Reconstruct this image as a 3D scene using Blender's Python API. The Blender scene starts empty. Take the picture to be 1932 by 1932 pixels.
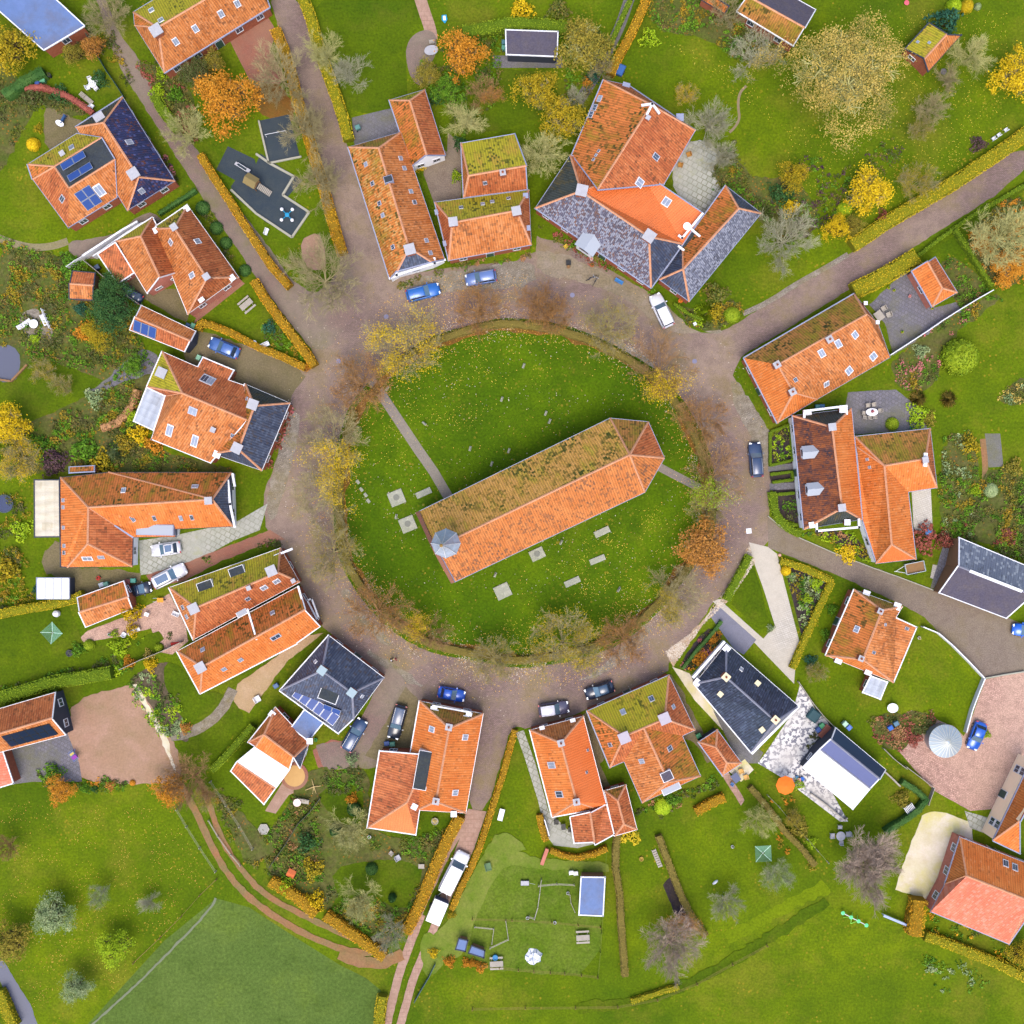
import bpy, bmesh, math, random, re
from mathutils import Vector, Matrix, noise
from mathutils.bvhtree import BVHTree
random.seed(7)
SC = bpy.context.scene
COL = SC.collection
R_ = math.radians
# ---------------------------------------------------------------- camera, sky, sun, exposure
HC = 165.0
cam = bpy.data.objects.new('camera', bpy.data.cameras.new('camera'))
COL.objects.link(cam); cam.location = (0, 0, HC); cam.rotation_euler = (0, 0, 0)
cam.data.sensor_width = 36; cam.data.lens = 36 * HC / 140.0
cam.data.clip_start = 1; cam.data.clip_end = 1500
SC.camera = cam
SUN_EL, SUN_AZ = R_(66), R_(185)           # azimuth clockwise from north (+Y)
W = bpy.data.worlds.new('World'); SC.world = W; W.use_nodes = True
nt = W.node_tree; nt.nodes.clear()
sky = nt.nodes.new('ShaderNodeTexSky'); sky.sky_type = 'NISHITA'; sky.sun_disc = False
sky.sun_elevation = SUN_EL; sky.sun_rotation = SUN_AZ; sky.dust_density = 4.0; sky.ozone_density = 1.0; sky.air_density = 1.0
bg = nt.nodes.new('ShaderNodeBackground'); bg.inputs[1].default_value = 0.15
wo = nt.nodes.new('ShaderNodeOutputWorld')
nt.links.new(sky.outputs[0], bg.inputs[0]); nt.links.new(bg.outputs[0], wo.inputs[0])
sl = bpy.data.lights.new('sun', 'SUN'); sl.energy = 0.75; sl.angle = R_(35); sl.color = (1.0, 0.94, 0.86)
so = bpy.data.objects.new('sun', sl); COL.objects.link(so)
d_ = Vector((math.sin(SUN_AZ) * math.cos(SUN_EL), math.cos(SUN_AZ) * math.cos(SUN_EL), math.sin(SUN_EL)))
so.rotation_euler = d_.to_track_quat('Z', 'Y').to_euler(); so.location = (0, -60, 120)
SC.view_settings.view_transform = 'Standard'; SC.view_settings.look = 'None'
SC.view_settings.exposure = 1.4; SC.view_settings.gamma = 1.0

# ---------------------------------------------------------------- helpers: where things stand
S = 140.0 / 7728.0
OR = [0, 0, 1]
def T(c, r): OR[:] = [1932 * c, 1932 * r, 1]
def TF(): OR[:] = [0, 0, 4]
def P(x, y, z=0.0):
    k = (HC - z) / HC
    return Vector(((OR[0] + x * OR[2] - 3864) * S * k, (3864 - OR[1] - y * OR[2]) * S * k, z))
def lin(h, k=0.62):
    h = h.lstrip('#'); o = []
    for i in (0, 2, 4):
        c = int(h[i:i + 2], 16) / 255.0
        c = c / 12.92 if c <= 0.04045 else ((c + 0.055) / 1.055) ** 2.4
        o.append(c * k)
    return (o[0], o[1], o[2], 1.0)
def tag(o, label=None, cat=None, group=None, kind=None):
    if label: o['label'] = label
    if cat: o['category'] = cat
    if group: o['group'] = group
    if kind: o['kind'] = kind
    return o
def root(name, label, cat, loc, rz=0.0, group=None):
    o = bpy.data.objects.new(name, None); COL.objects.link(o); o.empty_display_size = 0.3
    o.location = loc; o.rotation_euler = (0, 0, rz)
    return tag(o, label, cat, group)
class MB:
    def __init__(s): s.v = []; s.f = []; s.m = []; s.uv = {}
    def add(s, vs, fs, mi=0):
        b = len(s.v); s.v += [tuple(v) for v in vs]
        for f in fs: s.f.append([b + i for i in f]); s.m.append(mi)
        return s
    def box(s, c, d, rz=0.0, mi=0, M=None):
        x, y, z = d[0] / 2, d[1] / 2, d[2] / 2; cs, sn = math.cos(rz), math.sin(rz); vs = []
        for sx, sy, sz in ((-1,-1,-1),(1,-1,-1),(1,1,-1),(-1,1,-1),(-1,-1,1),(1,-1,1),(1,1,1),(-1,1,1)):
            px, py = sx * x, sy * y
            v = Vector((c[0] + px * cs - py * sn, c[1] + px * sn + py * cs, c[2] + sz * z))
            vs.append(M @ v if M else v)
        return s.add(vs, [(0,3,2,1),(4,5,6,7),(0,1,5,4),(1,2,6,5),(2,3,7,6),(3,0,4,7)], mi)
    def seg(s, a, b, ra, rb=None, n=4, mi=0, cap=True):
        a, b = Vector(a), Vector(b); rb = ra if rb is None else rb
        d = (b - a)
        if d.length < 1e-5: return s
        d.normalize(); u = d.orthogonal().normalized(); w = d.cross(u); vs = []
        for p, r in ((a, ra), (b, rb)):
            for i in range(n):
                t = 2 * math.pi * i / n; vs.append(p + (u * math.cos(t) + w * math.sin(t)) * r)
        fs = [(i, (i + 1) % n, n + (i + 1) % n, n + i) for i in range(n)]
        if cap: fs += [tuple(range(n - 1, -1, -1)), tuple(range(n, 2 * n))]
        return s.add(vs, fs, mi)
    def lathe(s, c, prof, n=16, mi=0, sx=1.0, sy=1.0):
        vs = []; fs = []; k = len(prof)
        for i in range(n):
            t = 2 * math.pi * i / n
            for r, z in prof: vs.append((c[0] + r * sx * math.cos(t), c[1] + r * sy * math.sin(t), c[2] + z))
        for i in range(n):
            j = (i + 1) % n
            for q in range(k - 1): fs.append((i * k + q, j * k + q, j * k + q + 1, i * k + q + 1))
        if prof[-1][0] > 0.001: fs.append(tuple(i * k + k - 1 for i in range(n)))
        return s.add(vs, fs, mi)
    def loft(s, secs, mi=0):
        n = len(secs[0]); vs = [v for q in secs for v in q]; fs = []
        for a in range(len(secs) - 1):
            for i in range(n):
                j = (i + 1) % n; fs.append((a * n + i, a * n + j, (a + 1) * n + j, (a + 1) * n + i))
        fs += [tuple(range(n - 1, -1, -1)), tuple((len(secs) - 1) * n + i for i in range(n))]
        return s.add(vs, fs, mi)
    def mesh(s, name, mats, origin=(0, 0, 0), smooth=False):
        me = bpy.data.meshes.new(name); o = Vector(origin)
        me.from_pydata([tuple(Vector(v) - o) for v in s.v], [], s.f)
        for m in (mats if isinstance(mats, (list, tuple)) else [mats]): me.materials.append(m)
        me.polygons.foreach_set('material_index', s.m)
        if smooth: me.polygons.foreach_set('use_smooth', [True] * len(s.f))
        if s.uv:
            ul = me.uv_layers.new(name='uv')
            for p in me.polygons:
                if p.index in s.uv:
                    for li, uv in zip(p.loop_indices, s.uv[p.index]): ul.data[li].uv = uv
        me.update(); return me
    def build(s, name, mats, parent=None, smooth=False):
        """verts are in world space; the object's origin is its parent's"""
        o = Vector((0, 0, 0))
        if parent is not None:
            q = parent
            while q is not None: o = o + q.location; q = q.parent
        ob = bpy.data.objects.new(name, s.mesh(name, mats, o, smooth)); COL.objects.link(ob)
        if parent is not None: ob.parent = parent
        return ob
    def local(s, name, mats, parent=None, smooth=False):
        """verts are in the parent's space"""
        ob = bpy.data.objects.new(name, s.mesh(name, mats, smooth=smooth)); COL.objects.link(ob)
        if parent is not None: ob.parent = parent
        return ob
def put(name, me, parent, M):
    ob = bpy.data.objects.new(name, me); COL.objects.link(ob); ob.parent = parent
    o = Vector((0, 0, 0)); q = parent
    while q is not None: o = o + q.location; q = q.parent
    ob.matrix_basis = Matrix.Translation(-o) @ M
    return ob
def inpoly(x, y, pl):
    c = False; n = len(pl); j = n - 1
    for i in range(n):
        a, b = pl[i], pl[j]
        if (a[1] > y) != (b[1] > y) and x < (b[0] - a[0]) * (y - a[1]) / (b[1] - a[1]) + a[0]: c = not c
        j = i
    return c
def pairs(t):
    if isinstance(t, str):
        return [tuple(float(q) for q in w.split(',')) for w in t.split()]
    return t

# ---------------------------------------------------------------- materials
class N:
    def __init__(s, name, rough=0.9, spec=0.2):
        s.m = bpy.data.materials.new(name); s.m.use_nodes = True; s.t = s.m.node_tree
        s.b = s.t.nodes['Principled BSDF']; s.b.inputs['Roughness'].default_value = rough
        s.b.inputs['Specular IOR Level'].default_value = spec
    def n(s, typ, **kw):
        q = s.t.nodes.new(typ)
        for k, v in kw.items(): setattr(q, k, v)
        return q
    def l(s, a, b): s.t.links.new(a, b)
    def val(s, q, a):
        if hasattr(a, 'is_output'): s.l(a, q)
        else: q.default_value = a
    def math(s, op, a, b=0.0, clamp=False):
        q = s.n('ShaderNodeMath', operation=op, use_clamp=clamp); s.val(q.inputs[0], a); s.val(q.inputs[1], b); return q.outputs[0]
    def mix(s, f, a, b, mode='MIX'):
        q = s.n('ShaderNodeMix', data_type='RGBA', blend_type=mode); s.val(q.inputs[0], f); s.val(q.inputs[6], a); s.val(q.inputs[7], b); return q.outputs[2]
    def noise(s, vec, scale, detail=3.0, rough=0.6):
        q = s.n('ShaderNodeTexNoise'); q.inputs['Scale'].default_value = scale; q.inputs['Detail'].default_value = detail
        q.inputs['Roughness'].default_value = rough; s.l(vec, q.inputs['Vector']); return q.outputs['Fac']
    def step(s, f, a, b):
        q = s.n('ShaderNodeMapRange'); s.l(f, q.inputs[0]); q.inputs[1].default_value = a; q.inputs[2].default_value = b; return q.outputs[0]
    def mapv(s, vec, sc):
        q = s.n('ShaderNodeMapping'); q.inputs['Scale'].default_value = sc; s.l(vec, q.inputs['Vector']); return q.outputs[0]
    def coord(s, k='Object'): return s.n('ShaderNodeTexCoord').outputs[k]
    def bump(s, h, st=0.5, dist=0.1):
        q = s.n('ShaderNodeBump'); q.inputs['Strength'].default_value = st; q.inputs['Distance'].default_value = dist
        s.l(h, q.inputs['Height']); s.l(q.outputs[0], s.b.inputs['Normal'])
    def col(s, c): s.val(s.b.inputs['Base Color'], c)
MC = {}
def flat(name, hx, rough=0.6, spec=0.3, metal=0.0, k=0.62, var=0.12, coat=0.0):
    if name in MC: return MC[name]
    m = N(name, rough, spec); c = m.coord(); f = m.noise(c, 1.7, 4); g = m.noise(c, 11, 2)
    a = lin(hx, k); lo = tuple(x * (1 - var * 1.6) for x in a[:3]) + (1,); hi = tuple(min(1, x * (1 + var)) for x in a[:3]) + (1,)
    m.col(m.mix(m.math('ADD', m.math('MULTIPLY', f, 0.7), m.math('MULTIPLY', g, 0.3)), lo, hi))
    m.b.inputs['Metallic'].default_value = metal; m.b.inputs['Coat Weight'].default_value = coat
    MC[name] = m.m; return m.m
def ground_mat(name, cols, s=(0.05, 0.5, 5.0), rough=0.95, bump=0.4, speck=None, amp=0.55, k=0.62, third=None):
    """cols: two broad tones, two mid tones; speck = (hex, threshold, scale)"""
    m = N(name, rough, 0.1); c = m.coord()
    a = m.mix(m.step(m.noise(c, s[0], 4), 0.38, 0.62), lin(cols[0], k), lin(cols[1], k))
    b = m.mix(m.step(m.noise(c, s[1] * 0.8, 5), 0.35, 0.65), lin(cols[2], k), lin(cols[3], k))
    x = m.mix(m.step(m.noise(c, s[1], 6, 0.7), 0.35, 0.68), a, b)
    if third: x = m.mix(m.math('MULTIPLY', m.step(m.noise(c, third[1], 6, 0.7), third[2], third[2] + 0.2), third[3]), x, lin(third[0], k))
    fine = m.noise(c, s[2], 5, 0.75)
    v = m.step(fine, 0.25, 0.75); v = m.math('ADD', m.math('MULTIPLY', v, amp), 1 - amp / 2)
    cc = m.n('ShaderNodeCombineColor'); [m.l(v, cc.inputs[i]) for i in range(3)]
    x = m.mix(1.0, x, cc.outputs[0], 'MULTIPLY')
    if speck:
        q = m.n('ShaderNodeTexVoronoi'); q.inputs['Scale'].default_value = speck[2]; m.l(c, q.inputs['Vector'])
        msk = m.math('MULTIPLY', m.step(q.outputs['Distance'], 0.28, 0.2), m.step(m.noise(c, 0.22, 3), speck[1], speck[1] + 0.15))
        x = m.mix(msk, x, lin(speck[0], k))
    m.col(x); m.bump(fine, bump, 0.08); MC[name] = m.m; return m.m
def paver_mat(name, cols, bw=0.22, bh=0.11, mortar='#4a4038', amt=0.5, rot=0.0, moss=None, k=0.62, sc=(0.08, 0.9)):
    m = N(name, 0.85, 0.25); c = m.coord()
    mp = m.n('ShaderNodeMapping'); mp.inputs['Rotation'].default_value = (0, 0, rot); m.l(c, mp.inputs['Vector'])
    br = m.n('ShaderNodeTexBrick'); br.inputs['Scale'].default_value = 1.0
    br.inputs['Brick Width'].default_value = bw; br.inputs['Row Height'].default_value = bh; br.inputs['Mortar Size'].default_value = min(bw, bh) * 0.09
    br.inputs['Color1'].default_value = lin(cols[0], k); br.inputs['Color2'].default_value = lin(cols[1], k); br.inputs['Mortar'].default_value = lin(mortar, k)
    m.l(mp.outputs[0], br.inputs['Vector'])
    x = m.mix(m.step(m.noise(c, sc[0], 4), 0.4, 0.6), br.outputs['Color'], lin(cols[2], k))
    x = m.mix(m.math('MULTIPLY', m.step(m.noise(c, sc[1], 6, 0.7), 0.45, 0.7), 0.6), x, lin(cols[3], k))
    if moss: x = m.mix(m.math('MULTIPLY', m.step(m.noise(c, 0.16, 5, 0.7), moss[1], moss[1] + 0.16), 0.8), x, lin(moss[0], k))
    f = m.noise(c, 7, 4, 0.8); v = m.math('ADD', m.math('MULTIPLY', m.step(f, 0.25, 0.75), amt), 1 - amt / 2)
    cc = m.n('ShaderNodeCombineColor'); [m.l(v, cc.inputs[i]) for i in range(3)]
    m.col(m.mix(1.0, x, cc.outputs[0], 'MULTIPLY')); m.bump(f, 0.25, 0.05); MC[name] = m.m; return m.m
def tile_mat(name, A, B, moss=None, amount=0.5, dark='#5a3020', mott=0.25, groove=0.35, rough=0.75, k=0.53, gap=0.33, spotcol=None, spot=0.0, sa=0.85, dark2=None):
    """pantiles: u runs along the eaves, v up the slope, both in metres"""
    m = N(name, rough, 0.3); uv = m.coord('UV')
    st = m.noise(m.mapv(uv, (0.9, 0.28, 1)), 1.3, 5, 0.65)
    big = m.noise(m.mapv(uv, (1, 0.7, 1)), 0.28, 4, 0.6)
    x = m.mix(m.step(m.math('ADD', m.math('MULTIPLY', st, 0.6), m.math('MULTIPLY', big, 0.4)), 0.43, 0.57), lin(A, k), lin(B, k))
    x = m.mix(m.math('MULTIPLY', m.step(m.noise(m.mapv(uv, (2.2, .5, 1)), 1.1, 4, 0.75), 0.55, 0.68), 0.55), x, lin(dark, k))
    sn = m.n('ShaderNodeVectorMath', operation='SNAP'); m.l(uv, sn.inputs[0]); sn.inputs[1].default_value = (gap * 0.85, gap * 1.15, 1)
    wn = m.n('ShaderNodeTexWhiteNoise'); m.l(sn.outputs[0], wn.inputs['Vector']); wv = wn.outputs['Value']
    x = m.mix(m.math('MULTIPLY', m.step(wv, 1 - mott, 1.0 - mott * 0.5), m.step(m.noise(uv, 0.7, 3), 0.3, 0.7)), x, lin(dark, k))
    if spotcol: x = m.mix(m.math('MULTIPLY', m.step(wv, spot, spot - 0.08), sa), x, lin(spotcol, k))
    if moss:
        nm = m.math('ADD', m.math('ADD', m.math('MULTIPLY', big, 0.45), m.math('MULTIPLY', st, 0.35)), m.math('MULTIPLY', m.noise(m.mapv(uv, (3.2, 0.9, 1)), 1.6, 3, 0.7), 0.2))
        t = 0.66 - 0.34 * amount
        x = m.mix(m.math('MULTIPLY', m.step(nm, t, t + 0.13), 0.92), x, lin(moss, k))
        x = m.mix(m.math('MULTIPLY', m.step(m.noise(m.mapv(uv, (2.6, 1.3, 1)), 1.0, 4, 0.7), 0.62, 0.7), 0.55), x, lin(dark, k))
    if dark2: x = m.mix(m.math('MULTIPLY', m.step(wv, 1 - dark2[1], 1.02 - dark2[1]), m.step(m.noise(uv, .22, 4, .7), .44, .62)), x, lin(dark2[0], k))
    sx = m.n('ShaderNodeSeparateXYZ'); m.l(uv, sx.inputs[0])
    w = m.math('ADD', m.math('MULTIPLY', m.math('SINE', m.math('MULTIPLY', sx.outputs[0], 2 * math.pi / gap)), 0.5), 0.5)
    r = m.math('FRACT', m.math('DIVIDE', sx.outputs[1], gap))
    g = m.math('ADD', m.math('MULTIPLY', m.math('POWER', w, 0.7), groove), 1 - groove)
    g = m.math('MULTIPLY', g, m.math('ADD', m.math('MULTIPLY', r, 0.12), 0.92))
    fn = m.step(m.noise(uv, 9, 3, 0.8), 0.2, 0.8); g = m.math('MULTIPLY', g, m.math('ADD', m.math('MULTIPLY', fn, 0.45), 0.8))
    cc = m.n('ShaderNodeCombineColor'); [m.l(g, cc.inputs[i]) for i in range(3)]
    m.col(m.mix(1.0, x, cc.outputs[0], 'MULTIPLY'))
    m.bump(m.math('ADD', w, m.math('MULTIPLY', r, 0.4)), 0.45, 0.06); MC[name] = m.m; return m.m
def leaf_mat(name, cols, k=0.62, rough=0.7):
    if name in MC: return MC[name]
    m = N(name, rough, 0.15); g = m.n('ShaderNodeNewGeometry'); r = m.n('ShaderNodeValToRGB'); e = r.color_ramp.elements
    while len(e) < len(cols): e.new(0.5)
    for i, c in enumerate(cols): e[i].position = i / (len(cols) - 1); e[i].color = lin(c, k)
    c = m.coord(); f = m.math('ADD', m.math('MULTIPLY', g.outputs['Random Per Island'], 0.42), m.math('MULTIPLY', m.step(m.noise(c, 0.55, 4), 0.36, 0.64), 0.58))
    m.l(f, r.inputs[0]); m.col(r.outputs[0]); MC[name] = m.m; return m.m
def glass(name, hx, k=0.5, rough=0.12):
    if name in MC: return MC[name]
    m = N(name, rough, 0.7); f = m.noise(m.coord(), 1.2, 2); a = lin(hx, k)
    m.col(m.mix(f, tuple(x * 0.6 for x in a[:3]) + (1,), a)); m.b.inputs['Metallic'].default_value = 0.25; MC[name] = m.m; return m.m

LAWN = ground_mat('lawn_grass', ['#527008', '#80950c', '#6c860b', '#58720c'], (0.045, 0.3, 3.0), k=.43, amp=.9, speck=('#a89a28', 0.52, 1.6), third=('#94902c', .1, .5, .6))
GREEN = ground_mat('churchyard_grass', ['#4a6c06', '#6e8c09', '#5c7e08', '#436407'], (0.07, 0.25, 3.0), k=.44, amp=.9, speck=('#98902a', 0.5, 1.4), third=('#7c8420', .16, .55, .5))
FIELD = ground_mat('field_turf', ['#607a34', '#70863e', '#667e38', '#566e2c'], (0.06, 0.35, 2.5), k=.46, amp=0.9, third=('#70882c', .12, .52, .5))
ROUGH = ground_mat('rough_garden', ['#4f6420', '#64702a', '#605c34', '#746c44'], (0.1, 0.5, 2.5), k=.5, amp=1.0, speck=('#a8742c', 0.45, 2.2))
PALEG = ground_mat('pale_grass', ['#6c8428', '#84903c', '#62801c', '#8c9048'], (0.1, 0.6, 4.0), k=.53)
DGRASS = ground_mat('dark_grass', ['#4e6c08', '#6e840c', '#5e760a', '#4e680a'], (0.06, 0.35, 3.0), k=.44, amp=.9, third=('#7c7c28', .13, .52, .5))
SOIL = ground_mat('bare_soil', ['#5f5540', '#6f6250', '#55503a', '#786858'], (0.2, 1.2, 4.0), amp=0.8, k=.53)
BSOIL = ground_mat('black_soil', ['#3c3540', '#4a4038', '#2e2a34', '#554a40'], (0.3, 1.2, 4.0), amp=0.8, k=.53)
LITTER = ground_mat('leaf_litter', ['#8a5c28', '#7c6630', '#6e5a30', '#96602a'], (0.2, 1.0, 5.0), amp=0.8, k=.53)
ROAD = paver_mat('road_brick', ['#947c78', '#7a6862', '#9a8678', '#746458'], mortar='#584844', moss=('#847452', 0.49), k=.58, amt=.8, bh=.14, bw=.3)
LANE = paver_mat('lane_brick', ['#957a72', '#84706a', '#8d8070', '#746a5c'], mortar='#5a4c46', moss=('#77704a', 0.53), rot=0.9, k=.58)
BROWN = paver_mat('leafy_clinker', ['#8f7f72', '#7d7066', '#857868', '#6f6054'], mortar='#5c5046', moss=('#7a6c54', 0.5), rot=0.4, amt=0.9, k=.62)
REDP = paver_mat('red_paving', ['#b4705c', '#a06454', '#a87c64', '#947060'], mortar='#6a4238', rot=0.9, k=.53)
PINKP = paver_mat('pink_clinker', ['#cfa898', '#a88478', '#bd9c8a', '#8c7064'], mortar='#84685c', rot=0.5, amt=1.3, bw=0.3, bh=0.2, k=.64)
PINKY = paver_mat('pink_concrete', ['#c39c8c', '#b08a78', '#ab8b78', '#c8a896'], mortar='#9a7868', bw=0.8, bh=0.6, amt=0.4, k=.53)
COBBLE = paver_mat('cobbles', ['#a09890', '#80766c', '#8c8068', '#b4aca0'], mortar='#585044', bw=0.28, bh=0.22, amt=1.1, rot=0.3, moss=('#80763c', 0.55), k=.53)
PEBBLE = paver_mat('pebble_edge', ['#cdb490', '#9c8468', '#a88e70', '#dcc8a8'], mortar='#5c4c3c', bw=0.3, bh=0.24, amt=1.3, rot=0.7, k=.64)
SLAB = paver_mat('concrete_slabs', ['#b6b6ae', '#a0a298', '#a8a89e', '#8c9080'], mortar='#7c7e68', bw=.75, bh=0.7, rot=0.5, amt=0.3, moss=('#9aa040', 0.58), k=.64)
SLABD = paver_mat('dark_slabs', ['#86828c', '#767480', '#7c7a78', '#68686a'], mortar='#6c6a6e', bw=0.5, bh=0.5, rot=0.5, amt=0.8, moss=('#757458', 0.5), k=.53)
WHITEP = paver_mat('white_pavers', ['#c8c2b8', '#bab4aa', '#c0b8aa', '#aca698'], mortar='#98928a', bw=0.5, bh=0.25, rot=0.35, amt=0.25, k=.64)
_m = N('motley_pavers', .85, .25); _c = _m.coord(); _a = _m.step(_m.noise(_c, 1.9, 2, .6), .50, .53); _b = _m.mix(_a, lin('#e0dedc'), lin('#7c7c88')); _m.col(_m.mix(_m.step(_m.noise(_c, .15, 3), .5, .7), _b, lin('#c8c4c0'))); PATTERN = _m.m
BLUEP = paver_mat('blue_grey_tarmac', ['#8c8c9c', '#80808f', '#868696', '#777784'], mortar='#747482', amt=0.4, k=.53)
SAND = ground_mat('sand_gravel', ['#b58e78', '#a98a6e', '#9c8464', '#c09a88'], (0.08, 0.4, 4.0), amp=0.5, k=.53)
GRAVEL = ground_mat('beige_gravel', ['#c8a888', '#bca078', '#b49a6c', '#d0b494'], (0.1, 0.6, 6.0), amp=0.4, k=.53)
CONC = ground_mat('pale_concrete', ['#e0d6c4', '#d0c8a8', '#dcd0c4', '#c0b48c'], (0.1, 0.5, 4.0), third=('#d4cc60', .2, .5, .6), amp=0.25, k=.64)
RUBBER = ground_mat('dark_rubber', ['#3c4854', '#465058', '#404c54', '#4c5458'], (0.1, 0.8, 6.0), amp=0.25, k=.53)
TRACK = ground_mat('clay_track', ['#8c7c54', '#a07858', '#84784c', '#a87450'], (0.1, 0.5, 4.0), amp=0.5, k=.53)
KERB = flat('kerb_concrete', '#aaa898', 0.9)
WATER = N('ditch_water', 0.35, 0.2); WATER.col(lin('#686c80', .5)); WATER = WATER.m  # violet grey of the reflected sky is put into the base colour
POND = flat('pond_water', '#28365c', 0.15, 0.6)

RM = {
 'o': tile_mat('orange_pantiles', '#ea9350', '#cf7838', dark='#8a5a38', mott=0.2, spotcol='#f4a870', spot=.25, sa=.4),
 'c': tile_mat('bright_pantiles', '#fa9448', '#ee8236', dark='#b46830', mott=0.1, groove=0.28, spotcol='#ffac70', spot=.12, sa=.4),
 'C': tile_mat('new_pantiles', '#ff8a48', '#fb8340', dark='#e87c40', mott=0.02, groove=0.1, rough=0.5),
 'r': tile_mat('red_pantiles', '#dd8048', '#bf6638', dark='#84502f', mott=0.22, spotcol='#ec9460', spot=.2, sa=.4),
 'n': tile_mat('mossy_orange_pantiles', '#f08c44', '#d47834', moss='#b09428', amount=0.5, dark='#7c5c20', mott=0.3, dark2=('#5c5014', .3)),
 'm': tile_mat('moss_covered_pantiles', '#cc9444', '#b88834', moss='#bcb424', amount=0.9, k=.58, dark='#7c7418', mott=0.25, dark2=('#5c6010', .3)),
 'q': tile_mat('brown_moss_pantiles', '#d4904a', '#b87c3c', moss='#a89828', amount=0.6, k=.58, dark='#5c5018', mott=0.3, dark2=('#4c4814', .3)),
 'y': tile_mat('speckled_pantiles', '#e48c40', '#d47c34', moss='#b89830', amount=0.5, dark='#6c5a20', mott=0.2, spotcol='#ecc880', spot=0.3, sa=.45, dark2=('#5c5418', .2)),
 'M': tile_mat('church_north_tiles', '#eab058', '#d89a48', moss='#c4b438', amount=0.5, k=.6, dark='#8c7428', mott=0.25, dark2=('#4c5410', .45), sa=.5, spotcol='#e8ac64', spot=.2),
 'O': tile_mat('church_south_tiles', '#ee9450', '#de8240', moss='#d8a040', amount=0.3, dark='#94643c', mott=0.3, dark2=('#9c6848', .3)),
 's': tile_mat('dark_slate', '#566078', '#454e66', dark='#62544c', mott=0.15, sa=.4, spotcol='#7c88a0', spot=.25, rough=0.5),
 'S': tile_mat('blue_slate', '#3c4678', '#333a60', dark='#84503a', mott=0.2, rough=0.5, spotcol='#6a70a8', spot=0.15),
 'b': tile_mat('black_glazed_tiles', '#45506a', '#384458', dark='#2c3444', mott=0.15, rough=0.35, groove=0.4, sa=.4, spotcol='#6c7c98', spot=.2),
 'g': tile_mat('lichened_grey_tiles', '#74748a', '#605c6c', dark='#8c6450', mott=0.3, spotcol='#c0c4d4', spot=0.45, sa=.55, gap=.24),
 'G': tile_mat('pale_grey_tiles', '#84889c', '#6e7284', dark='#54545e', mott=0.25, spotcol='#b8bccc', spot=0.4, sa=.6, gap=.25),
 'Q': tile_mat('green_slate', '#4c5450', '#424a48', moss='#8a7430', amount=0.45, dark='#30382c', mott=0.25),
 'k': tile_mat('charred_orange_tiles', '#b06434', '#8c4c28', dark='#3c3440', mott=0.9, groove=0.35, gap=.26),
 'd': ground_mat('bitumen_roof', ['#3a424c', '#48505a', '#424850', '#50544c'], (.2, .8, 4), k=.5),
 'u': ground_mat('blue_grey_flat_roof', ['#6c84b8', '#7890c0', '#6480b0', '#6c7490'], (.1, .3, 2), k=.55, amp=.2, rough=.5, third=('#746c70', .09, .47, .9)),
 'V': ground_mat('violet_felt_roof', ['#5c586a', '#666272', '#605a66', '#6c6468'], (.2, .8, 4), k=.52, third=('#7c6c60', .3, .6, .6)),
 'w': tile_mat('white_roof_panels', '#f4f6fc', '#ecf0f8', dark='#d4dae4', mott=.15, groove=.16, gap=.8, k=.62),
 'W': tile_mat('pale_blue_roof_panels', '#ccd4e0', '#bcc6d6', dark='#a8b0bc', mott=.1, groove=.16, gap=1.0, k=.5),
 'e': tile_mat('cream_roof_panels', '#ece4d0', '#e0d6bc', dark='#c8bc9c', mott=.1, groove=.14, gap=1.3, k=.5),
 'p': tile_mat('pale_pink_tiles', '#f48c6c', '#ea7a5a', dark='#d07860', mott=0.1, groove=0.12, spotcol='#ffb8a4', spot=0.25, sa=.3),
 'z': tile_mat('zinc_corrugated', '#7c8496', '#6c7488', dark='#585c68', mott=0.1, rough=0.5, groove=0.2, spotcol='#a4acb8', spot=0.2),
 'x': flat('navy_roof_sheet', '#2c405c', 0.5), 'X': flat('indigo_roof_sheet', '#4c588c', 0.5),
}
RK = list(RM); RML = [RM[k] for k in RK]
def brick(name, a, b):
    m = N(name, 0.9, 0.2); c = m.coord(); f = m.noise(c, 3, 5, 0.7); m.col(m.mix(m.step(f, 0.3, 0.7), lin(a), lin(b))); m.bump(f, 0.3, 0.03); MC[name] = m.m; return m.m
WALLS = {'brick': brick('red_brick', '#b86c50', '#98543c'), 'white': flat('white_render', '#eef0f4', 0.8, k=0.75, var=0.05), 'cream': flat('cream_render', '#fadcb8', 0.8, k=.9, var=0.06),
         'dark': flat('dark_boards', '#3a4050', 0.8), 'wood': flat('brown_boards', '#8c6a4c', 0.9), 'pink': brick('pink_brick', '#d08878', '#b8705c'), 'old': brick('old_brick', '#a06450', '#806050')}
WHITE = flat('white_paint', '#f0f2f8', 0.5, k=0.62, var=0.1)
LEAD = flat('lead_gutter', '#98a0bc', 0.5, var=0.15)
CAP = flat('chimney_cap', '#d8d8e0', 0.7, k=0.42, var=0.2)
RIDGE = flat('ridge_tiles', '#eaa880', 0.85, var=0.4, k=.58)
RIDGES = flat('ridge_grey', '#8e90a0', 0.8, var=0.25)
FRAME = flat('window_frame_grey', '#c4c8d4', 0.5)
PANE = glass('window_glass', '#5c6c84'); PANEL = glass('skylight_glass', '#aab6cc', 0.6, 0.3)
PV = flat('solar_glass', '#34549c', .35, .25, k=.55); PVD = flat('solar_glass_dark', '#1c2c48', .35, .2, k=.5)
STEEL = flat('steel', '#b8bcc4', 0.4, 0.5, 0.6); BLACK = flat('black_plastic', '#24262a', 0.6)
WOOD = flat('grey_wood', '#b4aca0', 0.9, var=0.2); BROWNW = flat('brown_wood', '#94714c', 0.9, var=0.2)
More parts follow.
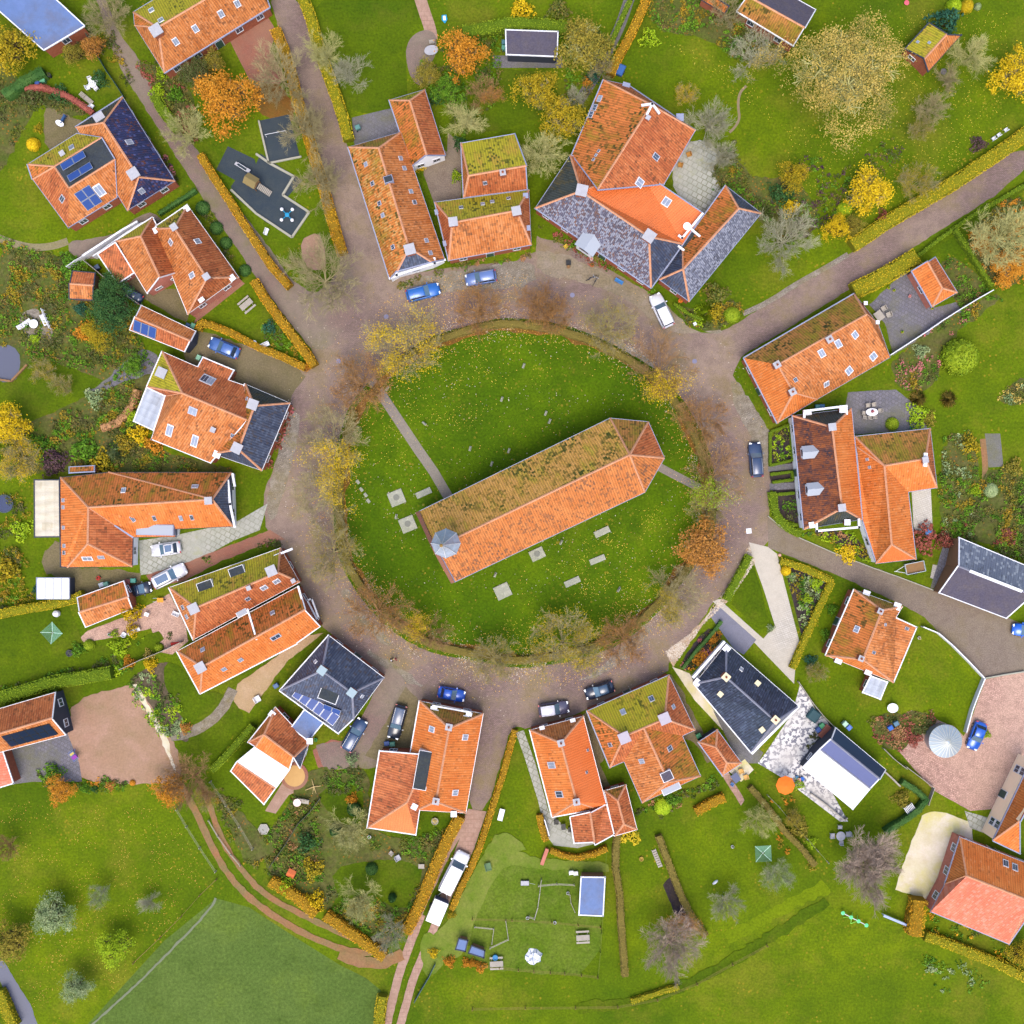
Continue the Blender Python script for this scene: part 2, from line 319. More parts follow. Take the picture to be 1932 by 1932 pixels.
STONE = ground_mat('grave_stone', ['#a8aa98', '#9a9e86', '#8a8e86', '#b4b4a4'], (0.5, 1.5, 6.0), amp=0.4)
# ---------------------------------------------------------------- ground sheets
SHEETS = []
def chaikin(p, n=2, closed=True):
    for _ in range(n):
        q = []; k = len(p)
        for i in range(k if closed else k - 1):
            a, b = p[i], p[(i + 1) % k]
            q += [(a[0] * .75 + b[0] * .25, a[1] * .75 + b[1] * .25), (a[0] * .25 + b[0] * .75, a[1] * .25 + b[1] * .75)]
        p = q if closed else [p[0]] + q + [p[-1]]
    return p
def densify(p, d, closed=True):
    q = []; k = len(p)
    for i in range(k if closed else k - 1):
        a, b = p[i], p[(i + 1) % k]; n = max(1, int(math.hypot(b[0] - a[0], b[1] - a[1]) / d))
        for j in range(n): q.append((a[0] + (b[0] - a[0]) * j / n, a[1] + (b[1] - a[1]) * j / n))
    if not closed: q.append(p[-1])
    return q
def sheet(name, mat, pts, label, smooth=0, jit=0.0, world=False):
    p = [tuple(q) for q in pts] if world else [tuple(P(x, y)[:2]) for x, y in pairs(pts)]
    if smooth: p = chaikin(p, smooth)
    if jit:
        p = densify(p, 0.5)
        p = [(x + jit * noise.noise(Vector((x * 1.1, y * 1.1, 3))) * 1.6, y + jit * noise.noise(Vector((x * 1.1, y * 1.1, 9))) * 1.6) for x, y in p]
    xs = [q[0] for q in p]; ys = [q[1] for q in p]; bb = (min(xs), min(ys), max(xs), max(ys)); lv = 1
    for s in SHEETS:
        b = s[1]
        if bb[0] < b[2] and bb[2] > b[0] and bb[1] < b[3] and bb[3] > b[1]: lv = max(lv, s[2] + 1)
    SHEETS.append((p, bb, lv)); z = lv * 0.004
    bm = bmesh.new(); vs = [bm.verts.new((x, y, z)) for x, y in p]; f = bm.faces.new(vs)
    bmesh.ops.triangulate(bm, faces=[f]); bmesh.ops.recalc_face_normals(bm, faces=bm.faces)
    for f in bm.faces:
        if f.normal.z < 0: f.normal_flip()
    me = bpy.data.meshes.new(name); bm.to_mesh(me); bm.free(); me.materials.append(mat)
    o = bpy.data.objects.new(name, me); COL.objects.link(o)
    return tag(o, label, kind='structure')
def gz(p):
    z = 0.0
    for q, b, lv in SHEETS:
        if b[0] < p[0] < b[2] and b[1] < p[1] < b[3] and lv * 0.004 > z and inpoly(p[0], p[1], q): z = lv * 0.004
    return z
def at(x, y, h=0.0):
    """ground point seen under image point (x, y) of something h metres above it"""
    p = P(x, y, h); return Vector((p.x, p.y, gz(p)))
def strip(pts, w):
    n = len(pts); L = []; R = []
    for i in range(n):
        a = Vector(pts[max(0, i - 1)]); b = Vector(pts[min(n - 1, i + 1)]); d = (b - a).normalized(); q = Vector((-d.y, d.x))
        L.append(tuple(Vector(pts[i]) + q * w / 2)); R.append(tuple(Vector(pts[i]) - q * w / 2))
    return L + R[::-1]
def path(name, mat, pts, w, label, smooth=2, jit=0.0):
    p = [tuple(P(x, y)[:2]) for x, y in pairs(pts)]
    if smooth: p = chaikin(p, smooth, False)
    p = densify(p, 0.6, False)
    return sheet(name, mat, strip(p, w), label, 0, jit, world=True)

# ---------------------------------------------------------------- buildings
RX = re.compile(r'([A-Za-z])(-?\d+),(-?\d+)(?:@([\d.]+))?')
def unit_frame():
    m = MB(); m.box((0, -.5, 0), (1.0, .1, .1)); m.box((0, .5, 0), (1.0, .1, .1)); m.box((-.46, 0, 0), (.08, .9, .1)); m.box((.46, 0, 0), (.08, .9, .1)); m.box((0, 0, 0), (.04, .9, .07)); return m
FR_M = unit_frame().mesh('window_frame', FRAME); WFR_M = unit_frame().mesh('white_frame', WHITE)
PN_M = MB().box((0, 0, 0), (.86, .92, .03)).mesh('pane', PANE); PN_L = MB().box((0, 0, 0), (.86, .92, .06)).mesh('pane', PANEL)
DOOR_M = MB().box((0, 0, 0), (1, 1, .06)).mesh('door', flat('door_paint', '#3c5a50', 0.5)); DFR = MB().box((0, .52, 0), (1.14, .07, .1)).box((-.54, 0, 0), (.07, 1, .1)).box((.54, 0, 0), (.07, 1, .1)).mesh('door_frame', WHITE)
class House:
    def __init__(s, name, label, cat, wings, wall='brick', gut='lead', win=True, group=None, door=True):
        s.ws = []; s.wall = wall; s.bv = []
        for w in wings:
            pts, fcs, e, r = w[:4]; V = {}
            for k, x, y, h in RX.findall(pts):
                z = float(h) if h else (r if k.isupper() else e); V[k] = (float(x), float(y), P(float(x), float(y), z))
            F = []
            for tok in fcs.split():
                ks, c = tok.split(':'); F.append((ks, c))
            s.ws.append((V, F))
        allp = [v[2] for V, F in s.ws for v in V.values()]
        c = sum(allp, Vector()) / len(allp); g = gz(c) if cat != 'x' else 0
        s.root = root(name, label, cat, (c.x, c.y, 0), group=group)
        for V, F in s.ws: s.wing(V, F, wall, gut, win, door)
    def wing(s, V, F, wall, gut, win, door):
        roof = MB(); edges = {}; cz = {}
        for fi, (ks, c) in enumerate(F):
            pv = [V[k][2] for k in ks]
            n = Vector((0, 0, 0))
            for i in range(len(pv)): n += (pv[i] - pv[0]).cross(pv[(i + 1) % len(pv)] - pv[0])
            if n.z < 0: pv = pv[::-1]; ks = ks[::-1]; n = -n
            n.normalize()
            if n.z > 0.995:
                L = max(range(len(pv)), key=lambda i: (pv[(i + 1) % len(pv)] - pv[i]).length); u = (pv[(L + 1) % len(pv)] - pv[L]).normalized()
            else: u = Vector((0, 0, 1)).cross(n).normalized()
            v = n.cross(u); roof.add(pv, [tuple(range(len(pv)))], RK.index(c)); roof.uv[len(roof.f) - 1] = [(p.dot(u), p.dot(v)) for p in pv]
            cz[fi] = sum(p.z for p in pv) / len(pv)
            for i in range(len(ks)):
                e = tuple(sorted((ks[i], ks[(i + 1) % len(ks)]))); edges.setdefault(e, []).append((fi, ks[i], ks[(i + 1) % len(ks)]))
        used = sorted(set(roof.m)); roof.m = [used.index(q) for q in roof.m]
        ro = roof.build('roof', [RML[q] for q in used], s.root); ro.data.calc_loop_triangles()
        lt = ro.data.loop_triangles; s.bv.append((BVHTree.FromPolygons([tuple(v) for v in roof.v], [tuple(t.vertices) for t in lt]), [t.polygon_index for t in lt], roof))
        rid = MB(); slate = all(c in 'sSbgGQzVdxXuwWe' for _, c in F); gm = MB(); nxt = {}
        for (a, b), us in edges.items():
            A, B = V[a][2], V[b][2]
            if len(us) > 1:
                if (cz[us[0][0]] + cz[us[1][0]]) / 2 < (A.z + B.z) / 2 - 0.02:
                    d = (B - A).normalized(); q = Vector((-d.y, d.x, 0)).normalized() * .14; up = Vector((0, 0, .1)); lo = Vector((0, 0, -.04))
                    rid.add([A - q + lo, A + q + lo, A + up, B - q + lo, B + q + lo, B + up], [(0, 1, 2), (3, 5, 4), (0, 2, 5, 3), (1, 4, 5, 2), (0, 3, 4, 1)])
                continue
            nxt[us[0][1]] = us[0][2]
            d = (B - A); 
            if d.length < .3: continue
            d.normalize(); out = Vector((d.y, -d.x, 0)).normalized()
            o1 = out * -.02; o2 = out * .13; t = Vector((0, 0, .05)); bt = Vector((0, 0, -.14)); e = d * .05
            A2, B2 = A - e, B + e
            gm.add([A2 + o1 + bt, A2 + o2 + bt, A2 + o2 + t, A2 + o1 + t, B2 + o1 + bt, B2 + o2 + bt, B2 + o2 + t, B2 + o1 + t], [(0, 1, 2, 3), (4, 7, 6, 5), (0, 4, 5, 1), (1, 5, 6, 2), (2, 6, 7, 3), (3, 7, 4, 0)])
        if rid.f: rid.build('ridge_cap', RIDGES if slate else RIDGE, s.root)
        if gm.f: gm.build('gutter', {'lead': LEAD, 'white': WHITE, 'dark': MC['dark_boards']}[gut], s.root)
        # walls follow the boundary loop, set in under the eaves
        start = next(iter(nxt)); loop = [start]
        while nxt.get(loop[-1]) and nxt[loop[-1]] != start and len(loop) < 40: loop.append(nxt[loop[-1]])
        pts = [V[k][2] for k in loop]; n = len(pts); ins = []
        for i in range(n):
            a, b, c = pts[i - 1], pts[i], pts[(i + 1) % n]
            d1 = Vector((b.x - a.x, b.y - a.y)).normalized(); d2 = Vector((c.x - b.x, c.y - b.y)).normalized()
            n1 = Vector((-d1.y, d1.x)); n2 = Vector((-d2.y, d2.x)); m = (n1 + n2)
            m = m / max(0.4, m.length_squared) * 2 if m.length > .01 else n1
            ins.append(Vector((b.x + m.x * .14, b.y + m.y * .14, b.z - .06)))
        wm = MB()
        for i in range(n):
            a, b = ins[i], ins[(i + 1) % n]; wm.add([(a.x, a.y, -.1), (b.x, b.y, -.1), b, a], [(0, 1, 2, 3)])
        wm.build('wall', WALLS[wall], s.root)
        if not win: return
        best = None
        for i in range(n):
            a, b = ins[i], ins[(i + 1) % n]; L = (Vector((b.x - a.x, b.y - a.y))).length
            if L < 1.9 or min(a.z, b.z) < 2.1: continue
            d = Vector((b.x - a.x, b.y - a.y, 0)).normalized(); out = Vector((d.y, -d.x, 0)); mid = (a + b) / 2
            if (-mid.x * out.x - mid.y * out.y) / max(1, math.hypot(mid.x, mid.y)) < 0.15: continue
            k = max(1, int(L / 3.0)); h = min(a.z, b.z)
            M3 = Matrix((d, Vector((0, 0, 1)), out)).transposed().to_4x4()
            for j in range(k):
                p = a + (b - a) * ((j + .5) / k); p = Vector((p.x, p.y, 0)) + out * .03
                isd = door and j == k // 2 and k > 2
                sz = (1.0, 2.1, 1) if isd else (1.1, 1.35 if h > 2.6 else .8, 1)
                p.z = 1.05 if isd else (h - sz[1] / 2 - .45 if h < 3.6 else 1.7)
                M = Matrix.Translation(p) @ M3 @ Matrix.Diagonal((*sz, 1))
                f = put('door' if isd else 'window', DFR if isd else WFR_M, s.root, M)
                c = bpy.data.objects.new('door_leaf' if isd else 'pane', DOOR_M if isd else PN_M); COL.objects.link(c); c.parent = f
                if h > 4.2 and not isd:
                    p2 = p.copy(); p2.z = h - 1.1; f = put('window', WFR_M, s.root, Matrix.Translation(p2) @ M3 @ Matrix.Diagonal((*sz, 1)))
                    c = bpy.data.objects.new('pane', PN_M); COL.objects.link(c); c.parent = f
    def hit(s, x, y):
        best = None; o = Vector((0, 0, HC)); d = (P(x, y, 0) - o).normalized()
        for bv, pi, rf in s.bv:
            p, n, k, _ = bv.ray_cast(o, d)
            if p is None or (best and best[0].z > p.z): continue
            if n.z < 0: n = -n
            if n.z > .99:
                q = [Vector(rf.v[a]) for a in rf.f[pi[k]]]; u = max((q[a] - q[a - 1] for a in range(len(q))), key=lambda e: e.length); u.z = 0; u.normalize(); n = Vector((0, 0, 1))
            else: u = Vector((0, 0, 1)).cross(n).normalized()
            best = (p, u, n.cross(u), n)
        if best is None:
            p = P(x, y, 4); best = (p, Vector((1, 0, 0)), Vector((0, 1, 0)), Vector((0, 0, 1)))
        return best
    def M(s, x, y, lift, sx, sy, sz=1.0):
        p, u, v, n = s.hit(x, y); return Matrix.Translation(p + n * lift) @ Matrix((u, v, n)).transposed().to_4x4() @ Matrix.Diagonal((sx, sy, sz, 1))
    def sky(s, t, w=.75, h=1.0, light=False):
        for x, y in pairs(t):
            f = put('skylight', WFR_M if light else FR_M, s.root, s.M(x, y, .05, w, h)); c = bpy.data.objects.new('pane', PN_L if light or random.random() < .5 else PN_M); COL.objects.link(c); c.parent = f
        return s
    def chim(s, t, w=1.0, h=.9, mat=None, pot=False):
        for x, y in pairs(t):
            p, u, v, n = s.hit(x, y); z = p.z + h; q = P(x, y, z); u2 = Vector((u.x, u.y)); a = math.atan2(u2.y, u2.x)
            m = MB(); m.box((q.x, q.y, (p.z - .8 + z - .15) / 2), (w * .78, w * .78, z - .15 - p.z + .8), a); o = m.build('chimney', WALLS['brick'], s.root)
            m = MB(); m.box((q.x, q.y, z - .07), (w, w, .16), a)
            m.build('chimney_cap', mat or CAP, o)
            if pot: MB().lathe((q.x, q.y, z), [(.15, 0), (.13, .35), (.09, .35), (.09, .1)], 10).build('chimney_pot', RM['r'] if False else flat('terracotta', '#b0603c'), o)
        return s
    def pv(s, x, y, nx, ny, w=1.0, h=1.65, ang=0.0, mat=None, tilt=0.0, lift=.12, part='solar_panel'):
        p, u, v, n = s.hit(x, y); B = Matrix.Translation(p + n * lift) @ Matrix((u, v, n)).transposed().to_4x4() @ Matrix.Rotation(ang, 4, 'Z')
        key = ('pv', mat.name if mat else '', round(w, 2), round(h, 2))
        if key not in MC: MC[key] = (MB().box((0, 0, 0), (w, h, .05)).box((0, 0, 0), (w - .1, h - .1, .06), mi=1).mesh('solar_panel', [BLACK if mat is PVD else STEEL, mat or PV]))
        for i in range(nx):
            for j in range(ny):
                put(part, MC[key], s.root, B @ Matrix.Translation(((i - (nx - 1) / 2) * (w + .04), (j - (ny - 1) / 2) * (h + .04), tilt * h / 2)) @ Matrix.Rotation(tilt, 4, 'X'))
        return s
    def bar(s, pts, z, w=.28, mat=None, hh=.3, part='parapet'):
        q = [P(x, y, z) for x, y in pairs(pts)]; m = MB()
        for a, b in zip(q, q[1:]):
            d = b - a; m.box(((a.x + b.x) / 2, (a.y + b.y) / 2, z - hh / 2), (d.length + w, w, hh), math.atan2(d.y, d.x))
        m.build(part, mat or WHITE, s.root); return s
    def flatd(s, x, y, w, h, ang=0.0, mat='d', rim=WHITE, hh=.5, part='flat_dormer', absa=None):
        """box dormer with a flat roof; w across the slope, h down the slope (plan metres)"""
        p, u, v, n = s.hit(x, y); a = math.atan2(u.y, u.x) + ang if absa is None else absa; z = p.z + hh; q = P(x, y, z)
        m = MB(); m.box((q.x, q.y, z - 1.0), (w, h, 2.0), a); o = m.build(part, rim, s.root)
        MB().box((q.x, q.y, z + .02), (w - .16, h - .16, .06), a).build('dormer_roof', RM[mat], o); return s
    def gdorm(s, x, y, w=1.6, L=1.9, mat='W', flip=0.0):
        """gabled dormer pointing down the slope"""
        p, u, v, n = s.hit(x, y); dn = Vector((-v.x, -v.y, 0)).normalized(); sd = Vector((-dn.y, dn.x, 0)); b = Vector((p.x, p.y, p.z)); m = MB(); r = MB()
        f = b + dn * L / 2; k = b - dn * L / 2
        zt = p.z + .75; lo = p.z - L / 2 - .3
        m.add([f - sd * w / 2 + Vector((0, 0, lo - f.z)), f + sd * w / 2 + Vector((0, 0, lo - f.z)), f + sd * w / 2 + Vector((0, 0, zt - .25 - f.z)), f + Vector((0, 0, zt + .2 - f.z)), f - sd * w / 2 + Vector((0, 0, zt - .25 - f.z)),
               k - sd * w / 2 + Vector((0, 0, zt - .25 - k.z)), k + sd * w / 2 + Vector((0, 0, zt - .25 - k.z)), k - sd * w / 2 + Vector((0, 0, lo - k.z)), k + sd * w / 2 + Vector((0, 0, lo - k.z))],
              [(0, 1, 2, 3, 4), (0, 4, 5, 7), (1, 8, 6, 2)])
        o = m.build('dormer', WHITE, s.root); f2 = f + dn * .15
        z0 = Vector((0, 0, zt - .3 - p.z)); z1 = Vector((0, 0, zt + .28 - p.z)); k2 = k - dn * .9; w2 = w * .62
        r.add([f2 - sd * w2 + z0, f2 + z1, k2 + z1, k - sd * w2 + z0, f2 + sd * w2 + z0, k + sd * w2 + z0], [(0, 1, 2, 3), (1, 4, 5, 2)]); r.build('dormer_roof', RM[mat], o)
        M = Matrix.Translation(f + dn * .04 + Vector((0, 0, zt - .75 - p.z))) @ Matrix((sd * -1, Vector((0, 0, 1)), dn)).transposed().to_4x4() @ Matrix.Diagonal((w * .6, .75, 1, 1))
        c = MB(); c.box((0, 0, 0), (1, 1, .05), M=M); c.build('pane', PANE, o); return s

# ---------------------------------------------------------------- plants
def leafq(m, c, s, up=0.5, rnd=random):
    n = Vector((rnd.gauss(0, 1), rnd.gauss(0, 1), abs(rnd.gauss(0, 1)) + up)).normalized(); u = n.orthogonal().normalized(); v = n.cross(u)
    a = rnd.random() * 6.28; u, v = u * math.cos(a) + v * math.sin(a), v * math.cos(a) - u * math.sin(a)
    s2 = s * rnd.uniform(.6, 1.3)
    m.add([c - u * s2, c - v * s2 * .6, c + u * s2, c + v * s2 * .6], [(0, 1, 2, 3)])
def skeleton(seed, R=4.0, H=8.0, limbs=7, depth=3, kids=4, th=.16, twig=.022, trunkf=.28, spread=1.0, fan=.7):
    """returns (trunk+limbs MB, twigs MB, twig tip points)"""
    r = random.Random(seed); A, B, tips = MB(), MB(), []
    h0 = H * trunkf; bend = Vector((r.uniform(-.2, .2), r.uniform(-.2, .2), 0))
    A.seg((0, 0, -.2), bend * .5 + Vector((0, 0, h0 * .5)), th * 1.5, th * 1.15, 7, cap=False); top = bend + Vector((0, 0, h0)); A.seg(bend * .5 + Vector((0, 0, h0 * .5)), top, th * 1.15, th, 7, cap=False)
    def grow(p, d, L, rad, lv):
        q = p; dd = d.copy(); steps = 3 if lv > 0 else 2
        for i in range(steps):
            dd = (dd + Vector((r.gauss(0, .13), r.gauss(0, .13), r.gauss(.04, .08)))).normalized(); n = q + dd * L / steps
            r0 = rad * (1 - .28 * i); r1 = rad * (1 - .28 * (i + 1)) if i < steps - 1 else rad * .4
            (A if lv >= depth - 1 else B).seg(q, n, max(r0, twig), max(r1, twig * .7), 5 if lv >= depth - 1 else 3, cap=False)
            if lv > 0:
                for _ in range(kids if i else max(1, kids - 2)):
                    sd = Vector((r.gauss(0, 1), r.gauss(0, 1), r.gauss(.15, .5))).normalized()
                    grow(q.lerp(n, r.uniform(.3, 1)), (dd * fan + sd * .75).normalized(), L * r.uniform(.42, .66), r1 * .75, lv - 1)
            q = n
        if lv <= 1: tips.append(q)
    for i in range(limbs):
        t = 2 * math.pi * (i + r.uniform(-.3, .3)) / limbs; el = r.choice((.45, .8, 1.15)) / spread
        d = Vector((math.cos(t) * math.cos(el), math.sin(t) * math.cos(el), math.sin(el))); L = R * r.uniform(.72, .95)
        grow(top - Vector((0, 0, r.uniform(0, h0 * .25))), d, L, th * .55, depth)
    return A, B, tips
BARK = {'olive': flat('olive_bark', '#b0a478', 0.95, 0.1), 'brown': flat('brown_bark', '#a8845c', 0.95, 0.1), 'grey': flat('grey_bark', '#b4b294', 0.95, 0.1), 'green': flat('mossy_bark', '#ccc884', 0.95, 0.1), 'mauve': flat('mauve_bark', '#b8a494', 0.95, 0.1), 'dark': flat('dark_bark', '#5c4c3c', 0.95, 0.1)}
LF = {
 'orange': leaf_mat('orange_leaves', ['#94641c', '#bc7c24', '#d48c24', '#e09c30', '#84682c']),
 'ginger': leaf_mat('ginger_leaves', ['#94642c', '#b87a34', '#c88c3c', '#a87844', '#e09038']),
 'yellow': leaf_mat('yellow_leaves', ['#a89018', '#c8a818', '#e4c018', '#f0cc20', '#8c8c1c']),
 'pale': leaf_mat('pale_gold_leaves', ['#545c24', '#787838', '#9c9044', '#c4a850', '#dcc068', '#6c7438'], k=.66),
 'lime': leaf_mat('lime_leaves', ['#6c9010', '#8cac18', '#a8c420', '#c0cc28']),
 'olive': leaf_mat('olive_leaves', ['#5c601c', '#7c7828', '#948830', '#a89434', '#686c24']),
 'olivey': leaf_mat('olive_yellow_leaves', ['#646814', '#8c841c', '#ac981c', '#c4a41c', '#78781c']),
 'green': leaf_mat('green_leaves', ['#345810', '#4c7818', '#6c9820', '#84a42c']),
 'dark': leaf_mat('dark_green_leaves', ['#24441c', '#30582c', '#446c34', '#587c38']),
 'teal': leaf_mat('teal_leaves', ['#20483c', '#2c5c48', '#3c6c50', '#4c7c58']),
 'glau': leaf_mat('glaucous_leaves', ['#5c7444', '#788e5c', '#9cac78', '#bcc494'], k=.68),
 'red': leaf_mat('red_leaves', ['#6c3c34', '#8c4c3c', '#a85c50', '#74503c']),
 'pink': leaf_mat('pink_flowers', ['#8c4c54', '#c86c74', '#d88484', '#5c6c34', '#a8444c']),
 'brownf': leaf_mat('brown_flower_heads', ['#8c6438', '#a87c50', '#c09064', '#785c30', '#6c7028']),
 'hedge_o': leaf_mat('copper_hedge_leaves', ['#a07818', '#cc8c1c', '#e8a420', '#c8a424', '#f0b42c', '#8c8018']),
 'hedge_y': leaf_mat('golden_hedge_leaves', ['#849018', '#b0a41c', '#ccb020', '#d8bc24', '#748818']),
 'hedge_g': leaf_mat('green_hedge_leaves', ['#5c7c18', '#809c1c', '#94a820', '#6c8c1c']),
 'hedge_b': leaf_mat('winter_hedge_twigs', ['#6c6430', '#80743c', '#8c7c3c', '#98883c', '#6c6c24']),
 'hedge_d': leaf_mat('yew_hedge_leaves', ['#28501c', '#386028', '#4c7030', '#3c6834']),
 'mix': leaf_mat('mixed_garden_leaves', ['#40541c', '#5c6c20', '#7c7c28', '#50642c', '#8c7c38', '#6c5c3c', '#90902c']),
 'mixd': leaf_mat('dark_garden_leaves', ['#34441c', '#4c5420', '#4c6028', '#685c38', '#586c38', '#74642c']),
 'mixy': leaf_mat('autumn_garden_leaves', ['#5c6c18', '#84841c', '#a88c20', '#7c7428', '#c09424', '#586818']),
 'purp': leaf_mat('purple_leaves', ['#44303c', '#5c4448', '#6c5450']),
}
EM = bpy.data.materials.new('dummy_a')
PROT = {}; PRAD = {}
def proto(kind):
    """meshes are generated at crown radius 4 m; cached"""
    if kind in PROT: return PROT[kind]
    k, sd = kind.split('#'); sd = int(sd); r = random.Random(sd * 31 + len(k)); out = None
    if k in ('bare', 'birch'):
        A, B, tips = skeleton(sd, limbs=13, depth=3, kids=3, twig=.014, fan=1.12, th=.15) if k == 'bare' else skeleton(sd, limbs=12, depth=3, kids=4, twig=.012, fan=1.2)
        out = (A.mesh('trunk', [EM]), B.mesh('crown', [EM]), None)
    elif k == 'thin':
        A, B, tips = skeleton(sd, limbs=9, depth=2, kids=6, twig=.015, fan=1.05, th=.12); out = (A.mesh('trunk', [EM]), B.mesh('crown', [EM]), None)
    elif k in ('half', 'sparse'):
        A, B, tips = skeleton(sd, limbs=9, depth=3, kids=3, twig=.014, fan=1.05, th=.13); L = MB(); a0 = r.random() * 6.28
        for t in tips:
            side = math.cos(math.atan2(t.y, t.x) - a0)
            if k == 'sparse' and (side < .25 or r.random() < .55): continue
            if k == 'half' and (r.random() < .45 or noise.noise(t * .5 + Vector((sd * 7, 0, 0))) < -.12): continue
            for _ in range(4): leafq(L, t + Vector((r.gauss(0, .38), r.gauss(0, .38), r.gauss(0, .28))), .075, rnd=r)
        out = (A.mesh('trunk', [EM]), B.mesh('crown', [EM]), L.mesh('foliage', [EM]))
    elif k == 'haze':
        A, B, tips = skeleton(sd, limbs=10, depth=3, kids=3, twig=.014, fan=1.2, th=.17); L = MB()
        for t in tips:
            if r.random() < .3: [leafq(L, t + Vector((r.gauss(0, .3), r.gauss(0, .3), r.gauss(0, .2))), .07, rnd=r) for _ in range(2)]
        out = (A.mesh('trunk', [EM]), B.mesh('crown', [EM]), L.mesh('foliage', [EM]))
    elif k in ('full', 'clump', 'big'):
        A, B, tips = skeleton(sd, R=3.0, limbs=8, depth=2, kids=4, twig=.03); L = MB(); n = {'full': 170, 'clump': 125, 'big': 520}[k]
        s = {'full': .15, 'clump': .17, 'big': .055}[k]
        for i in range(n):
            t = r.random() * 6.28; q = math.sqrt(r.random()); lob = 1 + .22 * math.sin(3 * t + sd) + .12 * math.sin(7 * t + 2 * sd); rr = 3.9 * q * lob * r.uniform(.85, 1)
            z = 2.6 + 4.6 * math.sqrt(max(0, 1 - (q * .96) ** 2)) * r.uniform(.45, 1.0); cs = r.uniform(.35, .8) * (.6 if k == 'big' else 1)
            for _ in range(26 if k != 'big' else 34):
                leafq(L, Vector((rr * math.cos(t), rr * math.sin(t), z)) + Vector((r.gauss(0, cs * .7), r.gauss(0, cs * .7), r.gauss(0, cs * .45))), s, rnd=r)
        out = (A.mesh('trunk', [EM]), B.mesh('crown', [EM]), L.mesh('foliage', [EM]))
    elif k in ('dome', 'shrub', 'spiky'):
        # low plants: radius 1, height 1
        L = MB(); A = MB()
        for i in range(5):
            t = i * 1.26 + r.random(); A.seg((0, 0, -.1), (.45 * math.cos(t), .45 * math.sin(t), .55), .035, .015, 4)
        if k == 'spiky':
            for i in range(260):
                t = r.random() * 6.28; e = r.uniform(.1, 1.3); d = Vector((math.cos(t) * math.cos(e), math.sin(t) * math.cos(e), math.sin(e))); b = d * .15; m1 = b + d * .6 * r.uniform(.7, 1); e1 = m1 + Vector((d.x, d.y, -.15)) * .45 * r.uniform(.6, 1)
                w = Vector((-d.y, d.x, 0)).normalized() * .022; L.add([b - w, b + w, m1 + w, e1, m1 - w], [(0, 1, 2, 3, 4)])
        else:
            n = 900 if k == 'dome' else 420
            for i in range(n):
                t = r.random() * 6.28; zz = r.random(); lob = 1 if k == 'dome' else 1 + .25 * math.sin(3 * t + sd) + .15 * math.sin(5 * t + sd * 2)
                q = math.sqrt(max(0, 1 - zz * zz)) * lob * (r.uniform(.93, 1) if k == 'dome' else r.uniform(.55, 1.05))
                leafq(L, Vector((q * math.cos(t), q * math.sin(t), zz * (.96 if k == 'dome' else r.uniform(.6, 1)) + .03)), .07 if k == 'dome' else .11, rnd=r)
            if k == 'dome': L.lathe((0, 0, 0), [(.8, 0), (.9, .2), (.84, .5), (.6, .78), (.25, .92), (0, .95)], 14)
        out = (A.mesh('stem', [EM]), None, L.mesh('foliage', [EM]))
    elif k == 'conifer':
        L = MB(); A = MB(); A.seg((0, 0, -.1), (0, 0, 1.9), .1, .02, 6)
        for i in range(1500):
            zz = r.random() ** 1.3; t = r.random() * 6.28; lay = math.sin(zz * 24) * .06; q = (1 - zz) ** .8 * r.uniform(.6, 1) + lay * (1 - zz); d = Vector((math.cos(t), math.sin(t), -.25)); p = Vector((q * d.x, q * d.y, .15 + zz * 1.9))
            w = Vector((-d.y, d.x, 0)) * .045; L.add([p - d * .1 - w * .3, p - w, p + d * .13, p + w], [(0, 1, 2, 3)])
        out = (A.mesh('trunk', [EM]), None, L.mesh('foliage', [EM]))
    rr = sorted(math.hypot(v.co.x, v.co.y) for q in out[1:] if q for v in q.vertices); PRAD[kind] = rr[int(len(rr) * .975)]
    PROT[kind] = out; return out
def mo(name, me, parent, mat):
    o = bpy.data.objects.new(name, me); COL.objects.link(o); o.parent = parent
    o.material_slots[0].link = 'OBJECT'; o.material_slots[0].material = mat; return o
def tree(x, y, r, kind, leaf, bark, label, h=None, name='tree', group=None, sy=1.0, seed=None):
    """x, y crown centre in the photograph's frame, r crown radius in frame pixels"""
    R = r * S * OR[2]; h = h or (2.5 + R * 1.15); sd = seed or random.randint(1, 3 if kind in ('bare', 'full') else 2)
    low = kind in ('dome', 'shrub', 'spiky', 'conifer')
    p = at(x, y, h * (.35 if low else .6)); o = root(name, label, 'tree' if not low or kind == 'conifer' else 'shrub', p, random.random() * 6.28 if sy == 1 else 0, group)
    A, B, L = proto('%s#%d' % (kind, sd)); bk = BARK[bark or 'dark']
    if low: sc = (R, R * sy, h / (2.0 if kind == 'conifer' else 1.0))
    else: k = R / PRAD['%s#%d' % (kind, sd)]; sc = (k, k * sy, h / 8.0)
    for me, nm, mt in ((A, 'stem' if low else 'trunk', bk), (B, 'crown', bk), (L, 'foliage', LF[leaf] if leaf else None)):
        if me is None or mt is None: continue
        q = mo(nm, me, o, mt); q.scale = sc
    return o
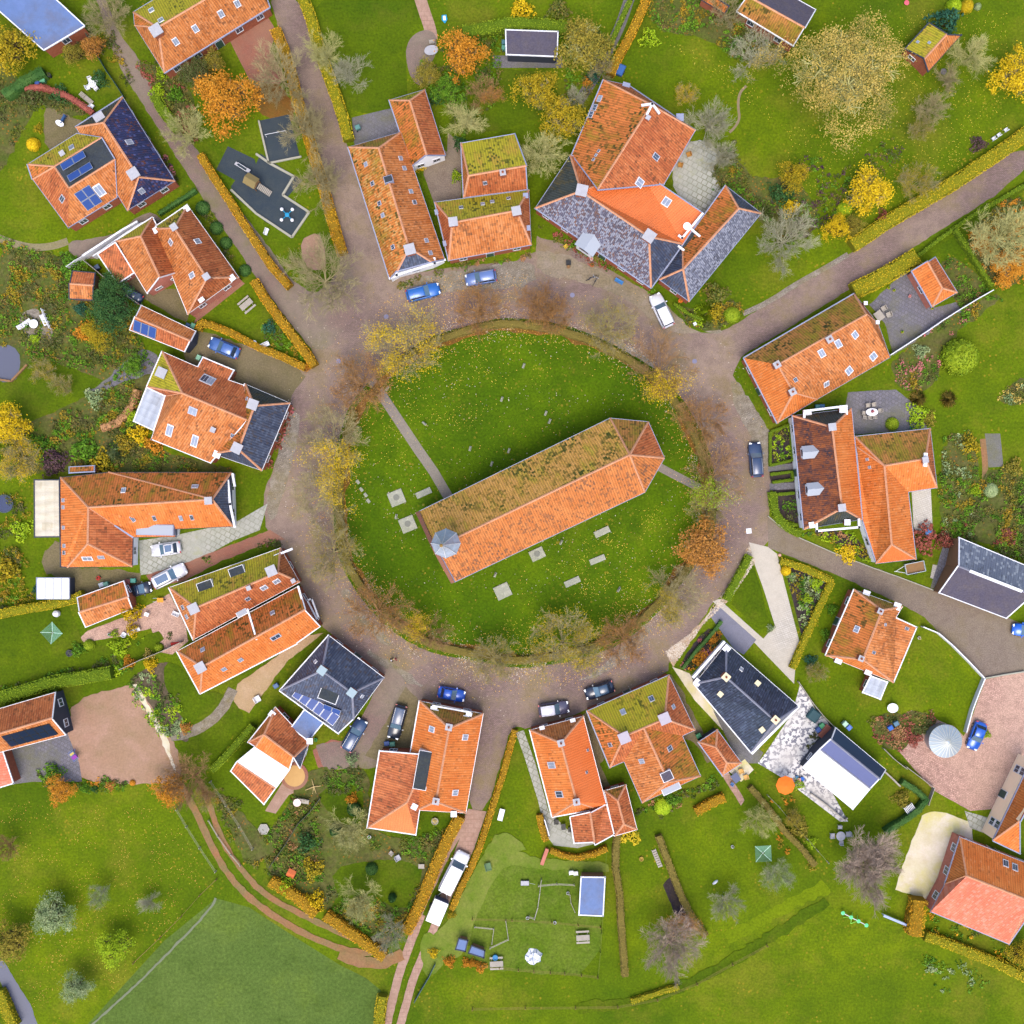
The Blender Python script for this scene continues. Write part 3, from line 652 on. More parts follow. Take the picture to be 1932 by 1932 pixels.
def hedge(label, pts, w, h=1.4, mat='hedge_o', dens=1.0, name='hedge', wob=.24, smooth=0, closed=False, leaf=.1, core=None):
    p = [tuple(P(x, y, h)[:2]) for x, y in pairs(pts)]; W_ = w * S * OR[2]
    if smooth: p = chaikin(p, smooth, False)
    p = densify(p, .45, False); n = len(p); m = MB(); r = random.Random(len(label) * 7 + n); prof = [(-.5, -.05), (-.5, .55), (-.42, .93), (0, 1.0), (.42, .93), (.5, .55), (.5, -.05)]; secs = []
    for i in range(n):
        a = Vector(p[max(0, i - 1)]); b = Vector(p[min(n - 1, i + 1)]); d = (b - a).normalized(); q = Vector((-d.y, d.x)); s = []
        for u, v in prof:
            f = 1 + wob * noise.noise(Vector((p[i][0] * .9, p[i][1] * .9, u * 3 + v)))* 1.5
            s.append((p[i][0] + q.x * u * W_ * f * .93, p[i][1] + q.y * u * W_ * f * .93, v * h * (1 + wob * .5 * noise.noise(Vector((p[i][0] * .7, p[i][1] * .7, 5)))) * .96))
        secs.append(s)
    m.loft(secs); c = sum((Vector(q) for q in p), Vector((0, 0))) / n
    o = root(name, label, 'hedge', (c.x, c.y, 0))
    m.build('hedge_body', HCORE[mat] if mat in HCORE else LF[mat], o, smooth=False)
    L = MB()
    for i in range(n - 1):
        a = Vector(p[i]); b = Vector(p[i + 1]); d = b - a; ln = d.length; d.normalize(); q = Vector((-d.y, d.x))
        for _ in range(int(ln * (W_ * 46 + h * 16) * dens + r.random())):
            t = r.random(); k = r.random() * (W_ + h * 1.2)
            if k < W_: u = k - W_ / 2; z = h * (1 - .08 * (2 * u / W_) ** 2) + r.uniform(-.05, .2)
            else: u = r.choice((-1, 1)) * W_ / 2 * r.uniform(.92, 1.06); z = r.random() * h
            leafq(L, Vector((*(a + d * ln * t + q * u), z)), leaf, rnd=r)
    L.build('foliage', LF[mat], o); return o
HCORE = {'hedge_o': flat('copper_twigs', '#947420', .95, .1), 'hedge_y': flat('golden_twigs', '#80801c', .95, .1), 'hedge_b': flat('brown_twigs', '#7c7038', .95, .1), 'hedge_g': flat('green_twigs', '#5c7418', .95, .1)}
def scrub(label, pts, mat, dens=1.0, h=.6, name='undergrowth', size=.15, patch=.35, inner=True, world=False):
    """mass of herbs and low plants nobody could count"""
    pl = [tuple(P(x, y)[:2]) for x, y in pairs(pts)]; r = random.Random(len(label) * 13 + len(pts)); m = MB()
    xs = [q[0] for q in pl]; ys = [q[1] for q in pl]; A = (max(xs) - min(xs)) * (max(ys) - min(ys)); mats = mat.split('+')
    for _ in range(int(A * 3.7 * dens)):
        x, y = r.uniform(min(xs), max(xs)), r.uniform(min(ys), max(ys))
        if not inpoly(x, y, pl): continue
        nv = noise.noise(Vector((x * .3, y * .3, 1.7)))
        if nv < patch - .6: continue
        R = r.uniform(.2, .5) * (1 + nv); hh = h * r.uniform(.3, 1.2) * (1 + nv * .8); mi = int((noise.noise(Vector((x * .45, y * .45, 8))) * .9 + .5 + r.uniform(-.15, .15)) * len(mats)); mi = max(0, min(len(mats) - 1, mi))
        k0 = len(m.f)
        for _ in range(11):
            t = r.random() * 6.28; q = R * math.sqrt(r.random()); leafq(m, Vector((x + q * math.cos(t), y + q * math.sin(t), .05 + hh * (1 - (q / R) ** 2 * .7) * r.uniform(.6, 1))), size, rnd=r)
        for i in range(k0, len(m.f)): m.m[i] = mi
    o = bpy.data.objects.new(name, m.mesh(name, [LF[q] for q in mats])); COL.objects.link(o); return tag(o, label, 'plants', kind='stuff')
# ---------------------------------------------------------------- the ground
g = bpy.data.objects.new('ground', None)
bpy.data.objects.remove(g)
TF()
m_ = MB().add([(-600, -600, 0), (600, -600, 0), (600, 600, 0), (-600, 600, 0)], [(0, 1, 2, 3)])
tag(m_.build('ground', LAWN), 'green lawns and meadow around the village', kind='structure')
sh = sheet
sh('field', FIELD, '541,832 640,880 760,940 900,1010 716,1000 716,1010 700,1100 50,1100 206,1932 160,1932'.replace('541,832 640,880 760,940 900,1010 716,1000 716,1010 700,1100 50,1100 206,1932 160,1932', '408,1695 470,1712 560,1770 640,1820 690,1845 718,1868 712,1960 140,1960 200,1895 310,1775'), 'dull green field in the bottom left', 0)
sh('meadow', DGRASS, '560,-10 800,-10 790,40 765,100 770,210 660,215 625,170', 'smooth lawn beside the top road', 1)
# the street ring and its branches
sh('road', ROAD, '508,-12 562,-12 590,78 618,160 645,250 656,277 693,400 720,483 738,524 840,505 1010,490 1012,430 1240,560 1268,585 1292,612 1330,632 1372,622 1449,573 1549,515 1609,475 1799,350 1940,268 1940,328 1699,483 1599,548 1449,643 1403,668 1388,690 1382,716 1440,790 1455,830 1452,975 1449,1033 1416,1024 1366,1121 1340,1140 1330,1165 1262,1245 1261,1271 1106,1341 998,1376 966,1368 950,1420 918,1531 883,1526 893,1449 912,1346 796,1321 753,1286 726,1278 623,1193 606,1181 565,1101 538,1036 503,1003 498,966 498,923 515,893 548,758 483,723 375,668 372,628 480,655 585,700 601,676 540,600 483,523 448,470 490,470 545,548 600,560 655,490 590,275 545,125 523,48', 'purple brown brick street circling the churchyard', 1, .12)
sh('lane', LANE, '150,-60 196,-12 222,60 262,110 300,175 350,255 385,300 440,380 500,455 560,545 640,560 655,490 680,560 640,640 598,668 560,620 500,540 440,460 400,400 355,330 310,260 275,205 232,140 205,75 180,-12', 'narrow reddish brick lane running to the top left', 1, .1)
sh('lane', BROWN, '1449,975 1474,998 1509,1016 1574,1043 1656,1073 1771,1116 1900,1165 1950,1185 1950,1263 1859,1280 1776,1198 1744,1164 1704,1142 1586,1088 1449,1033', 'leafy clinker lane curving to the lower right', 0, .08)
sh('yard', PINKP, '1859,1282 1950,1262 1950,1520 1830,1530 1760,1490 1680,1400 1720,1390 1800,1420 1826,1375', 'wide pinkish clinker yard on the right', 0, .05)
sh('yard', PINKP, '1660,1370 1720,1340 1800,1370 1830,1400 1770,1480 1740,1450', 'pinkish yard around the round silo', 0, .1)
# verges
for pts, lb in (('740,530 900,505 1010,488 1012,540 900,545 780,560', 'leaf strewn cobbles before the top houses'), ('1010,455 1240,560 1292,612 1330,630 1260,628 1180,560 1080,525 1015,520', 'gravelly forecourt of the slate roofed house'),
                ('1376,700 1440,790 1455,830 1450,890 1430,860 1405,800 1385,770', 'pale cobbled verge by the right hand houses'), ('1300,575 1330,632 1372,628 1320,600 1290,590', 'cobbles under the white car')):
    sh('verge', COBBLE if 'cobble' in lb else ground_mat('grav_' + lb[:4], ['#8f8272', '#857860', '#8a8064', '#9a8c80'], (0.1, 0.6, 4), amp=.8), pts, lb, 1, .25)
sh('pebble_verge', PEBBLE, '1413,1023 1425,1060 1378,1130 1366,1121 1340,1150 1325,1180 1270,1258 1255,1230 1310,1190 1352,1140 1395,1070', 'pale pebble border along the right of the street', 1, .2)
sh('verge', COBBLE, '1100,620 1190,650 1240,690 1225,700 1150,655 1090,632', 'dark cobbled gutter at the top right of the churchyard', 1, .2)
sh('verge', COBBLE, '655,1105 690,1165 740,1210 735,1222 690,1190 640,1120', 'cobbled gutter at the lower left of the churchyard', 1, .2)
sh('verge', COBBLE, '700,1225 800,1290 790,1300 690,1235', 'cobbled strip before the dark slate house', 1, .2)
sh('verge', COBBLE, '1120,1270 1220,1180 1235,1190 1150,1270 1080,1290', 'light cobbled strip at the lower right of the street', 1, .25)
sh('verge', COBBLE, '515,893 548,770 570,790 545,900 515,990 500,960', 'leafy cobbles by the blue slate house', 1, .2)
# churchyard
OV = '712,702 760,668 808,636 883,614 933,601 966,600 1048,606 1126,634 1231,690 1266,728 1303,773 1336,840 1350,908 1353,966 1345,1020 1298,1085 1256,1142 1206,1192 1141,1231 1041,1256 966,1261 893,1246 828,1236 778,1216 733,1186 690,1142 655,1090 636,1045 630,991 628,930 632,858 642,815 657,768 678,742'
sh('churchyard', GREEN, OV, 'oval green churchyard lawn', 1, .1)
def inner(k, c=(988, 930)):
    return [(c[0] + (x - c[0]) * k, c[1] + (y - c[1]) * k) for x, y in pairs(OV)]
pin = chaikin([tuple(P(*q)[:2]) for q in inner(.968)], 1); pout = chaikin([tuple(P(*q)[:2]) for q in inner(.935)], 1)
pin = densify(pin, .6); n_ = len(pin); poly = []
lit = MB()
for i in range(n_):
    a = Vector((*pin[i], 0)); c = Vector((.9, 2.6, 0)); d = (c - a).normalized(); w = 1.0 + .8 * noise.noise(Vector((a.x * .3, a.y * .3, 2))) + .35 * noise.noise(Vector((a.x * 2, a.y * 2, 2)))
    z = Vector((0, 0, .03)); lit.v += [tuple(a + z), tuple(a + d * max(.15, w) + z)]
for i in range(n_):
    j = (i + 1) % n_; lit.f.append([2 * i, 2 * j, 2 * j + 1, 2 * i + 1]); lit.m.append(0)
tag(lit.build('leaf_litter_ground', LITTER), 'brown leaf litter along the inside of the churchyard hedge', kind='structure')
path('path', BLUEP if False else paver_mat('grey_clinker', ['#968a84', '#867a76', '#8c8478', '#7a726c'], mortar='#5c544e'), '700,715 730,760 760,805 790,850 818,890 850,945', 1.35, 'straight brick path from the gate to the church', 0)
path('path', MC['grey_clinker'], '1225,870 1260,890 1300,910 1345,935', 1.1, 'short path from the apse to the right hand street', 1)
# left gardens
sh('garden', ROUGH, '-10,440 60,470 130,485 170,512 250,590 262,640 300,690 262,760 262,800 290,850 440,882 440,900 110,890 -10,900', 'overgrown garden left of the houses', 1, .4)
sh('lawn', DGRASS, '-10,720 45,690 75,676 125,692 192,714 200,728 60,800 -10,800', 'small lawn inside the overgrown garden', 1, .15)
sh('patio', COBBLE, '35,600 55,580 85,590 105,640 70,650 45,628', 'round cobbled patio with white garden furniture', 1, .2)
sh('water', WATER, '-10,655 25,650 40,675 35,710 22,722 -10,718', 'murky pond at the left edge', 1, .15)
sh('path', SLABD, '150,740 180,735 260,660 290,660 310,700 230,720 210,735', 'trodden path to the back of the houses', 1, .2)
sh('driveway', ground_mat('mossy_gravel', ['#7c7058', '#6c6644', '#84765c', '#706848'], (0.15, 0.6, 5), amp=.7), '345,640 372,618 480,660 585,700 550,745 545,775 500,770 440,740 390,728 372,700 345,680', 'mossy gravel driveway with the blue hatchback', 1, .15)
sh('yard', MC['mossy_gravel'], '215,520 232,535 265,560 350,610 355,600 360,575 340,545 300,545 270,530 240,515', 'gravel yard behind the orange gabled houses', 1, .1)
sh('path', REDP, '355,590 453,528 462,535 365,612 370,600', 'red brick pavement below the orange gabled house', 0)
sh('lawn', DGRASS, '395,605 478,532 500,560 575,690 483,640', 'wedge of lawn between two hedges', 0)
sh('patio', MC['mossy_gravel'], '85,200 105,175 130,220 180,235 195,260 140,280 100,290 80,262', 'gravel terrace behind the solar roofed house', 1, .2)
sh('path', LANE, '128,455 165,452 225,440 262,405 290,400 310,420 240,455 205,485 160,490 132,480', 'brown clinker terrace beside the white fence', 1, .1)
path('path', MC['pale_concrete'] if False else ground_mat('earth_path', ['#8c8468', '#80785c', '#94886c', '#847c50'], (.2, .8, 5)), '-5,448 20,458 60,468 100,465 128,455', 1.0, 'narrow curved path across the left lawn', 2)
sh('garden', ROUGH, '-10,100 30,150 80,165 130,185 175,215 120,220 85,195 60,210 20,300 -10,330', 'rough planted slope at the left edge', 1, .4)
sh('garden', ROUGH, '255,120 300,120 345,150 372,200 372,280 345,258 290,170', 'shaded bank under the bare trees', 1, .3)
sh('terrace', REDP, '430,70 505,30 522,60 510,95 540,150 520,165 470,150 445,100', 'red brick terrace behind the top left house', 0, .05)
sh('patio', BSOIL if False else LITTER, '475,150 545,165 560,240 500,225 475,190', 'leaf covered ground by the playground', 1, .3)
# playground
sh('playground', RUBBER, '425,290 440,274 495,300 505,292 580,338 552,372 613,410 588,470 555,468 500,435 410,320'.replace('425,290 440,274 495,300 505,292 580,338 552,372 613,410 588,470 555,468 500,435 410,320', '430,276 480,300 483,310 492,290 536,320 571,340 542,372 583,404 552,447 500,418 445,372 436,352 444,340 408,320'), 'dark rubber playground floor')
sh('playground', RUBBER, '489,228 545,216 566,296 506,307', 'small dark rubber court by the hedge')
sh('sandpit', SAND, '566,452 590,440 606,444 618,500 600,512 572,500', 'sandpit at the end of the playground', 1, .1)
# top gardens
path('path', PINKY, '790,-12 800,20 812,55 815,75', 1.6, 'reddish garden path at the top', 1)
sh('patio', LANE, '763,100 775,68 800,55 820,60 825,85 820,110 800,140 795,165 775,150', 'round brown brick patio', 2, .05)
sh('yard', SLABD, '664,222 735,205 760,205 790,300 700,330 668,270', 'grey brick yard beside the long orange house')
sh('yard', BROWN, '790,180 830,280 870,300 870,400 825,400 800,330', 'brown yard between the orange houses', 0, .1)
sh('path', BROWN, '845,250 880,282 868,345 842,330', 'narrow passage between the top houses')
sh('lawn', DGRASS, '925,130 1030,135 1060,190 1060,210 965,240 890,255 885,180 925,160', 'dark lawn behind the mossy roofed house', 1, .1)
sh('terrace', SLABD, '930,105 1060,105 1062,128 930,128', 'paved strip in front of the flat roofed shed')
path('path', SLABD, '1190,-10 1170,50 1150,90 1120,150 1092,190', 1.4, 'grey path between two hedges at the top')
sh('terrace', SLAB, '1262,335 1290,270 1330,262 1372,300 1370,370 1322,420 1295,400', 'mossy concrete slab terrace behind the slate roofed house', 1, .1)
sh('garden', ROUGH, '1340,330 1380,260 1400,320 1440,340 1500,330 1560,420 1480,470 1440,420 1370,360', 'planted slope right of the slab terrace', 1, .4)
sh('garden', ROUGH, '1215,-10 1300,-10 1420,40 1500,60 1480,120 1400,120 1330,70 1250,60 1230,40', 'shrubby garden corner at the top', 1, .4)
path('wall', flat('low_stone_edging', '#8c7c60', .9), '1408,162 1395,175 1392,200 1396,225 1385,242 1376,250', .35, 'winding low stone edging on the lawn', 2)
path('verge', COBBLE, '1402,592 1450,570 1500,537 1560,504 1600,480', .7, 'leafy verge above the right hand road', 1)
sh('verge', DGRASS, '1700,490 1800,425 1940,338 1940,355 1810,440 1712,500', 'narrow grass verge below the right hand road', 0)
sh('garden', ROUGH, '1825,440 1890,380 1940,370 1940,530 1880,545 1830,490', 'leafy garden corner under the bare orange tree', 1, .3)
sh('garden', ROUGH, '1270,575 1330,585 1395,560 1400,600 1340,628 1300,612', 'planted corner at the road junction', 1, .2)
# right gardens
sh('yard', SLABD, '1640,575 1715,505 1735,520 1765,580 1810,570 1815,590 1685,670 1670,610', 'dark grey paved yard by the small orange shed', 0, .1)
sh('garden', ROUGH, '1770,500 1800,480 1870,545 1815,590 1800,560', 'small fenced garden behind the orange shed', 1, .2)
sh('garden', ROUGH, '1680,672 1860,555 1900,560 1780,640 1770,720 1740,740 1690,735', 'flower border below the white wall', 1, .4)
sh('terrace', SLABD, '1600,740 1690,735 1735,770 1748,790 1748,808 1615,820 1590,790', 'dark slab terrace with the oval dining table', 0, .05)
sh('garden', ROUGH, '1780,825 1840,815 1850,930 1830,1010 1780,1030 1770,940', 'dense flower border right of the orange house', 1, .4)
sh('path', SLABD, '1858,818 1887,818 1893,880 1865,882', 'dark rectangular paved strip on the right lawn')
path('path', TRACK, '1854,828 1860,885 1855,940 1870,960 1900,950 1920,930', .8, 'curving red brick edging of the round bed', 2)
sh('garden', ROUGH, '1850,890 1900,880 1940,900 1940,1060 1850,1020 1800,1010 1840,960', 'overgrown bed at the right edge', 1, .4)
sh('garden', ROUGH, '1830,740 1870,740 1940,700 1940,760 1860,790'.replace('1830,740 1870,740 1940,700 1940,760 1860,790', '1880,750 1940,700 1940,760 1900,765'), 'pale flower island at the right edge', 1, .2)
sh('terrace', WHITEP, '1720,925 1756,922 1760,1005 1724,1000', 'white pavement behind the orange annex')
sh('garden', BSOIL, '1500,1005 1560,1010 1600,1040 1650,1068 1640,1040 1600,1000', 'flower bed in front of the right hand house', 1, .2)
sh('garden', BSOIL, '1450,830 1490,800 1500,880 1512,990 1470,975 1452,900', 'clipped parterre in front of the right hand house', 0)
sh('path', SLABD, '1449,878 1500,874 1500,885 1449,890', 'front path between the parterre hedges')
sh('path', SLABD, '1452,912 1505,910 1505,922 1452,925', 'second front path between the parterre hedges')
# lower right
sh('driveway', WHITEP, '1413,1023 1449,1032 1466,1045 1495,1160 1508,1210 1500,1265 1498,1290 1440,1230 1402,1190 1345,1135 1356,1130 1440,1205 1462,1180 1440,1110 1422,1060', 'curved driveway of pale pavers')
sh('driveway', BLUEP, '1338,1160 1352,1140 1427,1207 1403,1235 1385,1225', 'blue grey tarmac parking place')
sh('lawn', DGRASS, '1418,1055 1436,1110 1450,1180 1435,1190 1380,1140', 'triangular lawn between hedge and driveway')
sh('garden', BSOIL, '1478,1065 1570,1092 1497,1255 1515,1210 1500,1150 1485,1090', 'triangular planting bed inside the golden hedge', 0)
sh('garden', BSOIL, '1280,1255 1330,1185 1358,1190 1362,1215 1340,1240 1300,1268', 'bed of pink and orange flowers by the black house', 1, .1)
sh('pavement', CONC, '1268,1258 1300,1270 1340,1330 1390,1400 1370,1385 1310,1320', 'pale path beside the black roofed house', 0, .05)
sh('patio', PATTERN, '1445,1420 1495,1345 1510,1290 1540,1340 1560,1360 1590,1400 1610,1430 1540,1440 1600,1550 1585,1550 1480,1470 1430,1440', 'patio of black and white pavers', 0)
sh('yard', SLABD, '1345,1340 1440,1420 1430,1440 1400,1440 1380,1410', 'paving below the black roofed house', 0)
sh('patio', CONC, '1375,1455 1405,1432 1422,1452 1398,1475', 'beige terrace with blue table', 0)
sh('path', PINKY, '1335,1420 1350,1415 1405,1510 1398,1520', 'narrow brick path behind the small shed', 0, .05)
sh('driveway', CONC, '1762,1530 1800,1540 1830,1550 1840,1600 1805,1640 1800,1680 1755,1700 1688,1678 1715,1600 1740,1540', 'worn pale concrete apron with yellow moss', 0, .15)
sh('driveway', SLAB, '1820,1530 1890,1550 1880,1580 1830,1562', 'grey slab strip between the right hand houses', 0)
sh('garden', ROUGH, '1640,1350 1760,1340 1770,1370 1720,1400 1700,1420 1650,1400', 'ragged border above the round silo', 1, .3)
sh('path', WHITEP, '1762,1065 1778,1068 1775,1098 1755,1090'.replace('1762,1065', '1760,1065'), 'white square of paving by the zinc barn')
sh('path', SLABD, '1785,1010 1802,1018 1770,1110 1755,1110', 'stepped path beside the zinc barn')
sh('garden', BSOIL, '1250,1670 1265,1655 1312,1745 1300,1755 1275,1725', 'black vegetable bed beside the long hedge', 0, .1)
sh('patio', SLAB, '973,1382 988,1378 1010,1440 1035,1530 1070,1565 1110,1570 1130,1590 1090,1600 1045,1595 1030,1575 1015,1510 990,1430', 'stone path and patio beside the orange house', 0)
# lower left
sh('driveway', SLAB, '505,950 490,1000 440,1020 395,1045 345,1075 265,1085 262,1020 330,1010 445,985', 'cracked concrete slab driveway', 0)
sh('driveway', REDP, '538,1018 500,1026 420,1058 350,1095 290,1110 275,1085 350,1062 430,1030 510,1000', 'red brick driveway with the white car', 0, .08)
sh('yard', MC['mossy_gravel'], '75,1050 115,1010 115,1070 265,1075 268,1110 235,1135 190,1130 135,1120 100,1080 85,1085', 'dark gravel yard behind the bright orange house', 1, .2)
sh('patio', PINKP, '150,1205 165,1190 245,1160 320,1120 350,1180 355,1210 325,1235 300,1230 285,1185 230,1200 160,1212', 'reddish brick patio with white garden furniture', 0, .05)
sh('lawn', DGRASS, '-10,1165 60,1150 130,1145 160,1220 235,1215 300,1190 310,1205 250,1260 170,1275 100,1270 -10,1300', 'lawn with the green rotary dryer', 0, .1)
sh('garden', SOIL, '240,1280 320,1240 330,1270 340,1330 355,1370 370,1395 330,1400 300,1390 250,1330', 'planting bed above the curved stepping path', 1, .3)
sh('yard', SAND, '135,1320 250,1290 265,1300 330,1400 345,1460 330,1475 290,1480 150,1475 150,1440 125,1400', 'sandy pink riding yard', 1, .2)
sh('path', CONC, '248,1292 258,1290 315,1390 335,1465 322,1440 300,1385', 'crumbled pale edge of the sandy yard', 0, .15)
sh('yard', SLABD, '5,1415 60,1395 122,1370 150,1440 155,1475 60,1475 20,1480', 'grey paved yard by the solar barn', 0)
path('path', COBBLE, '322,1388 350,1385 385,1370 415,1345 430,1320 440,1300', 1.5, 'curved stepping stone path over the lawn', 2, .05)
sh('terrace', GRAVEL, '450,1290 520,1240 560,1200 610,1195 540,1250 470,1345 440,1330'.replace('450,1290', '448,1290'), 'beige gravel terrace by the slate house', 0, .1)
sh('lawn', DGRASS, '310,1245 345,1260 368,1300 430,1310 455,1340 462,1365 400,1430 350,1420 360,1380 310,1300', 'lawn with the curved path', 1, .1)
path('path', COBBLE, '322,1388 350,1385 385,1370 415,1345 430,1320 440,1300', 1.4, 'stepping stones of the curved path', 2, .05)
sh('driveway', REDP, '590,1415 625,1395 660,1400 700,1330 735,1258 765,1285 735,1345 700,1400 680,1440 640,1452 600,1448', 'brown brick driveway beside the slate house', 0, .05)
sh('yard', LANE, '596,1405 660,1395 735,1252 800,1318 790,1430 690,1450 610,1452', 'brown brick yard between the slate house and the corner house', 0, .15)
sh('passage', MC['mossy_gravel'], '1098,1348 1265,1272 1285,1300 1350,1430 1335,1440 1310,1400 1200,1370 1130,1440 1190,1560 1160,1545 1125,1470', 'mossy gravel passage around the villa', 0, .15)
sh('driveway', MC['mossy_gravel'], '765,1295 790,1320 775,1420 720,1440 690,1425 735,1350', 'mossy parking place with the black estate car', 0, .1)
sh('patio', PINKY, '500,1530 540,1465 570,1490 545,1500 520,1535', 'stepped brick path to the white roofed annex', 0)
sh('garden', ROUGH, '490,1600 560,1490 600,1440 640,1460 690,1440 700,1520 700,1570 790,1590 840,1560 860,1570 820,1650 740,1780 600,1710 510,1650', 'cottage garden with many beds', 1, .4)
sh('lawn', DGRASS, '600,1490 680,1470 690,1560 640,1555 610,1520', 'small lawn strips of the cottage garden', 1, .2)
sh('lawn', DGRASS, '622,1640 700,1620 800,1630 790,1680 760,1720 700,1690 650,1720 610,1740 640,1690', 'winding lawn of the cottage garden', 1, .2)
sh('garden', ROUGH, '395,1470 520,1600 500,1620 470,1640 430,1560', 'weedy strip along the clay track', 1, .3)
path('track', TRACK, '340,1480 370,1530 405,1610 445,1670 490,1710 560,1755 640,1790 690,1800 725,1790', .9, 'left wheel rut of the clay track', 2, .12)
path('track', TRACK, '385,1490 420,1590 455,1640 500,1690 580,1730 660,1770 720,1778 740,1765', .8, 'right wheel rut of the clay track', 2, .12)
sh('driveway', PINKY, '883,1526 918,1531 895,1600 858,1680 830,1740 815,1738 860,1600 868,1580 850,1610 790,1740 780,1735 850,1590', 'pink concrete driveway with the van', 0, .05)
path('track', PINKY, '795,1725 770,1790 755,1830 742,1880 728,1940', 1.15, 'left pink concrete wheel track', 1, .04)
path('track', PINKY, '825,1735 795,1810 778,1850 765,1900 752,1945', 1.1, 'right pink concrete wheel track', 1, .04)
path('track', TRACK, '640,1800 680,1815 715,1818 760,1800', 1.6, 'red clay patch where the tracks meet', 1, .2)
PAD = ground_mat('paddock_grass', ['#5c7c18', '#748a28', '#68801c', '#7c8c38'], (.1, .5, 3), k=.45, amp=.9)
sh('verge', PALEG, '945,1600 985,1605 1020,1622 1150,1625 1145,1650 1000,1645 930,1690 892,1770 862,1812 842,1800 880,1720 910,1650', 'pale rough strip around the top and left of the paddock', 1, .3)
sh('paddock', PAD, '958,1628 1010,1640 1140,1640 1130,1842 985,1835 868,1822 895,1740 925,1670', 'worn animal paddock with fences', 1, .2)
sh('water', WATER, '-10,1800 8,1815 60,1900 75,1945 40,1945 0,1850', 'narrow ditch in the bottom left corner', 0, .1)
path('ditch', flat('weedy_ditch', '#747c60', .8), '408,1695 400,1710 360,1755 330,1785 300,1815 250,1865 160,1945', .3, 'thin ditch between the field and the orchard', 0, .1)
FM = ground_mat('bright_grass', ['#748c0c', '#849810', '#7c920e', '#667c0a'], (.1, .5, 3), k=.46, amp=.8)
path('mown_strip', FM, '1370,1770 1440,1735 1500,1700 1560,1672', 1.6, 'bright mown strip between the rear lawns and the meadow', 2, .35)
path('mown_strip', DGRASS, '1090,1900 1200,1895 1320,1848 1420,1790 1560,1700', 1.5, 'darker mown strip along the meadow edge', 2, .35)
sh('verge', PALEG, '790,1760 830,1760 870,1690 905,1620 945,1560 1000,1600 960,1610 880,1730 850,1790 830,1830 800,1850', 'pale rough grass beside the driveway', 1, .2)
# ---------------------------------------------------------------- buildings (tile coordinates; capitals are ridge points)
T(0, 0)
House('flat_roofed_building', 'flat roofed building with a blue grey roof and white rim in the top left corner', 'building', [('a-140,-40@3.4 b330,375@3.4 c635,195@3.4 d380,-40@3.4', 'abcd:u', 3.4, 3.4)], gut='white')
House('farmhouse', 'long orange tiled house at the top edge beside the red terrace', 'house', [('a1240,550 b1015,190 c1005,90 g1560,-250 D1860,-190 C1190,205 e2035,55 f1960,-160', 'baC:o bCc:n cCDg:m aefDC:o gDf:o', 2.8, 7.6)]) \
    .sky('1325,312 1473,215 1667,103 1790,25 1143,78 1215,153', light=True).chim('1175,225', 1.5)
h = House('town_house', 'villa with blue slate front roof and orange rear wing carrying solar panels', 'house', [
    ('f570,960 a925,730 b1320,1365 c960,1590 D780,925 E1045,1335', 'fDEc:o aDf:Q aDEb:S bEc:S', 3.0, 7.2),
    ('p208,1240 q580,1005 r770,1035@6.2 s410,1255@6.2 t520,1418@6.2 u870,1200@6.2 v885,1490 w515,1720 x245,1352', 'pqrs:m pxs:n xwts:r wvut:o srut:d', 2.8, 6.2)])
h.chim('750,890 1003,1308', 1.4).chim('465,1155', .7).sky('975,1073 1068,1440 470,1500 540,1113').sky('750,1435', 1.1, 1.6, True)
h.pv(560,1220,2,1,1.75,1.15,0.0,None,.35,.25).pv(612,1305,2,1,1.75,1.15,0.0,None,.35,.25).pv(665,1490,2,2,1.15,1.45)
T(0, 1)
h = House('gabled_house', 'hipped orange house on the lane with two gabled rear wings', 'house', [
    ('a1415,-385 b1802,160 c1415,440 d1150,-205 E1315,-212 F1560,165', 'aEd:m abFE:r bcF:r cdEF:o', 2.8, 7.2),
    ('h1110,285 I1205,160 j1352,115 k1150,-290 l870,-110 K1060,-150', 'hIKl:o IjkK:r lKk:m', 2.6, 6.0),
    ('m885,208@2.4 n1008,125@2.4 o870,-100@3.2 p735,-10@2.6', 'mnop:r', 2.4, 3.2)], wall='pink', gut='white')
h.chim('1555,155 1310,-220', .9).chim('1750,165 1515,325 1408,-358 1172,-195', .8, .3, WHITE).sky('1450,145 1290,-105 1490,-110', light=True)
House('garden_shed', 'small orange tiled shed standing in the overgrown left garden', 'shed', [('a545,110 b715,125 c705,335 d525,325 E525,208 F705,222', 'aEFb:r dEFc:o', 2.2, 3.2)], gut='dark', wall='wood', win=False)
h = House('garage', 'narrow orange roofed garage with solar panels beside the driveway', 'garage', [('a1065,370 b1475,565 c1395,725 d980,560 E1020,460 F1437,640', 'aEFb:o dEFc:r', 2.5, 4.0)], gut='white', wall='dark')
h.pv(1095,550,3,1,1.05,1.75)
h = House('large_house', 'broad orange house with black slate front and white conservatory', 'house', [
    ('a1225,720 b1490,835 c1530,760@2.2 d1770,860@2.2 e1727,935 f1845,975 G1375,1035 H1870,1240 k1590,1565 l1140,1385 m1250,1055 i1110,985', 'abcdefHG:r aiG:m imG:r mlkHG:o fHk:n'.replace(' fHk:n', ''), 2.8, 6.6),
    ('n1850,965 o2190,1110 p1977,1620 q1600,1490 R1920,1130 V1800,1460', 'noR:Q opVR:s pqV:s qnRV:n', 2.9, 7.2),
    ('A1110,990@2.9 B1250,1055@2.9 C1160,1320@2.4 D1010,1250@2.4', 'ABCD:W', 2.4, 2.9)], gut='white')
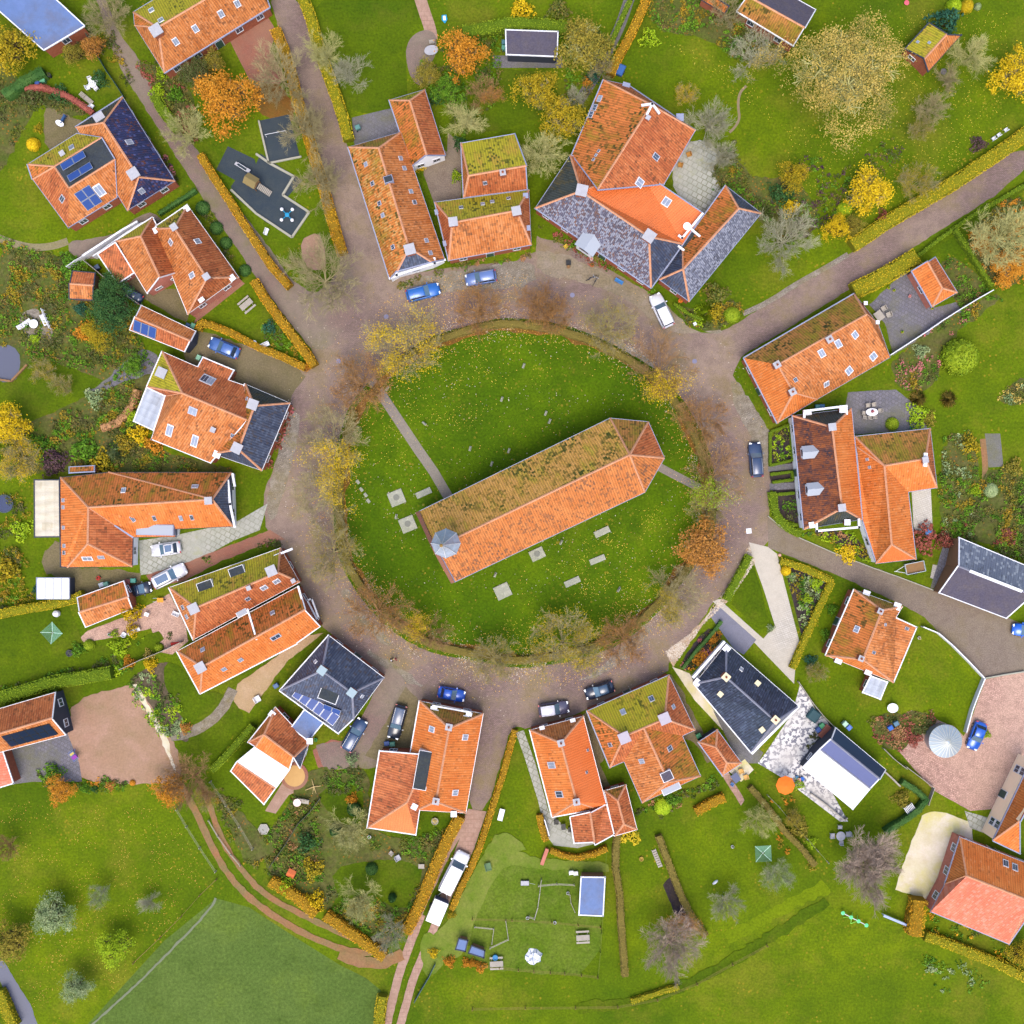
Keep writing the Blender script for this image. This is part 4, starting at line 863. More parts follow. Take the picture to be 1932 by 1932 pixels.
h.chim('1215,880 1905,1120 1785,1450', 1.35).chim('1605,1312', .7).chim('1637,1495', 1.0, .2, WHITE).sky('1545,925 1590,945', .95, 1.4).sky('1455,1170', 1.2, 1.0).sky('1280,1315 1470,1395', .9, 1.6, True).sky('1755,1355 1865,1077', .5, .5)
T(0, 2)
h = House('long_house', 'long bright orange house with cream canopy and glass collector at the left', 'house', [
    ('a455,-262 b815,-300 c1745,-300 d1757,110 X665,-35 Y1600,-95 f1325,130 e1325,188@2.3 g1005,192 Z660,240 h1000,412 i505,418 j460,415', 'abYX:n bcY:n cdY:s dfegXY:c XghZ:r Zhi:c ijaXZ:c'.replace('ijaXZ:c', 'ijaXZ:c'), 2.8, 7.0),
    ('A262,-245@2.6 B450,-245@2.9 C455,190@2.9 D264,192@2.6', 'ABCD:e', 2.6, 2.9)], gut='dark', wall='white')
h.bar('1720,-235 1735,-60 1770,110', 3.6, .3).bar('1755,-285 1770,-200', 3.4).bar('665,-30 1000,190', 4.6, .2, LEAD, .1)
h.chim('1570,-85', 1.0).sky('478,-88 478,-35 480,118 485,255 485,308', .5, .55).sky('660,350', 1.4, .8, True).sky('763,340 1472,-192', .9, .6).sky('932,-162', .6, .8, True).sky('1165,45 1447,40 1000,50 1365,45', .45, .9)
h.flatd(1168,135,5.0,1.45,0,'W',LEAD,.3,'glass_collector',-.02)
House('shelter', 'low shelter with a white four panel roof behind the dark yard', 'shelter', [('a280,495 b525,495 c525,658 d283,658', 'abcd:W', 2.4, 2.4)], wall='dark', win=False).pv(403,577,4,1,1.05,2.8,0,RM['w'],0,.04,'roof_sheet')
h = House('double_house', 'double house with two parallel orange ridges and two dark roof boxes', 'house', [
    ('a1275,570 b2117,270 c2262,530 d1460,965 E1478,722 F2095,457', 'abFE:m bcF:r cdEF:r daE:o', 3.0, 7.0),
    ('a1335,1050 b2250,560 C2302,737 c2420,865 g2242,992 h2215,970 d1510,1370 E1525,1168', 'abCE:n CcghdE:c daE:c'.replace('CcghdE', 'CcgdE'), 3.0, 7.0)], gut='white')
h.bar('1868,735 1935,960', 6.6, .2).bar('2075,330 2200,280', 3.9).bar('2250,565 2300,735', 5.2, .25).bar('2318,665 2352,655 2405,800 2395,815 2318,668', 2.9, .2)
h.flatd(1550,570,2.1,1.7,0,'d',hh=.25).flatd(1790,460,2.1,1.7,0,'d',hh=.25).chim('1458,730 2046,445 1510,1175', 1.35).sky('1380,720 1410,790 1870,655 1530,1040 1815,1115 1690,1185 2057,762', .65, .65).sky('1992,570 2087,522', .9, .9, True).sky('2080,942', 1.4, .8)
h.flatd(1820,755,1.5,1.1,0,'W',hh=.3).chim('2212,520 1875,575', .6)
House('outbuilding', 'small orange roofed outbuilding half hidden by a yellow climber', 'shed', [('a580,645 b930,520 c1000,730 d650,870 E597,757 F967,640', 'abFE:n EFcd:o', 2.3, 3.7)], gut='white')
h = House('barn', 'red tiled barn with a large dark solar field at the left edge', 'barn', [('a-150,1525 b415,1360 F392,1555 c500,1683 d-60,1830 E-150,1715', 'abFE:r EFcd:o', 3.2, 6.5)], gut='white', wall='dark')
h.pv(225,1680,6,2,1.05,1.35,0,PVD)
T(0, 3)
House('outbuilding', 'pink ribbed roof of an outbuilding at the left edge', 'shed', [('a-140,-120 b20,-140 c105,118 d-100,180', 'abcd:p', 2.8, 2.8)], gut='white', win=False)
T(1, 0)
h = House('long_house', 'long orange roofed house along the top road with pale speckled left slope', 'house', [
    ('a695,1110 b1095,995 c1425,1955 d1010,2108 E925,1115 F1155,1870 G1065,2045@5 H1325,1975@5', 'aEb:q bcHFE:o dGFEa:y GHF:s', 2.8, 6.8),
    ('a1005,755 b1275,675 c1430,1170 d1175,1258 E1160,757 F1288,1170', 'aEb:m bcFE:r daEF:n', 2.7, 5.6)], wall='white')
h.bar('1060,2038 1062,2075 1348,1985 1345,1950', 4.4, .3).bar('1010,2100 1425,1960', 2.95, .25)
h.chim('1160,1880', 1.4).sky('830,1240 880,1385 933,1535 958,1625 1035,1865 1090,1195 1118,1270 1168,1445 1195,1527 1285,1815 1315,1910', .6, .6).flatd(998,1350, .9, 1.2, 0, 'd', LEAD, .5)
h = House('terraced_house', 'moss covered orange house with two stepped ridges behind two parked cars', 'house', [
    ('a1548,1078 b1950,1008 c2050,1430 d1568,1492 E1605,1325 F2040,1250', 'abFE:m EFcd:r daE:n', 2.8, 5.8),
    ('a1350,1525 b2060,1432 c2078,1850 d1455,1968 E1480,1680 F1968,1588', 'abFE:m bcF:r cdEF:o daE:r', 2.8, 6.6)])
h.chim('1487,1672 1965,1590', 1.2).chim('1862,1300', .8, pot=True).chim('1368,1598 1430,1835 2035,1475 2050,1720', .7, .25, LEAD).sky('1548,1567 1712,1540 1783,1523 1907,1498 1728,1380', .55, .55)
T(2, 0)
House('flat_roofed_shed', 'violet grey flat roofed shed with a white rim behind the orange tree', 'shed', [('a-45,222 b350,236 c343,430 d-40,415', 'abcd:V', 2.7, 2.7)], gut='white', wall='dark', win=False)
h = House('great_house', 'rambling house with mottled slate front, bright new orange roof and mossy barn', 'house', [
    ('a690,602 g870,640@2.4 c1385,985 d1150,1388 e450,1172 E1052,790 F645,1432', 'aEFe:n agcE:r EcdF:r', 3.0, 8.0),
    ('a175,1570 b440,1170 h970,1292@3.4 g1440,1610@3.4 e1290,1840 d1050,2172 E522,1440 F1035,1785', 'abE:Q bhE:r EhgeF:C aEFd:g Fed:s', 3.2, 7.6),
    ('a1612,1400 b1882,1610 c1338,2277 f1110,2110 g1290,1850 E1712,1572 F1292,2030', 'aEb:s bcFE:G aEFg:n gFf:n fFc:s'.replace('gFf:n', 'gFf:s'), 2.8, 5.6)], wall='brick', gut='lead')
h.chim('527,1435 1037,1780', 1.5).sky('662,745 625,812 597,865', .9, .6).sky('1085,1183', .8, 1.0).sky('962,1378 1165,1525', 1.1, 1.1, True).chim('1028,885', .6).chim('860,650 1268,885', 1.0, .25, LEAD).sky('655,1140 635,1172 615,1205', .45, .35).gdorm(585,1830,2.4,2.6)
h.bar('985,792 1060,782 1110,850', 8.3).bar('1060,782 1020,860', 8.3).bar('1437,1612 1285,1795 1262,1778', 4.2).bar('1350,1725 1460,1818', 4.0).bar('1255,1855 1340,1920', 3.6)
MB().add([P(1290,1800,3.2), P(1350,1730,3.2), P(1455,1815,3.2), P(1345,1925,3.2), P(1260,1860,3.2)], [(0, 1, 2, 3, 4)]).build('link_roof', RM['Q'] if False else RM['d'], h.root)
o = MB().lathe(P(1318,1712,6), [(.05, -1.2), (.06, 0), (.3, .08), (.48, .25), (.52, .4)], 14).build('satellite_dish', WHITE, h.root)
T(3, 0)
House('thatched_barn', 'purple brown roofed barn with white bargeboards at the top edge', 'barn', [('a-235,85 d195,345 c358,70 b-70,-170 E-150,-30 F278,208', 'aEFd:q EbcF:V', 2.8, 5.5)], gut='white')
House('lean_to', 'small mossy orange lean to at the top edge', 'shed', [('a-480,-80@3.2 b-290,45@3.2 c-325,105 d-510,-5', 'abcd:n', 2.2, 3.2)], gut='dark', win=False)
h = House('garden_shed', 'mossy orange cottage overgrown with ivy in the upper right garden', 'shed', [('a1215,175 b1462,262 c1212,540 d1035,370 E1350,258 F1180,445', 'aEFd:m EbcF:o'.replace('EbcF', 'EbcF'), 2.4, 3.8)], gut='dark').sky('1130,318 1217,323', .35, .35)
T(3, 1)
h = House('garden_shed', 'small hipped orange shed beside the dark paved yard', 'shed', [('a1085,115 b1262,5 c1430,275 d1240,385 E1205,42 F1317,242', 'aEFd:c EbcF:r cdF:c', 2.6, 4.4)], wall='pink')
h = House('farmhouse', 'orange house with brown mossed north slope beside the right hand road', 'house', [
    ('a650,285 b832,512 c922,765 h375,1080 i70,1262 g-182,770 E745,440 F75,820 G195,1030', 'gaEF:q abE:r EbchGF:o FGig:c Ghi:c', 2.8, 6.8)], gut='lead')
h.sky('405,735 530,663 655,595 440,965', .8, 1.0, True).sky('610,865 793,757', 1.0, 1.0, True).sky('208,935', .5, .5).chim('467,628 70,820 187,1025', .9, pot=True).chim('738,355 828,500', .5, .2, WHITE)
h = House('town_house', 'house with charred looking front roof, two white dormers and orange rear wings', 'house', [
    ('a185,1205 b632,1150 c712,1988 d270,2062 E485,1292 F560,1903', 'aEb:Q bcFE:c cdF:Q daEF:k', 3.2, 7.2),
    ('a655,1360 b1225,1300 c1277,1750 d1060,1782 e1120,2287 f815,2322 g710,2000 h662,1432 E1190,1530 F880,1582 G935,2177', 'abEF:q bcE:r EcdF:c FdeG:c efG:C gfGFh:c hFa:c', 2.8, 6.4)], wall='white')
h.bar('278,1170 592,1132', 4.6).bar('275,1170 275,1215', 4.4).bar('592,1132 595,1190', 4.4).bar('368,2022 370,2075 688,2047 686,1990', 4.4).bar('1192,1500 1188,1575', 6.8, .5)
h.chim('487,1290 560,1900', 1.0).chim('302,1192 568,1155', 1.0, .3, WHITE).chim('333,2030 600,2010', .8, .3, WHITE).chim('1190,1538', .8).gdorm(312,1480,1.4,1.9,'W').gdorm(348,1758,1.4,1.9,'W').sky('750,1535 768,1595', .4, .4)
T(3, 2)
h = House('barn', 'zinc roofed barn with violet grey lower slope at the right edge', 'barn', [('a1440,190 b2060,450 F2000,628 c1800,805 d1292,612 E1438,408', 'abFE:z EFcd:V', 3.0, 5.2)], wall='wood', win=False, gut='white')
h.pv(1720,520,1,1,7.5,.45,0,WHITE,0,.06,'ridge_flashing')
h = House('cottage', 'square orange house with six white capped chimneys on the lower right lawn', 'house', [
    ('a650,585 b1015,715 c967,795 d1127,868 e950,1287 f435,1082 E862,742 F717,1112', 'fFEa:n aEb:q EbcdeF:o fFe:c', 3.2, 6.6),
    ('A780,1235@2.8 B905,1282@2.8 C850,1417@2.4 D715,1365@2.4', 'ABCD:W', 2.4, 2.8)], gut='white')
h.chim('742,618 975,712 535,1118 760,1205', .95, .4, WHITE).chim('850,750 705,1107', .75, pot=True).sky('670,885', .9, .7, True).sky('885,850 797,1060 1048,880', .4, .5)
T(3, 3)
h = House('garden_house', 'garden house with navy, indigo and glaring white roof bands', 'shed', [('a510,-307 b888,10 E475,-215 F843,82 G395,-142@4.2 H775,155@4.2 c640,315 d262,0', 'abFE:x EFHG:X GHcd:w', 2.6, 4.8)], gut='white', wall='dark')
h = House('manor_house', 'large coral pink roofed house in the bottom right corner', 'house', [('a1450,520 g1335,878 d1225,1085 c1815,1330 e1940,1150 j1980,880 b2050,755 E1500,815 F1990,1010', 'agE:c abFE:c EFcdg:p Fec:p'.replace('Fec:p', 'Fec:p').replace('abFE', 'abFE'), 3.2, 7.4)], wall='pink')
h.sky('1793,720 1863,750', .8, 1.0)
h = House('annex', 'orange roofed house with a cream wall at the right edge', 'house', [('b1700,548 c1905,645 d2250,560 a1995,-70 E1905,400 F2120,0', 'baFE:c bEc:c', 4.6, 8.0)], wall='cream')
T(2, 2)
h = House('cottage', 'bright orange house with lower rear annexes by the stone path', 'house', [
    ('a135,1645 b540,1540 c712,2203 e640,2240 d303,2300 E370,1745 F488,2188', 'aEb:o bceFE:C edF:c daEF:c', 2.9, 6.6),
    ('a440,2302 b715,2200 c775,2435 d630,2515 e472,2502 E590,2268 F623,2495', 'aEFde:r'.replace('Fde', 'Fe') + ' EbcdF:r', 2.5, 4.6),
    ('a697,2102 b860,2057 c945,2397 d777,2445 E797,2177 F845,2357', 'aEb:q bcFE:r cdF:r daEF:r', 2.4, 4.2)], gut='white')
h.chim('370,1745 487,2190', .9, pot=True).sky('300,1910 358,2130', .9, 1.2).sky('570,1797 562,1965', .35, .35).chim('228,1635 460,1578', .7, .2, WHITE)
h = House('villa', 'moss green fronted villa with two grey chimneys and crossed orange ridges', 'house', [
    ('a565,1500 b1185,1228 c1383,1645 d1288,1690 e1425,1992 f980,2195 g845,1885 h740,1930 E1152,1562 F848,1692 J995,1630 K1182,2040', 'abEJF:m bcE:r cdJE:r aFh:n hFJg:r gJKf:o JdeK:n Kef:c', 2.9, 6.8)], gut='lead')
h.chim('848,1705 1152,1560', 1.45, 1.0, flat('grey_cap', '#b8b0bc', .8)).sky('838,1510 1053,1410 1190,1785 980,1880', .7, .8).sky('742,1757 1217,1470', .6, .6).flatd(1195,2075,2.6,1.5,0,'W',hh=.5).flatd(1170,1995,1.3,1.5,0,'V',hh=.3)
House('garden_shed', 'small hipped orange shed between the villa and the black roofed house', 'shed', [('a1405,1735 b1550,1640 c1735,1895 d1592,1992 E1540,1775 F1622,1893', 'abE:n bcFE:r cdF:o daEF:r', 2.4, 3.8)], wall='dark', win=False)
h = House('bungalow', 'black glazed tile house with white gutters and cream vents', 'house', [('a1375,1298 b1620,990 c2165,1465 d1805,1815 E1615,1245 F1992,1582', 'abE:b bcFE:b cdF:b daEF:b', 2.9, 6.8)], wall='white', gut='white')
h.bar('1372,1245 1600,985', 3.6, .35, None, .9).bar('1375,1290 1432,1275', 3.4).bar('2160,1470 1815,1818', 3.1, .35)
h.chim('1617,1247 1990,1570', .95, .8, flat('cream_cap', '#e8dcb8', .7), pot=True).sky('1730,1187', .5, .6, True).chim('1855,1293 1573,1375 1888,1645', .7, .35, flat('cream_cap', '#e8dcb8')).chim('1400,1285 1620,1032', .9, .25, WHITE)
T(1, 2)
h = House('slate_house', 'dark slate house with a row of solar panels and a flat roof well', 'house', [
    ('a550,930 b967,1250 c737,1565 g625,1672 d180,1348 E497,1197 F725,1365', 'abFE:s aEd:s bcF:s dEFcg:s', 2.9, 6.4),
    ('A370,1490@3.1 B512,1590@3.1 C397,1732@2.9 D265,1632@2.9', 'ABCD:u', 2.9, 3.1)], gut='white')
h.flatd(563,1347,2.6,3.1,0,'d',hh=-.1,part='roof_well').pv(455,1462,6,1,1.1,1.6,lift=.4).pv(575,1490,2,1,1.2,1.5,lift=.35).chim('497,1197 722,1365', 1.1, .8, flat('patina_cap', '#a0b4bc', .7)).sky('450,1130 800,1390', .5, .5, True)
h = House('cottage', 'red orange cottage with a white flat rear roof next to the slate house', 'house', [
    ('a150,1475 b400,1742 c335,1935 F285,1850 E60,1680 N255,1945@3.9 M-5,1775@3.9 P150,2087@3.3 Q-145,1890@3.3 r60,2210@2.5 s-190,1960@2.5 t-60,1740@2.8', 'abFE:r bcF:s EFNM:c MNPQ:w QPrs:r atE:n tQME:r'.replace('tQME:r', 'tME:r'), 2.8, 5.4)], gut='white')
h.chim('120,1525 405,1730', .8, .25, WHITE)
h = House('corner_house', 'bright orange house with a dark flat dormer beside the south road', 'house', [
    ('a1235,1425 b1717,1522 c1585,2272 d1215,2250 e1162,1842 E1458,1632 F1357,2188', 'aEb:q bcFE:c cdF:C edFEa:c'.replace('edFEa', 'aedFE'), 3.0, 7.0),
    ('a935,1800@2.9 b1300,1830@4.8 c1208,2440@2.7 d840,2385@2.7 E1140,2192@4.6', 'abEd:r Ecd:C bcE:C'.replace(' bcE:C', ' bcE:r'), 2.8, 4.8)], gut='white')
h.flatd(1257,1950,5.2,1.8,0,'d',hh=.7,absa=math.atan2(-283,-50))
h.bar('1325,1460 1320,1495 1372,1500', 4.2, .2).bar('1325,1460 1630,1515', 4.2, .2).bar('1630,1515 1615,1550 1570,1540', 4.2, .2)
h.chim('1455,1625 1357,2185', .9, pot=True).sky('1328,1640 1577,1700 1502,2118', .8, .9, True).chim('1345,1483 1605,1535 1195,2225 1492,2280', .8, .25, WHITE)
T(1, 3)
House('goat_shed', 'small blue roofed animal shed left in the paddock', 'shed', [('a1535,1285 b1602,1300 c1582,1388 d1508,1372', 'abcd:u', 1.6, 1.6)], gut='dark', wall='wood', win=False, )
House('goat_shed', 'wide blue roofed animal shed by the orange bushes', 'shed', [('a1632,1340 b1730,1377 c1722,1437 d1605,1400', 'abcd:u', 1.6, 1.6)], gut='dark', wall='wood', win=False)
T(2, 3)
House('stable', 'blue flat roofed stable at the top of the paddock', 'shed', [('a525,820 b705,822 c690,1120 d508,1112', 'abcd:u', 2.6, 2.6)], gut='white', wall='wood', win=False)
# little roofs
T(0, 1)
House('lean_to', 'small mossy tiled lean to behind the long bright orange house', 'shed', [('a525,1590 b715,1580 c715,1630@2.8 d525,1640@2.8', 'abcd:n', 2.2, 2.8)], win=False)
# the church
T(2, 1)
h = House('church', 'old brick church with polygonal apse and long mossy orange roof', 'church', [
    ('a-702,1925 b740,1222 c1030,1250 d1152,1525 e1003,1785 f-432,2462 w-575,2200@11.2 P888,1500', 'abPw:M bcP:q cdP:r deP:O efwP:O', 6.0, 11.5)], wall='old', win=False)
T(1, 2)
base = P(1432, 237, 16.5); m = MB()
m.lathe((base.x, base.y, 9.0), [(1.35, 0), (1.35, 7.5)], 8); dr = m.build('bell_turret', flat('turret_boards', '#c8d0dc', .6, k=.7), h.root)
sp = MB().lathe((base.x, base.y, 16.3), [(1.85, -.15), (1.8, .1), (1.15, 2.1), (.62, 4.6), (.28, 7.2), (.05, 9.6)], 8).build('spire', flat('lead_spire', '#c4d0e4', .5, .4, .1, k=.7, var=.4), dr)
rb = MB()
for i in range(8):
    t = 2 * math.pi * i / 8; q = [(1.84, .12), (1.17, 2.1), (.64, 4.6), (.3, 7.2), (.06, 9.6)]
    for a, b in zip(q, q[1:]): rb.seg((base.x + a[0] * math.cos(t), base.y + a[0] * math.sin(t), 16.3 + a[1]), (base.x + b[0] * math.cos(t), base.y + b[0] * math.sin(t), 16.3 + b[1]), .06, n=4)
rb.build('spire_rib', WHITE, dr)
MB().lathe((base.x, base.y, 25.7), [(.02, 0), (.2, .15), (.2, .35), (.02, .5)], 10).build('spire_ball', flat('gilt', '#c89c54', .35, .5, .7), dr)
cr = h.root
T(2, 1); cp = MB(); q0, q1, q2 = P(-702, 1925, 6.1), P(-575, 2200, 11.4), P(-432, 2462, 6.1)
for a, b in ((q0, q1), (q1, q2)):
    o_ = Vector((-.92, -.38, 0)) * .5; t_ = Vector((0, 0, .18)); l_ = Vector((0, 0, -.3)); cp.add([a + l_, a + o_ + l_, a + o_ + t_, a + t_, b + l_, b + o_ + l_, b + o_ + t_, b + t_], [(0, 1, 2, 3), (4, 7, 6, 5), (0, 4, 5, 1), (1, 5, 6, 2), (2, 6, 7, 3), (3, 7, 4, 0)])
cp.build('gable_coping', WALLS['old'], cr)
T(2, 1)
for (x0, y0, x1, y1), nn in (((1003, 1785, -432, 2462), 6), ((-702, 1925, 740, 1222), 6), ((1152, 1525, 1003, 1785), 1), ((1030, 1250, 1152, 1525), 1)):
    for j in range(nn):
        k = (j + .5) / nn; a = P(x0 + (x1 - x0) * k, y0 + (y1 - y0) * k, 6.0); d = (P(x1, y1, 6) - P(x0, y0, 6)).normalized(); out = Vector((d.y, -d.x, 0)); out = out if out.dot(a - Vector((0, 2, 6))) > 0 else -out
        q = Vector((a.x, a.y, 0)) - out * .1
        m = MB(); M = Matrix.Translation(q + Vector((0, 0, 3.0))) @ Matrix((d, Vector((0, 0, 1)), out)).transposed().to_4x4()
        pts = [(-.55, -1.4), (.55, -1.4), (.55, .8), (.3, 1.35), (0, 1.6), (-.3, 1.35), (-.55, .8)]
        m.add([M @ Vector((x, y, .0)) for x, y in pts] + [M @ Vector((x, y, .08)) for x, y in pts], [tuple(range(7, 14))] + [(i, (i + 1) % 7, 7 + (i + 1) % 7, 7 + i) for i in range(7)]); m.build('arched_window', PANE, cr)
T(3, 2)
c = at(1340, 1730, 2.2); r = root('grain_silo', 'round ribbed metal silo roof in the pink yard', 'silo', c)
MB().lathe((0, 0, 0), [(2.1, 0), (2.1, 2.2)], 32).local('wall', STEEL, r)
m = MB().lathe((0, 0, 0), [(2.25, 2.15), (1.1, 2.75), (.25, 3.15), (0, 3.2)], 32); m.local('roof', flat('zinc_sheet', '#a8b4bc', .45, .5, .35, k=.7, var=.08), r)
m = MB()
for i in range(24):
    t = i * math.pi / 12; a, b = (2.25, 2.18), (.25, 3.18); m.seg((a[0] * math.cos(t), a[0] * math.sin(t), a[1]), (1.1 * math.cos(t), 1.1 * math.sin(t), 2.79), .035, n=3); m.seg((1.1 * math.cos(t), 1.1 * math.sin(t), 2.79), (b[0] * math.cos(t), b[0] * math.sin(t), b[1]), .035, n=3)
m.local('rib', flat('pale_rib', '#dcdcd0', .5, k=.7), r)
# ---------------------------------------------------------------- hedges (frame pixels, 1932 across)
TF()
hedge('copper and gold hedge along the playground side of the lane', '376,290 400,330 430,375 458,420 485,462 510,500 545,540', 15, 1.5, 'hedge_o')
hedge('copper beech hedge down the left side of the top road', '518,52 532,85 545,125 560,188 578,245 590,290 605,335 622,400 632,435 645,478', 20, 1.6, 'hedge_o')
hedge('yellow green hedge down the right side of the top road', '570,-8 585,30 598,80 615,130 635,185 648,225 657,262', 21, 1.5, 'hedge_y')
hedge('golden hedge forming the long arm of the V beside the lane', '478,528 500,565 530,605 560,645 580,670 592,690', 17, 1.5, 'hedge_o')
hedge('golden hedge forming the short arm of the V by the driveway', '372,622 378,608 400,613 440,630 483,653 530,672 575,693', 13, 1.3, 'hedge_o')
hedge('dark green clipped hedge at the top behind the orange tree', '873,58 920,50 970,42 1020,45 1070,50', 24, 1.7, 'hedge_g')
hedge('golden orange hedge right of the grey path at the top', '1222,-8 1205,32 1190,65 1170,100 1152,138', 16, 1.5, 'hedge_o')
hedge('narrow green hedge left of the grey path at the top', '1192,-8 1175,30 1158,68 1148,90', 9, 1.3, 'hedge_g')
hedge('long golden green hedge above the right hand road', '1945,246 1880,292 1800,345 1740,380 1680,415 1609,462', 26, 1.6, 'hedge_y')
hedge('broad golden hedge below the right hand road', '1612,548 1650,530 1690,508 1732,482', 32, 1.7, 'hedge_y')
hedge('thin green hedge behind the small orange shed', '1804,432 1830,470 1855,510 1874,540', 8, 1.4, 'hedge_g')
hedge('thin green hedge on the verge below the right hand road', '1712,500 1760,460 1830,410 1940,345', 7, .8, 'hedge_g')
hedge('winter brown hedge beside the tarmac parking place', '1415,1048 1400,1080 1385,1105 1371,1133', 15, 1.3, 'hedge_g')
hedge('golden box hedge framing the triangular bed', '1473,1058 1520,1073 1571,1096 1545,1150 1520,1205 1496,1262', 13, 1.0, 'hedge_y')
hedge('curved clipped hedge at the corner of the parterre', '1458,928 1460,955 1470,980 1490,997 1512,1008', 15, 1.0, 'hedge_g')
for l, p in (('square box hedge around the upper parterre bed', '1454,815 1492,800 1497,868 1454,878 1454,815'), ('small box hedge around the middle parterre bed', '1454,895 1495,890 1497,905 1458,910'),
             ('box hedge around the lower parterre bed', '1500,930 1465,933 1466,965 1480,985 1505,992')):
    hedge(l, p, 6, .6, 'hedge_g', leaf=.06)
hedge('long bushy hedge above the sandy yard', '-8,1320 40,1305 100,1287 150,1280 207,1270', 24, 1.8, 'hedge_g', wob=.3)
hedge('golden hedge beside the lawn with the rotary dryer', '-8,1160 40,1150 90,1142 140,1130 155,1122', 17, 1.6, 'hedge_y', wob=.2)
hedge('dull green hedge slanting beside the lawn of the curved path', '398,1455 425,1428 450,1400 476,1370', 13, 1.4, 'hedge_g')
hedge('copper hedge by the clay track, left of the yellow bush', '508,1664 540,1682 570,1703 595,1728', 21, 1.5, 'hedge_o')
hedge('copper hedge by the clay track, right of the yellow bush', '613,1728 650,1755 690,1783 725,1808', 20, 1.5, 'hedge_o')
hedge('tall golden hedge left of the van driveway', '868,1542 845,1585 822,1635 800,1690 780,1735 765,1762', 21, 1.7, 'hedge_o')
hedge('thin patchy orange hedge right of the van driveway', '972,1378 960,1420 950,1460 932,1515 918,1560 905,1600 888,1640 868,1680 852,1718', 11, 1.3, 'hedge_o', wob=.35)
hedge('orange hedge along the patio of the bright cottage', '1018,1538 1022,1560 1030,1588', 12, 1.2, 'hedge_o', wob=.3)
hedge('curved orange hedge below the bright cottage', '1038,1606 1060,1615 1090,1620 1120,1613 1146,1602', 10, 1.2, 'hedge_o', wob=.3)
hedge('long thin brown hedge right of the paddock', '1166,1570 1163,1600 1162,1640 1170,1690 1172,1740 1176,1790 1180,1844', 13, 1.2, 'hedge_b')
hedge('long brown hedge slanting beside the black bed', '1243,1578 1262,1630 1285,1690 1305,1730 1332,1768', 13, 1.2, 'hedge_b')
hedge('short fat orange hedge on the lawn behind the villa', '1313,1534 1340,1518 1368,1505', 17, 1.3, 'hedge_o')
hedge('brown hedge dividing the two rear lawns', '1416,1486 1450,1525 1481,1569 1512,1600 1539,1634', 11, 1.2, 'hedge_b')
hedge('dark green hedge beside the garden house pergola', '1704,1476 1730,1492 1750,1510 1735,1530 1710,1548 1672,1572', 11, 1.5, 'hedge_d')
hedge('tall orange bush hedge beside the coral roofed house', '1738,1700 1734,1730 1727,1768', 28, 2.4, 'hedge_o', wob=.25)
hedge('yellow green hedge along the meadow behind the coral roofed house', '1748,1768 1790,1782 1840,1802 1890,1822 1940,1848', 19, 1.4, 'hedge_y')
hedge('low golden hedge at the edge of the bottom meadow', '1191,1891 1225,1880 1255,1870 1282,1864', 10, .8, 'hedge_y')
hedge('olive hedge beside the pink track at the bottom edge', '721,1882 717,1905 714,1940', 20, 1.5, 'hedge_y')
hedge('olive hedge in the bottom left corner', '-6,1872 8,1905 24,1940', 20, 1.5, 'hedge_y')
hedge('dark green hedge by the wheelie bins at the left', '5,178 30,160 55,145 80,132', 20, 1.7, 'hedge_d')
hedge('rust coloured curved hedge behind the solar roofed house', '45,164 80,163 105,172 130,182 155,198 174,212', 11, 1.3, 'red')
hedge('dark clipped hedge between the solar roofed house and the gabled house', '298,402 325,385 350,370 368,357', 8, 1.0, 'hedge_d')
hedge('mossy bank hedge along the right of the lane', '290,178 305,205 320,225 335,245', 20, 1.0, 'hedge_g', wob=.3)
hedge('dark hedge in front of the flower bed of the black house', '1288,1262 1315,1228 1345,1195 1362,1172', 7, .8, 'hedge_d')
hedge('green hedge between the slate roofed house and the road', '1272,572 1300,592 1325,602', 6, .8, 'hedge_g')
hedge('broad olive hedge around the top and right of the churchyard', '745,690 790,655 850,632 920,612 966,609 1048,620 1110,640 1170,668 1225,703 1262,742 1293,785 1318,835 1334,890', 15, .8, 'hedge_b', smooth=1, dens=.7)
hedge('broad olive hedge around the bottom and left of the churchyard', '1341,950 1340,1010 1300,1070 1255,1128 1200,1178 1138,1215 1040,1242 966,1248 895,1234 830,1222 785,1203 740,1172 697,1128 664,1083 645,1035 641,990 639,930 643,860 655,815 668,775', 15, .8, 'hedge_b', smooth=1, dens=.7)

# ---------------------------------------------------------------- undergrowth: masses nobody could count
scrub('dense mixed herbs in the garden left of the tiled sheds', '-10,440 60,470 130,485 170,512 250,590 262,640 290,690 200,730 190,700 120,690 75,675 45,688 -10,640', 'mixd+mix+green+mixy', 1.1)
scrub('dense mixed plants in the garden above the long bright house', '-10,805 60,802 200,735 250,720 262,760 262,800 285,850 425,890 110,888 -10,900', 'mixd+mix+green+mixy', 1.3, .8)
scrub('leafy plants on the slope at the top left edge', '-10,110 30,155 80,168 130,188 170,214 120,222 85,195 60,210 20,300 -10,330', 'mixd+mix', 1.0)
scrub('low plants on the strip between the two left lawns', '-10,495 50,500 120,515 120,560 60,580 -10,570', 'mix+mixy', .8)
scrub('shade plants under the bare trees by the lane', '255,120 300,120 345,150 372,200 372,280 345,258 290,170', 'mixd+mix+red', 1.0)
scrub('purple and pink plants in front of the blue slate villa', '262,262 300,262 340,345 358,350 345,362 330,352 300,300', 'mixd+pink+purp+mix', 1.4, .6)
scrub('plants beside the gabled house on the lane', '372,388 395,385 430,470 450,500 420,478 395,430', 'mixd+mix+green', 1.1, .5)
scrub('mixed shrubs at the top of the first garden', '105,80 165,60 215,55 250,150 240,165 205,120 190,100 130,120', 'mixy+mix+mixd', .9)
